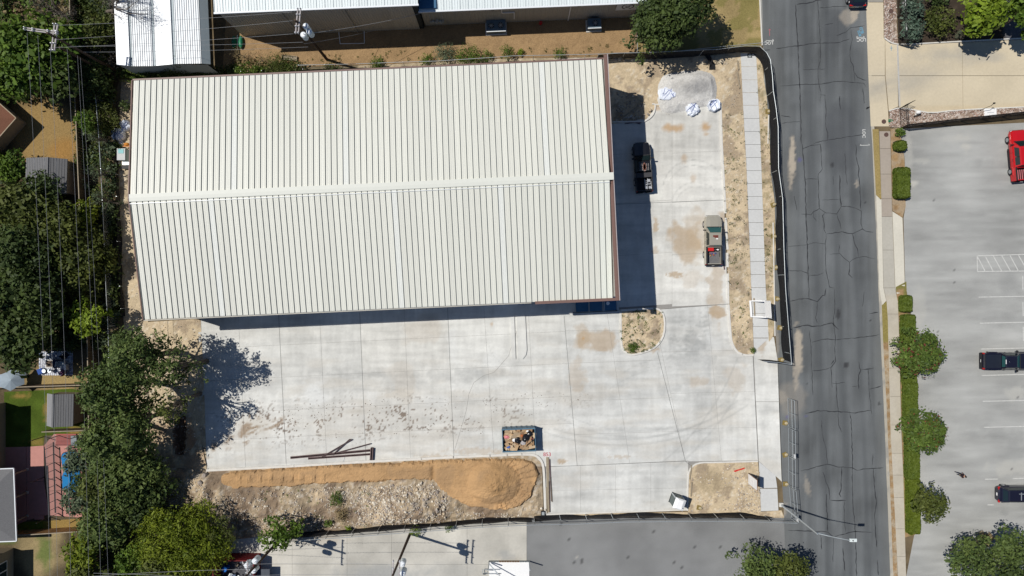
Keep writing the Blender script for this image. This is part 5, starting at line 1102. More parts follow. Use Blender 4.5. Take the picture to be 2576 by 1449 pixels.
def tree(nm, label, u, v, rad, h, pal, cat='tree', group=None, dens=95, size=.17, trunk=.18, base=None, nl=None, squash=1.0, hollow=.0, extra=None, elong=.6, limbs=6, cb=.35, lobe_r=(.26, .42), sx=1.0, sy=1.0, bark=None, inner=.55, z0=0, fill=None):
    fill = (6 if inner > .3 else 0) if fill is None else fill
    if group == G_WEST: rad = rad*1.18; dens = dens*1.1
    """u, v: centre of the crown as seen; rad: crown radius (grid units); h: total height"""
    SEED[0] += 1; rng = np.random.default_rng(SEED[0]); r_ = random.Random(SEED[0])
    R = rad/PXM*(1-.75*h/CAMH); zc = h-R*.55*squash
    if zc < h*.45: zc = h*.6
    c = W(u, v, h*.75); c.z = 0
    b = W(*base) if base else c.copy(); t = thing(nm, label, cat, (b.x, b.y, z0), 0, group); cx, cy = c.x-b.x, c.y-b.y
    n = nl or max(9, int(15*(R/3)**1.3)); lobes = []
    zlo = h*cb
    for i in range(n):
        a = 2*math.pi*r_.random(); q = math.sqrt(r_.random()); lr = R*r_.uniform(*lobe_r)*(1.12-.35*q); q *= 1+.17*math.sin(2*a+SEED[0])+.13*math.sin(5*a+2*SEED[0])
        x = cx+math.cos(a)*q*(R-lr*.75)*sx; y = cy+math.sin(a)*q*(R-lr*.75)*sy
        if q < hollow: continue
        zt = h-lr*.75-(h-zlo)*.62*q**2.2; z = zt-r_.random()**2*(zt-zlo)*.5
        lobes.append((x, y, max(z, lr*.6), lr))
    for i in range(fill):
        a = 6.28*i/max(1, fill)+SEED[0]; q = (.0 if i == 0 else .48)*R; lr = R*.46; lobes.append((cx+math.cos(a)*q*sx, cy+math.sin(a)*q*sy, max(h*.42, h-R*.8), lr))
    V, C = leaf_arrays(lobes, dens*(.17/size)**1.2, size, pal, rng, extra=extra, elong=elong, inner=inner)
    linkmesh('crown', leaf_mesh('crown', V, C), t)
    m = MB(); fk = Vector((cx*.5, cy*.5, h*.32)); m.tube((0, 0, -.05), fk*.5, trunk*1.25, trunk, 8); m.tube(fk*.5, fk, trunk, trunk*.8, 8); m.build('trunk', bark or M_BARK, t)
    m = MB()
    for lb in sorted(lobes, key=lambda l: -l[3])[:limbs*3]:
        e = Vector(lb[:3]); md = fk.lerp(e, .5)+Vector((r_.uniform(-.12, .12)*R, r_.uniform(-.12, .12)*R, r_.uniform(.0, .5)*R*.2)); m.tube(fk, md, trunk*.5, trunk*.3, 5, False); m.tube(md, e, trunk*.3, trunk*.08, 5, False)
        for k in range(2):
            w = e+Vector((r_.uniform(-1, 1), r_.uniform(-1, 1), r_.uniform(-.2, .6)))*lb[3]*.9; m.tube(md.lerp(e, .5), w, trunk*.14, trunk*.04, 4, False)
    m.build('branches', bark or M_BARK, t); return t
G = 'trees crowding the left side of the site'
tree('broadleaf_tree', 'bright green tall tree at top left behind the double crossarm pole', 62, 120, 96, 9, 'bright', group=G, size=.24, dens=80)
tree('broadleaf_tree', 'bright green tree at the left edge touching the dry lawn', 20, 200, 50, 8, 'bright', group=G, size=.24)
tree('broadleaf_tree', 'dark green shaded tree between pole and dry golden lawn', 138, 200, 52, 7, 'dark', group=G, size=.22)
tree('bare_tree', 'grey leafless tree overhanging the white ribbed shelter roof', 300, 12, 62, 9, 'bare', group=G, dens=60, size=.10, elong=.12, base=(262, 30), inner=.2)
tree('bare_tree', 'grey leafless tree at the very top left beyond the fence', 110, 8, 60, 7, 'bare', group=G, dens=60, size=.10, elong=.12, inner=.2)
tree('broadleaf_tree', 'small olive tree below the bare tree left of white shelter', 245, 72, 42, 5, 'olive', group=G, size=.15)
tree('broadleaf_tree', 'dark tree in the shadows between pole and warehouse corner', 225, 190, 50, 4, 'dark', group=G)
tree('shrub', 'pale grey twiggy shrub left of white shelter end', 248, 148, 34, 3, 'bare', 'shrub', G, dens=60, size=.09, elong=.2, inner=.2)
tree('feathery_tree', 'feathery yellow green tree by the foil bags left of warehouse', 240, 292, 42, 2.8, 'olive', group=G, size=.13, elong=.35)
tree('shrub', 'small green shrub above the foil bags', 312, 265, 14, 1.6, 'dark', 'shrub', G, size=.1)
tree('broadleaf_tree', 'lime tipped small tree on fence line beside dry lawn', 212, 305, 26, 4.5, 'bright', group=G, size=.14)
tree('feathery_tree', 'upper feathery grey green sapling beside grey shed fence', 238, 345, 24, 4, 'grey', group=G, dens=70, size=.10, elong=.18, inner=.15)
tree('feathery_tree', 'middle feathery grey green sapling beside grey shed fence', 236, 432, 28, 4, 'grey', group=G, dens=70, size=.10, elong=.18, inner=.15)
tree('feathery_tree', 'lower feathery grey green sapling beside grey shed fence', 246, 500, 32, 4.5, 'grey', group=G, dens=70, size=.10, elong=.18, inner=.15)
tree('broadleaf_tree', 'bright green bush at left edge above the shed garden', 14, 410, 40, 3.5, 'bright', group=G, size=.16)
tree('broadleaf_tree', 'dull green tree overlapping the lower corner of grey shed', 95, 480, 48, 5, 'dark', group=G, size=.17)
tree('broadleaf_tree', 'olive tree at left edge below the grey shed', 35, 530, 70, 7, 'olive', group=G, size=.2)
tree('broadleaf_tree', 'green tree directly below the shaded grey shed', 130, 560, 58, 7, 'olive', group=G, size=.2)
tree('broadleaf_tree', 'yellow green tree on the fence line right of shed garden', 205, 545, 40, 4, 'yellow', group=G, size=.18)
tree('broadleaf_tree', 'large olive tree in middle of the wooded strip', 160, 640, 78, 5.5, 'olive', group=G, size=.2)
tree('broadleaf_tree', 'dark green tree at left edge in middle of wooded strip', 35, 640, 80, 8, 'dark', group=G, size=.2)
tree('broadleaf_tree', 'olive green tree beside chain link fence left of warehouse', 236, 655, 44, 3.6, 'olive', group=G, size=.17)
tree('broadleaf_tree', 'dark mass of tree foliage above the yellow green tree', 192, 710, 48, 4, 'olive', group=G, size=.19)
tree('broadleaf_tree', 'very dark green tree at left edge above the parasol', 40, 760, 92, 9, 'dark', group=G, size=.22)
tree('broadleaf_tree', 'lower very dark green tree shading the mosaic patio', 45, 860, 74, 8, 'dark', group=G, size=.22)
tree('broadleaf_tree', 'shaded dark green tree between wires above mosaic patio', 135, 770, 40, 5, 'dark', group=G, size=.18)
tree('broadleaf_tree', 'vivid yellow green tree beside the big live oak', 215, 800, 40, 5.5, 'lime', group=G, size=.18, sy=1.4)
OAK = 'live oaks shading the left end of the concrete yard'
tree('live_oak', 'large dark live oak whose upper crown touches the warehouse corner', 330, 905, 96, 12.5, 'oak', group=OAK, size=.14, dens=72, fill=2, inner=.4, trunk=.34, lobe_r=(.2, .34), nl=60, limbs=8)
tree('live_oak', 'left half of the big live oak group beside mosaic patio', 265, 985, 82, 12, 'oak', group=OAK, size=.15, dens=105, trunk=.3, nl=46, lobe_r=(.2, .34))
tree('live_oak', 'right spreading live oak casting the branchy shadow on the concrete', 432, 930, 84, 11, 'oak', group=OAK, size=.12, fill=0, inner=.3, dens=74, trunk=.26, nl=42, lobe_r=(.12, .22), limbs=5)
tree('live_oak', 'thin twiggy live oak crown above the dug pit', 418, 1020, 58, 10.5, 'olive', group=OAK, size=.12, fill=0, inner=.3, dens=74, trunk=.22, nl=26, lobe_r=(.12, .22), limbs=4)
tree('live_oak', 'lower live oak beside the dug pit', 325, 1068, 86, 11, 'oak', group=OAK, size=.14, dens=80, fill=3, trunk=.32, nl=56, lobe_r=(.2, .34), limbs=8)
tree('live_oak', 'live oak over the board fence above the pool', 262, 1105, 62, 11, 'oak', group=OAK, size=.15, trunk=.28, nl=34)
tree('broadleaf_tree', 'green tree below the oaks right of pool garden', 300, 1200, 84, 7.5, 'oak', group=G, size=.16, nl=44)
tree('broadleaf_tree', 'dark tree leaning toward the rubble left of the sand', 340, 1275, 62, 6, 'dark', group=G, size=.17)
tree('broadleaf_tree', 'olive tree over fence right of pink patio', 245, 1235, 42, 8, 'olive', group=G, size=.17)
tree('broadleaf_tree', 'deep green tree at fence end below the pink patio', 250, 1330, 58, 7, 'oak', group=G, size=.17)
tree('broadleaf_tree', 'yellow green tree at bottom left near brown fence', 205, 1395, 50, 6, 'yellow', group=G, size=.17)
tree('broadleaf_tree', 'lower yellow green tree cut by the bottom edge', 215, 1462, 56, 6, 'olive', group=G, size=.17)
tree('mesquite_tree', 'big yellow green mesquite tree at bottom left of rubble', 428, 1368, 100, 7, 'yellow', group=G, size=.15, elong=.35, dens=100, nl=60, lobe_r=(.14, .28))
tree('mesquite_tree', 'right spreading mesquite above the red walled junk yard', 500, 1385, 66, 6, 'yellow', group=G, size=.15, elong=.35, nl=34, lobe_r=(.14, .28))
tree('mesquite_tree', 'mesquite cut by bottom edge beside wires', 400, 1450, 74, 6, 'olive', group=G, size=.15, elong=.35, nl=40, lobe_r=(.14, .28))
tree('mesquite_tree', 'mesquite crown reaching over the rubble toward small green tree', 548, 1345, 40, 5, 'olive', group=G, size=.14, elong=.35, nl=20, lobe_r=(.14, .28))
tree('mesquite_tree', 'small mesquite at foot of the rubble slope', 480, 1300, 34, 3.5, 'yellow', group=G, size=.12, elong=.35)
tree('broadleaf_tree', 'shadowed tree between mesquite and pole in bottom corner', 330, 1420, 44, 5, 'bright', group=G, size=.15)
PG = 'grey green trees overhanging the pool'
tree('crape_tree', 'upper grey green tree overhanging the blue pool', 196, 1152, 42, 4.5, 'grey', group=PG, size=.15, dens=110)
tree('crape_tree', 'middle grey green tree at edge of the blue pool', 180, 1172, 26, 4, 'grey', group=PG, size=.15)
tree('crape_tree', 'lower grey green tree at bottom end of the pool', 185, 1262, 44, 4.5, 'grey', group=PG, size=.15, dens=110)
tree('crape_tree', 'dark grey green tree between pool and board fence', 205, 1215, 30, 4.5, 'dark', group=PG, size=.15)
tree('live_oak', 'round live oak between tan warehouse and street', 1672, 46, 88, 8, 'dark', size=.16, trunk=.3, nl=48, dens=105, base=(1690, 60), lobe_r=(.2, .34))
tree('live_oak', 'right half of live oak near street with deep shadow on verge', 1738, 6, 76, 9.8, 'dark', size=.16, trunk=.28, nl=36, base=(1735, 45), lobe_r=(.2, .34))
tree('live_oak', 'left lobe of live oak touching the tan warehouse corner', 1630, 70, 42, 5.5, 'dark', size=.16, nl=16)
tree('broadleaf_tree', 'small green tree on the bottom screen fence beside rubble', 690, 1350, 48, 5.5, 'bright', size=.15, base=(735, 1318))
tree('broadleaf_tree', 'green bush at bottom fence with small dark shadow', 745, 1330, 24, 4, 'bright', size=.13)
for lab, u, v, r, h, pal in (('broad weed clump growing on bottom screen fence beside leaning pole', 1045, 1338, 16, 1.4, 'lime'), ('weed clump on bottom fence right of leaning pole', 1130, 1330, 14, 1.1, 'bright'), ('green weed clump in middle of rubble mounds', 845, 1258, 22, 1.4, 'bright'), ('brown bush at foot of rubble near bottom fence', 858, 1295, 22, 1.3, 'dry'),
                              ('small green weed beside brown bush near bottom fence', 825, 1318, 12, .9, 'bright'), ('tiny weed at bottom fence below the rubble', 876, 1330, 8, .7, 'lime')):
    tree('weed_clump', lab, u, v, r, h, pal, 'weed', size=.10, dens=120, trunk=.03, nl=10, elong=.3, z0=.1)
for lab, u, v, r, h, pal in (('largest weed clump behind the warehouse roof edge', 1178, 141, 30, 2.0, 'bright'), ('pale weed clump left of largest weed behind roof', 1118, 132, 24, 1.8, 'grey'), ('weed clump on chain fence behind roof middle', 1070, 150, 16, 1.3, 'bright'), ('low weed patch near pole foot behind roof', 948, 160, 18, .8, 'bright'),
                              ('weed patch at silt fence left of pole foot', 830, 172, 18, 1.0, 'dark'), ('weed clump right of largest weed on chain fence', 1220, 142, 16, 1.2, 'bright'), ('slim green weed behind roof above middle seam', 1275, 128, 16, 1.8, 'bright'), ('round green weed poking through chain fence near gable end', 1408, 133, 14, 1.4, 'bright'),
                              ('tiny green weed on dry grass strip', 1310, 130, 7, .7, 'lime'), ('low green weed patch left behind the roof', 700, 168, 34, 1.2, 'olive'), ('bright weed at left end of roof back edge', 620, 178, 24, 1.4, 'bright'), ('sprawling creeper against the end of the white shelter', 428, 170, 34, 2.6, 'dark'),
                              ('second creeper below the white shelter end', 390, 186, 34, 1.8, 'olive'), ('creeper tip climbing over white shelter roof', 440, 145, 22, 4.6, 'grey'), ('green creeper at right foot of white shelter', 500, 172, 22, 1.4, 'dark')):
    tree('weed_clump', lab, u, v, r*1.35, h, pal, 'weed', 'weeds growing along the back fence', size=.10, dens=110, trunk=.03, nl=10, elong=.28)
tree('dry_bush', 'leafless brown bush by corner of grey warehouse', 605, 135, 34, 1.8, 'dry', 'bush', size=.10, dens=90, elong=.12, inner=.1, trunk=.05)
tree('dry_bush', 'second dry brown bush in grass left of wooden crate', 655, 150, 28, 1.3, 'dry', 'bush', size=.10, dens=90, elong=.12, inner=.1, trunk=.05)
PK = 'trees planted in the parking lot hedge'
tree('crape_myrtle', 'round crape myrtle with red flower tips in the hedge by parking lot', 2324, 890, 67, 5.0, 'myrtle', group=PK, size=.13, dens=120, base=(2285, 880), nl=52, lobe_r=(.14, .26), extra=((.17, .045, .035), .07), hollow=0, squash=.7, cb=.3)
tree('crape_myrtle', 'brighter green crape myrtle in middle of parking lot hedge', 2337, 1090, 63, 4.6, 'myrtle', group=PK, size=.13, dens=120, base=(2296, 1075), nl=48, lobe_r=(.14, .26), squash=.7, extra=((.22, .05, .03), .04), cb=.3)
tree('crape_myrtle', 'lowest parking hedge tree with visible splayed stems', 2349, 1275, 50, 4.6, 'olive', group=PK, size=.13, dens=120, base=(2303, 1256), nl=36, lobe_r=(.14, .26), squash=.7, cb=.3)
tree('live_oak', 'dark green tree at bottom right corner of parking lot', 2455, 1420, 66, 5.5, 'oak', size=.15, nl=40, lobe_r=(.14, .28))
tree('live_oak', 'upper dark green tree at bottom right corner', 2552, 1380, 56, 5.5, 'oak', size=.15, nl=36, lobe_r=(.14, .28))
tree('live_oak', 'dark green tree cut by the bottom right corner', 2560, 1450, 70, 5.5, 'dark', size=.15, nl=36, lobe_r=(.14, .28))
tree('shrub', 'small olive yellow bush left of bottom right trees', 2483, 1360, 22, 1.4, 'dry', 'shrub', size=.1)
tree('live_oak', 'tree at bottom edge between asphalt lot and street', 1915, 1446, 68, 6, 'oak', size=.15, nl=34, lobe_r=(.14, .28))
tree('live_oak', 'right half of tree at bottom edge over the street', 1992, 1440, 56, 6, 'olive', size=.15, nl=30, lobe_r=(.14, .28))
GG = 'shrubs in the upper right garden'
tree('juniper', 'upper blue green juniper inside the iron fence', 2300, 15, 34, 2.5, 'blue', 'shrub', GG, size=.13, dens=120)
tree('juniper', 'lower blue green juniper inside the iron fence', 2305, 68, 36, 2.5, 'blue', 'shrub', GG, size=.13, dens=120)
tree('dark_shrub', 'broad dark olive shrub in middle of the garden', 2376, 46, 44, 2.6, 'olive', 'shrub', GG, size=.12, dens=110)
tree('dark_shrub', 'deep green shrub at top of the garden', 2368, -14, 30, 2.6, 'dark', 'shrub', GG, size=.12)
tree('sycamore', 'bright lime broadleaf tree casting shadow over the beige driveway', 2490, 22, 64, 7.0, 'lime', 'tree', None, size=.26, dens=80, nl=26, base=(2446, 50))
tree('sycamore', 'tree beyond the top right corner shading the driveway', 2600, 20, 60, 7.0, 'bright', 'tree', None, size=.26, dens=80, nl=26)
tree('yucca', 'small spiky grey yucca near garden kerb', 2416, 88, 14, .8, 'grey', 'shrub', GG, size=.14, elong=.1, nl=6)
def undergrowth(poly, n, pals, seed, h=1.0, size=.14):
    rng = np.random.default_rng(seed); xs = [p[0] for p in poly]; ys = [p[1] for p in poly]; X = rng.uniform(min(xs), max(xs), n*3); Y = rng.uniform(min(ys), max(ys), n*3)
    k = inpoly(X, Y, poly) & (fbm(X, Y, 26, 3, seed) > .40); X, Y = X[k][:n], Y[k][:n]; AV, AC = [], []
    for i, pal in enumerate(pals):
        lob = [((x-CX)/PXM, (CY-y)/PXM, rng.uniform(.1, h), rng.uniform(.35, .9)) for x, y in zip(X[i::len(pals)], Y[i::len(pals)])]
        V, C = leaf_arrays(lob, 75, size, pal, rng, inner=.3); AV.append(V); AC.append(C)
    setp(linkmesh('undergrowth', leaf_mesh('undergrowth', np.concatenate(AV), np.concatenate(AC))), kind='stuff')
undergrowth([(180, -20), (282, -20), (290, 180), (300, 330), (303, 640), (312, 800), (330, 880), (250, 880), (222, 560), (205, 400), (200, 240)], 620, ['dark', 'olive', 'dark', 'grey'], 3, .9)
undergrowth([(-20, 395), (40, 395), (85, 500), (200, 520), (230, 860), (180, 880), (95, 880), (-20, 900)], 620, ['dark', 'olive', 'dark'], 4, 1.2, .16)
undergrowth([(-20, -20), (175, -20), (180, 235), (60, 250), (-20, 240)], 330, ['dark', 'bright', 'dry'], 5, .9, .16)
undergrowth([(225, 1100), (300, 1100), (420, 1240), (560, 1350), (560, 1470), (180, 1470), (215, 1340)], 480, ['dark', 'oak', 'olive'], 6, 1.0)
undergrowth([(300, 178), (560, 180), (760, 168), (762, 180), (560, 192), (345, 203), (300, 210)], 200, ['dark', 'olive', 'bright'], 7, .5, .10)
undergrowth([(590, 150), (760, 160), (760, 176), (570, 184)], 50, ['olive', 'dry'], 8, .4, .09)
# clipped hedges
def hedge(label, x0, x1, y0, y1, h, pal, round_=.3, n=None, drift=0):
    SEED[0] += 1; rng = np.random.default_rng(SEED[0]); A = W(x0, y0); B = W(x1, y1); cx, cy = (A.x+B.x)/2, (A.y+B.y)/2; w, l = B.x-A.x, A.y-B.y
    t = thing('clipped_hedge', label, 'hedge', (cx, cy, 0), drift, 'clipped hedges along the parking lot')
    area = w*l+2*(w+l)*h; n = int(area*330); p = np.zeros((n, 3)); nn = np.zeros((n, 3)); u = rng.random(n)
    top = u < (w*l)/area+.08
    p[:, 0] = rng.uniform(-w/2, w/2, n); p[:, 1] = rng.uniform(-l/2, l/2, n); p[:, 2] = h+rng.normal(size=n)*.025; nn[:, 2] = 1
    side = ~top; e = rng.integers(0, 4, n)
    pr = rng.random(n) < w/(w+l); 
    for k, (ax, s) in enumerate(((0, -1), (0, 1), (1, -1), (1, 1))):
        q = side & (pr if ax == 1 else ~pr) & ((e % 2) == (0 if s < 0 else 1)); p[q, ax] = s*(w if ax == 0 else l)/2; p[q, 2] = rng.uniform(0, h, q.sum()); nn[q] = 0; nn[q, ax] = s
    dx = np.clip((np.abs(p[:, 0])-(w/2-round_))/round_, 0, 1); dy = np.clip((np.abs(p[:, 1])-(l/2-round_))/round_, 0, 1); dd = np.hypot(dx, dy)
    p[:, 2] -= np.where(top, .18*dd**2, 0); over = dd > 1; p[over, 0] -= np.sign(p[over, 0])*(dd[over]-1)*round_*.7; p[over, 1] -= np.sign(p[over, 1])*(dd[over]-1)*round_*.7
    p += rng.normal(size=(n, 3))*.025
    nn = nn+rng.normal(size=(n, 3))*.4; nn /= np.linalg.norm(nn, axis=1)[:, None]; tt = np.cross(nn, rng.normal(size=(n, 3))); tt /= np.linalg.norm(tt, axis=1)[:, None]; bb = np.cross(nn, tt); s = .075*rng.uniform(.6, 1.3, n)[:, None]
    V = np.stack([p-tt*s-bb*s, p+tt*s-bb*s, p+tt*s+bb*s, p-tt*s+bb*s], 1).reshape(-1, 3); c1, c2 = map(np.array, GREENS[pal]); v = (fbm(p[:, 0]+50, p[:, 1]+50, .5, 3, 2)*.7+.3*rng.random(n))[:, None]
    linkmesh('foliage', leaf_mesh('foliage', V, np.repeat(c1*(1-v)+c2*v, 4, 0)), t)
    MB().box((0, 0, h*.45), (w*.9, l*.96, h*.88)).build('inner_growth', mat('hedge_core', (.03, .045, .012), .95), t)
hedge('round clipped bush above the square green hedge', 2245, 2271, 357, 381, .8, 'turfy', .5)
hedge('square thick green hedge beside the upper sidewalk', 2245, 2278, 425, 500, .9, 'turfy', .3)
hedge('small square hedge just above the long hedge', 2260, 2286, 744, 783, .7, 'turfy', .25)
hedge('long hedge piece above the red flowered tree', 2263, 2294, 792, 866, .7, 'turfy', .2)
hedge('long hedge piece behind the red flowered tree', 2266, 2297, 868, 960, .7, 'turfy', .1)
hedge('long hedge piece between the two upper parking trees', 2269, 2300, 962, 1070, .7, 'turfy', .1, drift=.012)
hedge('long hedge piece below the middle parking tree', 2273, 2304, 1072, 1200, .7, 'turfy', .1, drift=.012)
hedge('lowest hedge piece beside the splayed tree', 2277, 2306, 1202, 1338, .7, 'turfy2', .2, drift=.01)
tree('shrub', 'shaggy green bush on kerb right of round clipped bush', 2268, 330, 14, .8, 'bright', 'shrub', None, size=.09)
# loose weeds: ground cover
def weeds(nm, poly, n, size, pal, z, seed, clump=2.2):
    rng = np.random.default_rng(seed); xs = [p[0] for p in poly]; ys = [p[1] for p in poly]
    X = rng.uniform(min(xs), max(xs), n*4); Y = rng.uniform(min(ys), max(ys), n*4); k = inpoly(X, Y, poly) & (fbm(X, Y, 14, 3, seed) > .52); X, Y = X[k][:n], Y[k][:n]
    lob = [((x-CX)/PXM, (CY-y)/PXM, z+.02, rng.uniform(.08, .24)) for x, y in zip(X, Y)]
    if not lob: return
    V, C = leaf_arrays(lob, 400, size, pal, rng, flat=.7, elong=.35); setp(linkmesh(nm, leaf_mesh(nm, V, C)), kind='stuff')
weeds('island_weeds', ISL, 90, .055, 'bright', .15, 3); weeds('island_weeds', ISL, 60, .05, 'dark', .15, 4)
weeds('strip_weeds', [(1815, 262), (1869, 280), (1889, 724), (1896, 892), (1845, 862), (1830, 680), (1817, 362)], 110, .05, 'dark', .14, 5); weeds('strip_weeds', [(1817, 300), (1850, 300), (1860, 700), (1896, 885), (1845, 860), (1830, 680)], 60, .05, 'bright', .14, 6)
weeds('verge_weeds', [(1902, 150), (1915, 160), (1935, 330), (1940, 505), (1940, 840), (1926, 724), (1913, 362)], 80, .05, 'olive', .08, 7)
weeds('rubble_weeds', [(470, 1190), (560, 1235), (1090, 1215), (1120, 1260), (994, 1315), (700, 1335), (480, 1300)], 70, .06, 'bright', .6, 8)
weeds('straw_weeds', [(590, 140), (1500, 115), (1590, 100), (1600, 140), (1290, 144), (560, 176)], 160, .06, 'olive', .0, 9)
weeds('dark_clods', [(1817, 280), (1869, 290), (1889, 724), (1896, 892), (1845, 862), (1830, 680)], 60, .04, 'bare', .12, 11)
tree('weed_clump', 'dense green weed at the bottom of kerbed dirt island', 1590, 874, 16, .6, 'bright', 'weed', None, size=.07, dens=200, trunk=.02, nl=9, elong=.3, z0=.1)
tree('weed_clump', 'green weed at the end of new sidewalk by kerb corner', 1895, 882, 9, .5, 'bright', 'weed', None, size=.07, dens=200, trunk=.02, nl=6, elong=.3, z0=.05)

# ------------------------------------------------------------------ rubble stones
def stone_meshes(n, mats, seed):
    r = random.Random(seed); out = []
    for i in range(n):
        m = MB(); s = RND.getstate(); m.ball((0, 0, 0), 1, r.uniform(.8, 1.2), r.uniform(.6, 1), r.uniform(.5, .8), 6, 4, .22); out.append(m.me('stone', r.choice(mats)))
    return out
M_ST = [mat('pale_limestone', (.66, .60, .50), .9, var=.2, obj_var=.25), mat('tan_limestone', (.50, .40, .28), .9, var=.2, obj_var=.3), mat('grey_brown_stone', (.36, .31, .27), .9, var=.25, obj_var=.3)]
SM = stone_meshes(9, M_ST, 5)
def zrough(x, y): return float(rough_h(np.array([float(x)]), np.array([float(y)]))[0])
rp = thing('rubble_pile', 'broad mound of pale broken limestone rubble beside the sand pile', 'rubble', W(1040, 1265))
o0 = W(1040, 1265); r = random.Random(12); k = 0
while k < 285:
    x = r.gauss(1035, 62); y = r.gauss(1266, 26)
    if not (880 < x < 1128 and 1212 < y < 1318) or inpoly(np.array([x]), np.array([y]), SAND)[0]: continue
    ring = ((x-1045)/80)**2+((y-1268)/42)**2
    if ring < .5 and r.random() < .85: continue
    p = W(x, y); s = .09+.16*r.random()**2.2; linkmesh('stone', r.choice(SM), rp, (p.x-o0.x, p.y-o0.y, zrough(x, y)+s*.2), (r.random()*6, r.random()*6, r.random()*6), (s, s, s)); k += 1
def small_stones(nm, poly, n, smin, smax, seed, hz, mat_, parent=None, dens=None, ring=False):
    r = random.Random(seed); m = MB(); xs = [p[0] for p in poly]; ys = [p[1] for p in poly]; X = np.array([r.uniform(min(xs), max(xs)) for _ in range(n*4)]); Y = np.array([r.uniform(min(ys), max(ys)) for _ in range(n*4)])
    k = inpoly(X, Y, poly) & (fbm(X, Y, 30, 3, seed) > (dens or .4))
    if ring: k &= (((X-1045)/80)**2+((Y-1268)/42)**2 > .5)
    X = X[k][:n]; Y = Y[k][:n]; Z = hz(X, Y)
    for x, y, z in zip(X, Y, Z):
        p = W(x, y); s = smin+(smax-smin)*r.random()**2.5; m.cur = r.randrange(len(mat_)); a = r.random()*3
        q = [Vector((math.cos(a+i*1.57)*s*r.uniform(.7, 1.1), math.sin(a+i*1.57)*s*r.uniform(.6, 1), 0)) for i in range(4)]; T_ = Vector((r.uniform(-.3, .3)*s, r.uniform(-.3, .3)*s, s*.8)); b = Vector((p.x, p.y, float(z)-.01))
        m.add([b+v for v in q]+[b+T_+v*.45 for v in q], [(0, 1, 5, 4), (1, 2, 6, 5), (2, 3, 7, 6), (3, 0, 4, 7), (4, 5, 6, 7)])
    o = m.build(nm, list(mat_)); setp(o, kind='stuff')
    return o
small_stones('rubble_chips', [(480, 1190), (560, 1235), (1095, 1212), (1128, 1255), (1180, 1285), (1340, 1290), (1300, 1300), (994, 1318), (700, 1340), (480, 1320), (400, 1240)], 5200, .03, .16, 3, rough_h, M_ST, dens=.42)
small_stones('rubble_chips', [(900, 1225), (1090, 1215), (1130, 1260), (1100, 1305), (900, 1318)], 1500, .05, .17, 13, rough_h, M_ST, dens=.3, ring=True)
small_stones('strip_pebbles', [(1815, 262), (1869, 290), (1889, 724), (1896, 892), (1845, 862), (1830, 680), (1817, 362)], 900, .02, .10, 4, lambda X, Y: .10+0*X, M_ST)
small_stones('island_pebbles', ISL, 260, .02, .10, 5, lambda X, Y: .12+0*X, M_ST); small_stones('corner_pebbles', [(1740, 1172), (1906, 1164), (1912, 1285), (1735, 1285)], 700, .02, .13, 6, lambda X, Y: .09+0*X, M_ST, dens=.5)
small_stones('corner_pebbles', [(1860, 1210), (1910, 1180), (1912, 1290), (1850, 1288)], 500, .03, .16, 7, lambda X, Y: .09+0*X, M_ST, dens=.2)
small_stones('dirt_pebbles', [(1500, 152), (1860, 134), (1860, 285), (1810, 262), (1626, 300), (1500, 305)], 900, .02, .09, 8, lambda X, Y: .07+0*X, M_ST); small_stones('west_pebbles', [(310, 640), (345, 640), (368, 805), (500, 806), (515, 1180), (470, 1185), (380, 1150), (320, 900)], 1300, .02, .11, 9, lambda X, Y: .03+0*X, M_ST, dens=.45)
small_stones('verge_pebbles', [(1902, 145), (1913, 150), (1935, 330), (1945, 505), (1946, 724), (1942, 840), (1926, 724), (1913, 362)], 500, .02, .09, 10, lambda X, Y: .05+0*X, M_ST); small_stones('margin_stones', [(900, 168), (1540, 148), (1560, 158), (900, 180)], 400, .03, .16, 11, lambda X, Y: .05+0*X, M_ST)
M_RK = [mat('pink_river_rock', (.42, .30, .25), .8, var=.3), mat('white_river_rock', (.62, .57, .53), .8, var=.2), mat('brown_river_rock', (.20, .13, .10), .8, var=.3)]
small_stones('river_rock', [(2222, -60), (2252, -60), (2255, 60), (2258, 111), (2240, 107), (2224, 95)], 1500, .04, .12, 14, lambda X, Y: .07+0*X, M_RK, dens=.0)
small_stones('river_rock', [(2237, 279), (2262, 272), (2305, 279), (2340, 287), (2400, 279), (2580, 271), (2600, 285), (2400, 305), (2265, 321), (2237, 320)], 2600, .04, .12, 15, lambda X, Y: .07+0*X, M_RK, dens=.0)
small_stones('shade_rubble', [(1548, 235), (1560, 225), (1620, 255), (1622, 300), (1545, 305)], 260, .04, .18, 16, lambda X, Y: .1+0*X, M_ST, dens=.2)
small_stones('mud_clods', [(540, 1030), (1240, 985), (1500, 990), (1240, 1090), (700, 1110), (540, 1120)], 700, .02, .085, 17, lambda X, Y: .0+0*X, [mat('mud', (.13, .085, .06), .95)], dens=.5)
small_stones('straw_litter', [(590, 110), (1590, 75), (1598, 138), (1290, 144), (760, 165), (570, 176)], 1500, .015, .05, 18, lambda X, Y: -.02+0*X, [mat('straw_light', (.50, .38, .22), .9), mat('straw_dark', (.26, .15, .07), .9)], dens=.0)
big = [(1565, 148, 'cream'), (1677-105, 147, ''), ]
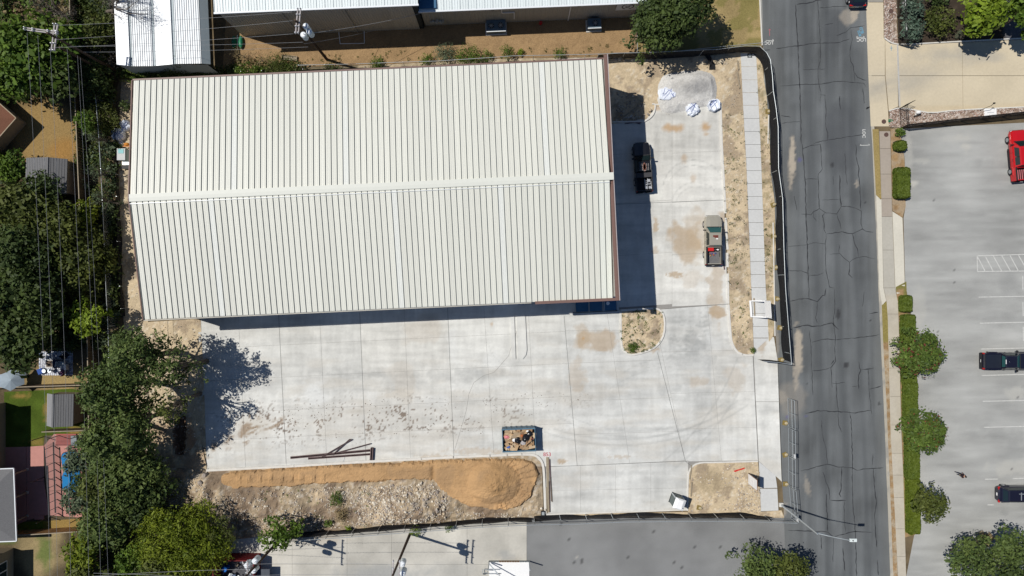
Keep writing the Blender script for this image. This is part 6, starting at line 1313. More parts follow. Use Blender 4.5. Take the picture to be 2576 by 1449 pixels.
for i, (u, v, s, lab) in enumerate([(1548, 149, .32, 'pale boulder at warehouse corner below black fence'), (1558, 149, .28, 'second pale boulder right of warehouse corner below black fence'), (1570, 152, .26, 'flat tan boulder in the row below black fence'), (1590, 152, .2, 'last small boulder in the row below black fence'), (1634, 278, .34, 'orange tan boulder inside the kerb curve beside shade'),
                                    (1630, 288, .22, 'small boulder below orange one inside the kerb curve'), (1372, 1282, .22, 'boulder beside drain box left of entry slab'), (1362, 1278, .2, 'boulder left of drain box cluster'), (520, 1193, .42, 'large pale boulder at left end of sand strip'), (515, 1207, .3, 'boulder below large pale one left of sand'),
                                    (865, 1238, .26, 'isolated white stone above rubble mound'), (712, 1240, .24, 'isolated stone below sand strip')]):
    z = zrough(u, v) if inpoly(np.array([float(u)]), np.array([float(v)]), ROUGH)[0] else .05
    o = linkmesh('boulder', SM[i % 9], None, (*W(u, v).xy, z+s*.3), (.2*i, .3*i, i), (s, s, s)); setp(o, lab, 'boulder')
# ------------------------------------------------------------------ utility poles, wires, lamp
def transformer(t, x, y, z, s=1.0):
    o = MB().tube((x, y, z), (x, y, z+.95*s), .30*s, .30*s, 14).build('transformer', M_TRANS, t)
    MB().tube((x, y, z+.95*s), (x, y, z+1.05*s), .31*s, .22*s, 14).build('lid', M_WHITEM, o); MB().tube((x+.1, y, z+1.05*s), (x+.1, y, z+1.3*s), .05, .03, 6).build('bushing', M_PORC, o)
def pole(label, u, v, h, arms, trans=(), lean=(0, 0), extra=True):
    t = thing('utility_pole', label, 'utility pole', W(u, v)); MB().tube((0, 0, 0), (lean[0], lean[1], h), .17, .11, 10).build('shaft', M_POLE, t)
    for (cx, cy, z, L, ang) in arms:
        d = Vector((math.cos(ang), math.sin(ang), 0))*L/2; c = Vector((cx+lean[0]*z/h, cy+lean[1]*z/h, z)); o = MB().bar(c-d, c+d, .11, .14).build('crossarm', M_XARM, t)
        for f in (-.95, -.45, .45, .95):
            p = c+d*f; MB().tube((p.x, p.y, z+.07), (p.x, p.y, z+.32), .07, .05, 8).build('insulator', M_PORC, o)
    for tr in trans: transformer(t, *tr)
    return t
W1 = W(292, 178)
pole('tall pole with two pairs of double crossarms at top left', 292, 178, 11.9, [(-1.0, .35, 11.2, 3.4, -.12), (-1.0, .55, 11.2, 3.4, -.12), (.05, 0, 10.6, 2.8, 1.45), (-.25, 0, 10.6, 2.8, 1.45)])
pole('shorter brace pole beside the top left crossarm pole', 272, 184, 8.6, [])
pole('pole with three white transformers behind the new warehouse', 823, 150, 11.9, [(.0, .1, 11.3, 2.6, 1.48), (.28, .1, 11.3, 2.6, 1.48)], [(.55, .05, 9.2), (.85, -.45, 9.0), (.15, -.65, 8.7)])
pole('leaning looking pole with grey transformers below the rubble', 1032, 1342, 11.9, [(-.1, 0, 11.3, 2.8, 1.5), (.55, 0, 11.3, 2.8, 1.5)], [(.6, .25, 8.6), (.7, -.55, 8.9)])
pole('pole with white transformers by red walled junk yard', 716, 1344, 11.9, [(.0, 0, 11.3, 3.0, 1.53)], [(-.55, .35, 9.0), (.1, .65, 8.6), (-.2, -.5, 8.2)])
def wire(label, P, sag=.5, r=.016, group=None, n=14):
    o0 = P[0]; m = MB(); prev = None
    for a, b in zip(P[:-1], P[1:]):
        pts = [a.lerp(b, i/n)-Vector((0, 0, 4*sag*(i/n)*(1-i/n)))-o0 for i in range(n+1)]; m.path(pts, r, 4)
    o = m.build('power_line', M_WIRE); o.location = o0; setp(o, label, 'wire', group)
GW = 'power lines running down the left side'
for i, (u0, v0, h0, u1, v1, h1, lab) in enumerate([(68, 82, 11.3, 128, 1560, 11.3, 'leftmost power line crossing dry lawn and woods'), (95, 88, 11.3, 146, 1560, 11.3, 'second power line from the left over the woods'), (126, 120, 10.8, 180, 1560, 10.8, 'third power line from the left over the grey shed'),
                                                  (169, 123, 8.6, 226, 1560, 9.0, 'lower power line beside the long board fence'), (195, 140, 8.2, 256, 1560, 8.6, 'thin service line left of the chain link fence'), (202, 145, 8.0, 276, 1560, 8.2, 'rightmost service line beside chain link fence')]):
    wire(lab, [W(u0, v0, h0), W(u1, v1, h1)], .45, 0.014 if i < 4 else .012, GW, 24)
GN = 'power lines between the two top poles'
for i, (a, b, lab) in enumerate([((132, 64, 11.2), (735, 30, 11.5), 'topmost line from left pole to transformer pole'), ((132, 100, 11.0), (736, 52, 11.5), 'second line from left pole to transformer pole'), ((125, 120, 10.9), (738, 85, 11.5), 'lowest high line from left pole to transformer pole'), ((178, 116, 9.0), (762, 106, 8.6), 'service line from brace pole to transformer pole'), ((210, 131, 8.0), (775, 118, 8.0), 'lowest service line crossing white shelter')]):
    wire(lab, [W(*a), W(*b)], 0.35, .013, GN, 16)
wire('service drop from transformer pole to tan warehouse wall', [W(770, 85, 8.8), W(1072, 30, 4.4)], .5, .022, None, 14)
wire('stay cable from transformer pole toward grey warehouse', [W(765, 110, 8.0), W(958, 72, .9)], .3, .018, None, 14)
GS = 'power lines between the two bottom poles'
for i, (a, b, lab) in enumerate([((618, 1420, 11.5), (985, 1420, 11.5), 'upper line between the two bottom poles'), ((618, 1449, 11.5), (985, 1447, 11.5), 'lower line between the two bottom poles')]): wire(lab, [W(*a), W(*b)], 0.3, .014, GS)
for i, (a, b, lab) in enumerate([((618, 1432, 11.5), (200, 1452, 11.0), 'line leaving bottom left pole through the trees'), ((618, 1462, 11.4), (235, 1442, 10.6), 'second line leaving bottom left pole through the trees')]): wire(lab, [W(*a), W(*b)], 0.3, .014, GS)
sl = thing('street_lamp', 'tall grey street lamp with curved arm and flat head over the street', 'street lamp', W(1964, 1269))
MB().tube((0, 0, 0), (0, 0, 9.6), .13, .075, 10).build('pole', M_GALV, sl); MB().box((0, 0, .12), (.45, .45, .28)).build('base', M_KERB, sl)
hd = W(2141, 1360, 9.9)-W(1964, 1269); hd.z = 9.9
MB().path([(0, 0, 9.3), hd*.35+Vector((0, 0, 9.65-hd.z*.35)), hd*.75+Vector((0, 0, 9.85-hd.z*.75)), hd], .045, 6).build('arm', M_GALV, sl); MB().path([(0, 0, 9.0), hd*.55+Vector((0, 0, 9.72-hd.z*.55))], .03, 5).build('brace', M_GALV, sl)
h_ = MB().box((hd.x+.25, hd.y+.03, hd.z), (.75, .34, .14), taper=.85).build('lamp_head', M_TRANS, sl); MB().tube((hd.x+.15, hd.y+.03, hd.z+.07), (hd.x+.15, hd.y+.03, hd.z+.16), .06).build('photocell', M_PLAST, h_)

# ------------------------------------------------------------------ vehicles
def loft(m, st, caps=True, closed=True):
    """st: list of (y, [(x,z),...]) cross sections, same count, run left to right"""
    n = len(st[0][1]); V = []
    for y, cs in st: V += [(x, y, z) for x, z in cs]
    F = []
    for i in range(len(st)-1):
        for k in range(n): 
            k2 = (k+1) % n
            if not closed and k2 == 0: continue
            a = i*n+k; b = i*n+k2; F.append((a, b, b+n, a+n))
    if caps: F += [tuple(range(n-1, -1, -1)), tuple((len(st)-1)*n+k for k in range(n))]
    m.add(V, F)
def sec(w, zb, zm, zs, crown=.03, tuck=.9, sh=.9):
    """car body cross section: sill, waist, shoulder, crowned top"""
    h = w/2
    return [(-h*tuck, zb), (-h, zb+(zm-zb)*.35), (-h, zm), (-h*sh, zs), (-h*.45, zs+crown), (h*.45, zs+crown), (h*sh, zs), (h, zm), (h, zb+(zm-zb)*.35), (h*tuck, zb)]
def wheel(t, x, y, r=.39, w=.26):
    s = 1 if x > 0 else -1; wt = thing_part('wheel', t, (x, y, r)); 
    MB().tube((-w/2, 0, 0), (w/2, 0, 0), r, r, 20).build('tyre', M_TYRE, wt)
    m = MB(); m.tube((s*(w/2-.02), 0, 0), (s*(w/2+.012), 0, 0), r*.62, r*.60, 14)
    m.build('rim', M_RIM, wt); b = MB()
    for k in range(5): b.box((s*(w/2+.015), 0, 0), (.02, r*1.05, .05), M=Matrix.Rotation(k*math.pi/5, 3, 'X'))
    return wt
def thing_part(nm, parent, loc):
    o = bpy.data.objects.new(nm, None); COL.objects.link(o); o.parent = parent; o.location = loc; o.empty_display_size = .2; return o
def quad_part(nm, t, pts, m, th=.012):
    mb = MB(); P = [Vector(p) for p in pts]; n = (P[1]-P[0]).cross(P[2]-P[0]).normalized()*th; k = len(P)
    mb.add([p+n for p in P]+[p-n for p in P], [tuple(range(k)), tuple(range(2*k-1, k-1, -1))]+[(i, i+k, (i+1) % k+k, (i+1) % k) for i in range(k)]); return mb.build(nm, m, t)
def mirror(t, x, y, z, paint):
    s = 1 if x > 0 else -1; MB().box((x+s*.14, y, z), (.28, .12, .2)).build('mirror', paint, t)
def pickup(label, u, v, rz, paint, L=5.85, Wd=1.98, cab=(.55, -1.25), glass=M_GLASS, bedm=None, cover=None, group=None, roofm=None, zr=1.86):
    """front at +y. cab: (front of the windscreen base, rear) relative to the centre"""
    t = thing('pickup_truck', label, 'pickup truck', W(u, v), rz, group); f = L/2; y1, y0 = cab; ws = y1+.55
    m = MB()   # nose and hood
    loft(m, [(f, sec(Wd*.74, .42, .72, .80, .02)), (f-.12, sec(Wd*.86, .36, .84, .98, .03)), (f-.5, sec(Wd*.96, .32, .92, 1.10, .04)), (f-1.0, sec(Wd, .32, .96, 1.15, .05)), (ws, sec(Wd*.985, .32, .98, 1.18, .05))][::-1])
    m.build('hood', paint, t, smooth=False)
    m = MB(); loft(m, [(y0, sec(Wd, .32, 1.0, 1.17, 0)), (ws, sec(Wd*.985, .32, .98, 1.17, 0))]); m.build('body', paint, t)
    hb = Wd/2*.93; hr = Wd/2*.70; zb = 1.17; yf = y1-.18
    m = MB(); roofpts = [(-hr, yf), (hr, yf), (hr, y0+.12), (-hr, y0+.12)]
    base = [(-hb, ws), (hb, ws), (hb, y0+.02), (-hb, y0+.02)]
    m.add([(x, y, zb) for x, y in base]+[(x, y, zr-.06) for x, y in roofpts]+[(x*.93, (y*1.0-.08 if i < 2 else y+.06), zr) for i, (x, y) in enumerate(roofpts)], [(1, 0, 4, 5), (2, 1, 5, 6), (3, 2, 6, 7), (0, 3, 7, 4), (5, 4, 8, 9), (6, 5, 9, 10), (7, 6, 10, 11), (4, 7, 11, 8), (8, 11, 10, 9)]); m.build('cab', roofm or paint, t)
    def lp(a, b, k): return Vector(a).lerp(Vector(b), k)
    B = [Vector((x, y, zb)) for x, y in base]; Rr = [Vector((x, y, zr-.06)) for x, y in roofpts]
    quad_part('windscreen', t, [lp(B[0], Rr[0], .08)+Vector((.10, .02, .01)), lp(B[0], Rr[0], .90)+Vector((.10, .02, .02)), lp(B[1], Rr[1], .90)+Vector((-.10, .02, .02)), lp(B[1], Rr[1], .08)+Vector((-.10, .02, .01))], glass, .02)
    quad_part('rear_window', t, [lp(B[2], Rr[2], .2)+Vector((-.2, -.02, 0)), lp(B[2], Rr[2], .85)+Vector((-.15, -.02, 0)), lp(B[3], Rr[3], .85)+Vector((.15, -.02, 0)), lp(B[3], Rr[3], .2)+Vector((.2, -.02, 0))], glass, .02)
    for s, (b0, b1, r0, r1) in ((-1, (B[0], B[3], Rr[0], Rr[3])), (1, (B[1], B[2], Rr[1], Rr[2]))):
        for k0, k1 in ((.20, .56), (.62, .93)):
            bl = lp(b0, b1, k0); br = lp(b0, b1, k1); tl = lp(r0, r1, max(.03, k0-.14)); tr = lp(r0, r1, min(.95, k1+.02)); o_ = Vector((s*.015, 0, .012))
            quad_part('side_window', t, [lp(bl, tl, .1)+o_, lp(br, tr, .1)+o_, lp(br, tr, .88)+o_, lp(bl, tl, .88)+o_], M_GLASS, .012)
    for s in (-1, 1): MB().bar((s*Wd*.30, f-.35, 1.075), (s*Wd*.36, ws+.05, 1.19), .035, .03).build('hood_crease', paint, t)
    MB().bar((-Wd*.44, ws+.02, 1.215), (Wd*.44, ws+.02, 1.215), .10, .03).build('cowl', M_PLAST, t)
    for s in (-1, 1): MB().bar((s*.12, ws-.06, 1.26), (s*.62, ws-.14, 1.33), .03, .02).build('wiper', M_PLAST, t)
    for s in (-1, 1):
        for yy in ((ws+y0)/2+.25, (ws+y0)/2-.75): MB().box((s*(Wd/2+.004), yy, .80), (.012, .02, .62)).build('door_seam', M_PLAST, t)
        MB().box((s*(Wd/2+.02), (ws+y0)/2-.55, 1.0), (.04, .16, .04)).build('door_handle', M_PLAST, t)
    # bed
    bm = bedm or M_PLAST; yb = -f+.12; zt = 1.20; hw = Wd/2*.965
    for s in (-1, 1):
        m = MB(); x0, x1 = s*hw, s*(hw-.16); m.box(((x0+x1)/2, (y0+yb)/2, .78), (abs(x0-x1), y0-yb, .88)); m.build('bed_side', paint, t); MB().box(((x0+x1)/2, (y0+yb)/2, 1.235), (abs(x0-x1)+.01, y0-yb, .03)).build('bed_rail', M_PLAST if bedm else paint, t)
    MB().box((0, yb+.04, .80), (2*hw-.34, .09, .82)).build('tailgate', paint, t); MB().box((0, y0-.05, .8), (2*hw-.34, .07, .82)).build('bed_front', paint, t)
    MB().box((0, (y0+yb)/2, .60), (2*hw-.33, y0-yb-.16, .06)).build('bed_floor', bm, t)
    if cover: MB().box((0, (y0+yb)/2, 1.245), (2*hw-.36, y0-yb-.12, .05)).build('bed_cover', cover, t)
    MB().box((0, -f+.02, .55), (Wd*.93, .16, .2)).build('rear_bumper', M_PLAST, t); MB().box((0, f-.02, .5), (Wd*.72, .14, .24)).build('front_bumper', M_PLAST, t)
    for s in (-1, 1):
        MB().box((s*(hw-.07), yb-.02, .92), (.16, .05, .34)).build('tail_lamp', M_TAIL, t); MB().box((s*Wd*.335, f-.10, .76), (.34, .16, .14)).build('headlight', M_HEAD, t)
        for y in (f-.98, -f+1.25): wheel(t, s*(Wd/2-.10), y)
        m = MB(); m.box((s*(Wd/2+.01), f-.98, .80), (.10, 1.0, .12)); m.box((s*(Wd/2+.01), -f+1.25, .80), (.10, 1.0, .12)); m.build('wheel_arch', paint, t); mirror(t, s*(Wd/2-.02), y1+.22, 1.2, M_PLAST)
    MB().box((.0, -f-.05, .62), (.32, .02, .15)).build('number_plate', M_WHITE, t); return t
T1 = pickup('black pickup parked half in warehouse shade with patterned roof and toolbox', 1613.5, 424, math.radians(4), M_BLACKP, 5.8, 2.0, (.75, -.65), bedm=M_PLAST)
# roof pattern, toolbox and load of the black pickup
o = MB(); r = random.Random(2)
for k in range(7):
    y = .28-k*.135; w = (.08, .15, .2, .22, .2, .16, .1)[k]; o.tube((0, y, 1.862), (0, y, 1.868), w, w*.9, 8)
o.build('roof_emblem', mat('dusty_pink_decal', (.26, .12, .09), .6, var=.3, nscale=12), T1); o = MB()
for x in (-.44, -.26, .26, .44):
    for y, l in ((.1, .3), (-.2, .14), (-.42, .22)): o.box((x, y, 1.866), (.035, l, .008))
o.box((0, -.56, 1.866), (.3, .03, .008)); o.build('roof_decal', mat('pale_decal', (.42, .38, .36), .6), T1)
def onto(parent, nm, lab, cat, x, y, z, rz=0, group=None):
    p = parent.matrix_basis @ Vector((x, y, z)); return thing(nm, lab, cat, p, parent.rotation_euler.z+rz, group)
t = onto(T1, 'toolbox', 'black crossbed toolbox behind the cab of black pickup', 'toolbox', 0, -.98, 1.05); MB().box((0, 0, .14), (1.78, .48, .3)).build('box', M_PLAST, t); MB().box((0, 0, .31), (1.84, .54, .05)).build('lid', mat('dark_grey_lid', (.05, .05, .055), .5), t)
t = onto(T1, 'metal_rack', 'silver metal parts lying in the bed of black pickup', 'metal parts', .42, -1.95, .64)
for i, (x, y, w, l) in enumerate([(-.2, .35, .28, .05), (-.2, .15, .28, .05), (-.05, 0, .05, 1.3), (.15, .35, .3, .35), (.1, -.05, .7, .09), (-.22, -.15, .26, .05), (-.2, -.45, .26, .3), (.2, -.45, .3, .3), (.35, -.2, .05, .9), (-.35, 0, .05, 1.1)]):
    MB().box((x, y, .3+.02*i), (w, l, .05), rz=r.uniform(-.1, .1)).build('metal_piece', mat('bright_steel', (.55, .56, .58), .35, .5, var=.2, nscale=8), t)
T2 = pickup('tan extended cab pickup with open bed parked beside kerb', 1789, 606, math.radians(.5), M_TANP, 5.75, 1.96, (.95, -.75), glass=M_GLASST, bedm=mat('grey_bed_liner', (.13, .13, .135), .7, var=.3, nscale=10))
o = MB(); o.box((-.02, .42, 1.868), (.6, .22, .01)); o.box((.06, .28, 1.868), (.42, .12, .01)); o.build('roof_rust_patch', mat('rust_red', (.16, .04, .03), .8, var=.3), T2); MB().box((.14, .12, 1.868), (.2, .14, .01)).build('roof_sticker', M_WHITE, T2)
t = onto(T2, 'red_cooler', 'bright red cooler in bed of tan pickup', 'cooler', -.35, -1.05, .65); MB().box((0, 0, .2), (.62, .34, .36)).build('body', M_REDW, t); MB().box((0, 0, .40), (.66, .38, .06)).build('lid', M_REDW, t)
t = onto(T2, 'tool_bag', 'black and white bag beside red cooler in tan pickup bed', 'bag', .38, -1.08, .65); MB().ball((0, 0, .18), .3, 1.2, .6, .6, 10, 6, .1).build('bag', M_PLAST, t); MB().ball((.08, 0, .32), .14, 1.3, .7, .5, 8, 5, .15).build('plastic_sack', M_WHITE, t)
for i, (x, y, c, lab) in enumerate([(-.4, -1.55, (.25, .12, .06), 'brown bottle lying in tan pickup bed'), (-.15, -1.5, (.12, .05, .25), 'purple can in tan pickup bed'), (.05, -1.65, (.4, .04, .03), 'red can in tan pickup bed'), (.25, -1.5, (.08, .08, .3), 'blue can in tan pickup bed'), (-.3, -1.75, (.4, .2, .05), 'orange can in tan pickup bed')]):
    t = onto(T2, 'drink_can', lab, 'can', x, y, .66, i); MB().tube((-.1, 0, .06), (.1, 0, .06), .06, .06, 8).build('can', mat('can_%d' % i, c, .4), t); MB().tube((.1, 0, .06), (.14, 0, .06), .05, .03, 8).build('cap', M_GALV, t)
T3 = pickup('bright red crew cab pickup with running boards at right edge of parking lot', 2553, 395, math.radians(5), M_REDP, 5.95, 1.98, (1.05, -1.35), bedm=M_PLAST)
for s in (-1, 1): MB().bar((s*1.03, .95, .42), (s*1.03, -1.2, .42), .16, .05).build('running_board', M_PLAST, T3)
for k in range(6): MB().box((-.6+.24*k, -2.2, 1.05), (.09, 1.1, .04)).build('bed_slat', mat('pink_slat', (.5, .16, .17), .5), T3)
T5 = pickup('black pickup with closed bed cover parked at right edge', 2521, 906, math.radians(-90), M_NAVYP, 5.85, 1.98, (.65, -.95), glass=M_GLASST, cover=mat('tonneau_navy', (.012, .016, .028), .5))
MB().box((0, -.5, 1.875), (.05, .05, .02)).build('roof_antenna', M_GALV, T5); MB().box((.0, -.86, 1.84), (.5, .06, .04)).build('brake_lamp', M_WHITE, T5)
def suv(label, u, v, rz, paint, L=4.85, Wd=1.92, rails=False, tape=False):
    t = thing('sport_utility_car', label, 'car', W(u, v), rz); f = L/2; m = MB()
    loft(m, [(-f, sec(Wd*.74, .40, .78, .90, .03)), (-f+.15, sec(Wd*.88, .32, .88, 1.02, .03)), (-f+.6, sec(Wd*.97, .28, .92, 1.08, .03)), (0, sec(Wd, .26, .92, 1.08, .03)), (f-1.2, sec(Wd*.98, .28, .88, 1.04, .05)), (f-.5, sec(Wd*.93, .30, .80, .94, .05)), (f-.12, sec(Wd*.80, .34, .70, .80, .04)), (f, sec(Wd*.62, .4, .6, .68, .02))]); m.build('body', paint, t)
    zb = 1.08; zr = 1.66; hb = Wd/2*.92; hr = Wd/2*.70; base = [(-hb, f-1.25), (hb, f-1.25), (hb*.92, -f+.32), (-hb*.92, -f+.32)]; roof = [(-hr, f-2.05), (hr, f-2.05), (hr*.96, -f+.75), (-hr*.96, -f+.75)]
    m = MB(); m.add([(x, y, zb) for x, y in base]+[(x, y, zr-.05) for x, y in roof]+[(x*.9, y-.1 if i < 2 else y+.1, zr) for i, (x, y) in enumerate(roof)], [(1, 0, 4, 5), (2, 1, 5, 6), (3, 2, 6, 7), (0, 3, 7, 4), (5, 4, 8, 9), (6, 5, 9, 10), (7, 6, 10, 11), (4, 7, 11, 8), (8, 11, 10, 9)]); m.build('cabin', paint, t)
    B = [Vector((x, y, zb)) for x, y in base]; R_ = [Vector((x, y, zr-.05)) for x, y in roof]; lp = lambda a, b, k: a.lerp(b, k)
    quad_part('windscreen', t, [lp(B[0], R_[0], .08)+Vector((.1, .02, .01)), lp(B[0], R_[0], .92)+Vector((.1, .02, .01)), lp(B[1], R_[1], .92)+Vector((-.1, .02, .01)), lp(B[1], R_[1], .08)+Vector((-.1, .02, .01))], M_GLASS, .02)
    quad_part('rear_window', t, [lp(B[2], R_[2], .2)+Vector((-.12, -.02, .01)), lp(B[2], R_[2], .9)+Vector((-.12, -.02, .01)), lp(B[3], R_[3], .9)+Vector((.12, -.02, .01)), lp(B[3], R_[3], .2)+Vector((.12, -.02, .01))], M_GLASS, .02)
    for s, (b0, b1, r0, r1) in ((-1, (B[0], B[3], R_[0], R_[3])), (1, (B[1], B[2], R_[1], R_[2]))):
        for k0, k1 in ((.2, .48), (.52, .76), (.8, .95)):
            bl = lp(b0, b1, k0); br = lp(b0, b1, k1); tl = lp(r0, r1, max(.02, k0-.15)); tr = lp(r0, r1, min(.96, k1-.02)); o_ = Vector((s*.015, 0, .012)); quad_part('side_window', t, [lp(bl, tl, .1)+o_, lp(br, tr, .1)+o_, lp(br, tr, .88)+o_, lp(bl, tl, .88)+o_], M_GLASS, .012)
        for y in (f-.95, -f+.95): wheel(t, s*(Wd/2-.1), y, .36, .24)
        m = MB(); m.box((s*(Wd/2), f-.95, .74), (.08, .9, .1)); m.box((s*(Wd/2), -f+.95, .74), (.08, .9, .1)); m.build('wheel_arch', paint, t)
        MB().box((s*Wd*.39, -f+.10, .90), (.34, .16, .14)).build('tail_lamp', M_TAIL, t); MB().box((s*Wd*.33, f-.16, .72), (.34, .2, .1)).build('headlight', M_HEAD, t); mirror(t, s*(Wd/2-.02), f-1.45, 1.1, M_PLAST)
    MB().box((0, -f-.01, .72), (.34, .03, .16)).build('number_plate', M_WHITE, t)
    if tape: MB().box((0, -.35, zr+.02), (.06, 1.5, .02)).build('roof_tape', M_WHITE, t); MB().box((.28, -.3, zr+.021), (.9, .05, .02)).build('roof_tape', M_WHITE, t)
    return t
suv('black car driving away cut by the top edge of the street', 2147, -28, math.radians(1.5), M_NAVYP, 4.8, 1.95)
s6 = suv('black car with pale cross bars on its roof at lower right edge', 2549, 1238, math.radians(-90), M_NAVYP, 4.85, 1.9)
MB().box((.0, -.3, 1.69), (.9, .06, .05)).build('roof_bar', M_GALV, s6); MB().box((-.28, .0, 1.69), (.06, 1.1, .05)).build('roof_bar', M_GALV, s6)
for s in (-1, 1): pass

# ------------------------------------------------------------------ site objects
db = thing('dumpster', 'open blue dumpster filled with cardboard and rubbish on the concrete', 'dumpster', W(1305, 1100), math.radians(2.2)); bw, bl, bh = 3.75, 2.55, 1.45
for s in (-1, 1):
    MB().box((0, s*bl/2, bh/2+.05), (bw, .07, bh)).build('side_wall', M_BIN, db); MB().box((s*bw/2, 0, bh/2+.05), (.07, bl-.08, bh)).build('end_wall', M_BIN, db); MB().box((0, s*bl/2, bh+.07), (bw+.12, .14, .08)).build('top_rail', M_BIN, db)
    for k in range(6): MB().box((-1.5+.6*k, s*(bl/2+.06), bh/2), (.08, .06, bh-.1)).build('rib', M_BIN, db)
MB().box((0, 0, .1), (bw-.1, bl-.1, .08)).build('floor', M_BIN, db)
def on_db(nm, lab, cat, x, y, z, rz=0, group=None): return onto(db, nm, lab, cat, x, y, z, rz, group)
r = random.Random(21); cardm = [M_CARD, mat('cardboard_light', (.50, .38, .25), .85, var=.12), mat('cardboard_dark', (.30, .19, .11), .85, var=.15)]
pile = on_db('rubbish_heap', 'heap of flattened cardboard boxes filling the blue dumpster', 'rubbish', 0, 0, .15)
MB().box((0, 0, .45), (bw-.3, bl-.3, .75)).build('compacted_rubbish', cardm[2], pile)
for i in range(70):
    x, y = r.uniform(-1.6, 1.6), r.uniform(-1.05, 1.05); R3 = Matrix.Rotation(r.uniform(-.5, .5), 3, 'X') @ Matrix.Rotation(r.uniform(-.5, .5), 3, 'Y') @ Matrix.Rotation(r.choice((0, 0, 1.2, .3, -.4))+r.uniform(-.25, .25), 3, 'Z'); MB().box((x, y, .9+r.uniform(0, .30)), (r.uniform(.3, 1.0), r.uniform(.15, .5), .02), M=R3).build('cardboard_sheet', r.choice(cardm), pile)
for i, (x, y, s, lab) in enumerate([(-.1, -.05, .42, 'shiny black rubbish bag in middle of blue dumpster'), (.78, .2, .5, 'larger dull black rubbish bag in blue dumpster'), (1.25, .65, .35, 'black rubbish bag in upper right corner of blue dumpster')]):
    t = on_db('rubbish_bag', lab, 'rubbish bag', x, y, 1.1, i, 'black bags in the dumpster'); MB().ball((0, 0, .25), s, 1, .9, .7, 12, 8, .12).build('bag', M_BAG, t); MB().tube((0, 0, .25+s*.6), (.03, 0, .32+s*.7), .06, .1, 6).build('knot', M_BAG, t)
for i, (x, y, sz, c, lab) in enumerate([(1.1, .05, .2, M_BLUEPL, 'bright blue plastic scrap right side of blue dumpster'), (1.42, .05, .16, mat('coral_plastic', (.6, .12, .10), .5), 'small coral red scrap at right rim of blue dumpster'), (-1.4, .35, .26, mat('pink_plastic', (.65, .22, .24), .6), 'pink plastic scrap at left side of blue dumpster'), (-1.25, -.8, .2, mat('blue_wrap', (.06, .13, .42), .6), 'blue and white wrapper at lower left of blue dumpster'), (.35, .4, .24, mat('orange_card', (.45, .14, .05), .7), 'orange scrap above the bags in blue dumpster'), (-.45, -.05, .28, M_WHITE, 'white paper scrap left of shiny bag in blue dumpster'), (.45, -.35, .3, mat('grey_paper', (.45, .42, .42), .7), 'grey paper below the bags in blue dumpster'), (1.05, .95, .14, M_WHITE, 'tiny white scrap at top rim of blue dumpster')]):
    o = MB().ball((0, 0, 0), sz, 1.2, .8, .5, 7, 5, .25).build('plastic_scrap', c); setp(o, lab, 'scrap'); p = db.matrix_basis @ Vector((x, y, 1.32)); o.location = p
# steel beams
SB = 'purple brown steel members lying on the concrete'
def beam(label, a, b, w, h, z=0.02, nm='steel_beam', m=M_STEELB, group=SB, cat='steel beam', web=True):
    A, B = W(*a), W(*b); t = thing(nm, label, cat, (A.x, A.y, z), math.atan2(B.y-A.y, B.x-A.x), group); L = (B-A).length
    MB().box((L/2, 0, h/2), (L, w*.4 if web else w, h)).build('web' if web else 'board', m, t)
    if web:
        for zz in (.01, h-.01): MB().box((L/2, 0, zz), (L, w, .02)).build('flange', m, t)
    return t
beam('long upper steel beam pointing to the dark box end', (731.5, 1151), (932, 1132.5), .28, .14); beam('lower steel beam beside the longer one', (776, 1153), (932, 1142), .24, .14)
beam('thin steel angle crossing steeply over the beams', (808, 1150), (886, 1104.5), .12, .08, .17); beam('second thin steel angle beside the steep one', (836, 1144), (881, 1103.5), .10, .08, .18); beam('thin steel angle crossing at a shallow slope', (852, 1137), (933, 1115), .12, .08, .17)
beam('short heavy steel column end standing dark at right of beams', (935, 1156), (937, 1125), .34, .34, .02)
o = beam('curled wire scrap below the steel beams', (863, 1163), (867, 1150), .03, .02, nm='wire_scrap', m=M_GALV, web=False, cat='wire', group=None)
TB = 'planks and rails beside the entry slab kerb'
for a, b, w, lab, mm_ in (((1377, 1150), (1379.5, 1288), .30, 'wide weathered plank standing along the entry slab kerb', M_WOOD), ((1382.5, 1155), (1387, 1260), .10, 'dark steel rail right of the wide plank', M_STEELB), ((1374, 1226), (1376, 1290), .12, 'white board left of the wide plank', M_WOOD), ((1381, 1210), (1383, 1288), .09, 'thin dark rail beside the lower half of wide plank', M_STEELB), ((1385, 1200), (1388.5, 1262), .08, 'outer thin rail beside entry slab', M_WOOD)):
    beam(lab, a, b, w, .12, .01, 'plank', mm_, TB, 'plank', False)
for a, b, lab in (((1563, 299), (1605, 267), 'grey plank lying in the dark shade beside warehouse'), ((1853, 182), (1860, 222), 'narrow stake lying on dirt beside new sidewalk'), ((1854, 153), (1857, 176), 'short stake on dirt near top of new sidewalk')):
    beam(lab, a, b, .16, .05, .12, 'plank', M_WOOD, None, 'plank', False)
beam('long pale pipe lying behind the warehouse gable', (1405, 152), (1537, 147), .12, .1, .15, 'plastic_pipe', M_WHITE, None, 'pipe', False)
beam('dark red rail beside kerb behind the tan pickup', (1819, 655), (1822, 678), .12, .1, .01, 'steel_rail', M_STEELB, None, 'rail', False)
for (a, b, lab) in (((1732, 1170), (1729, 1205), 'upper form board along dirt corner kerb'), ((1732, 1212), (1732, 1248), 'lower form board along dirt corner kerb')): beam(lab, (a[0]+7, a[1]), (b[0]+5, b[1]), .1, .1, .12, 'form_board', M_WOOD, None, 'board', False)
fb = thing('form_stakes', 'pile of steel form stakes in shade at kerb end', 'stakes', W(1590, 309))
for i in range(7): MB().tube((-.9+.05*i, -.15+.07*i, .06), (1.0+.1*math.sin(i), .1-.05*i, .08), .02).build('stake', M_STEELB, fb)
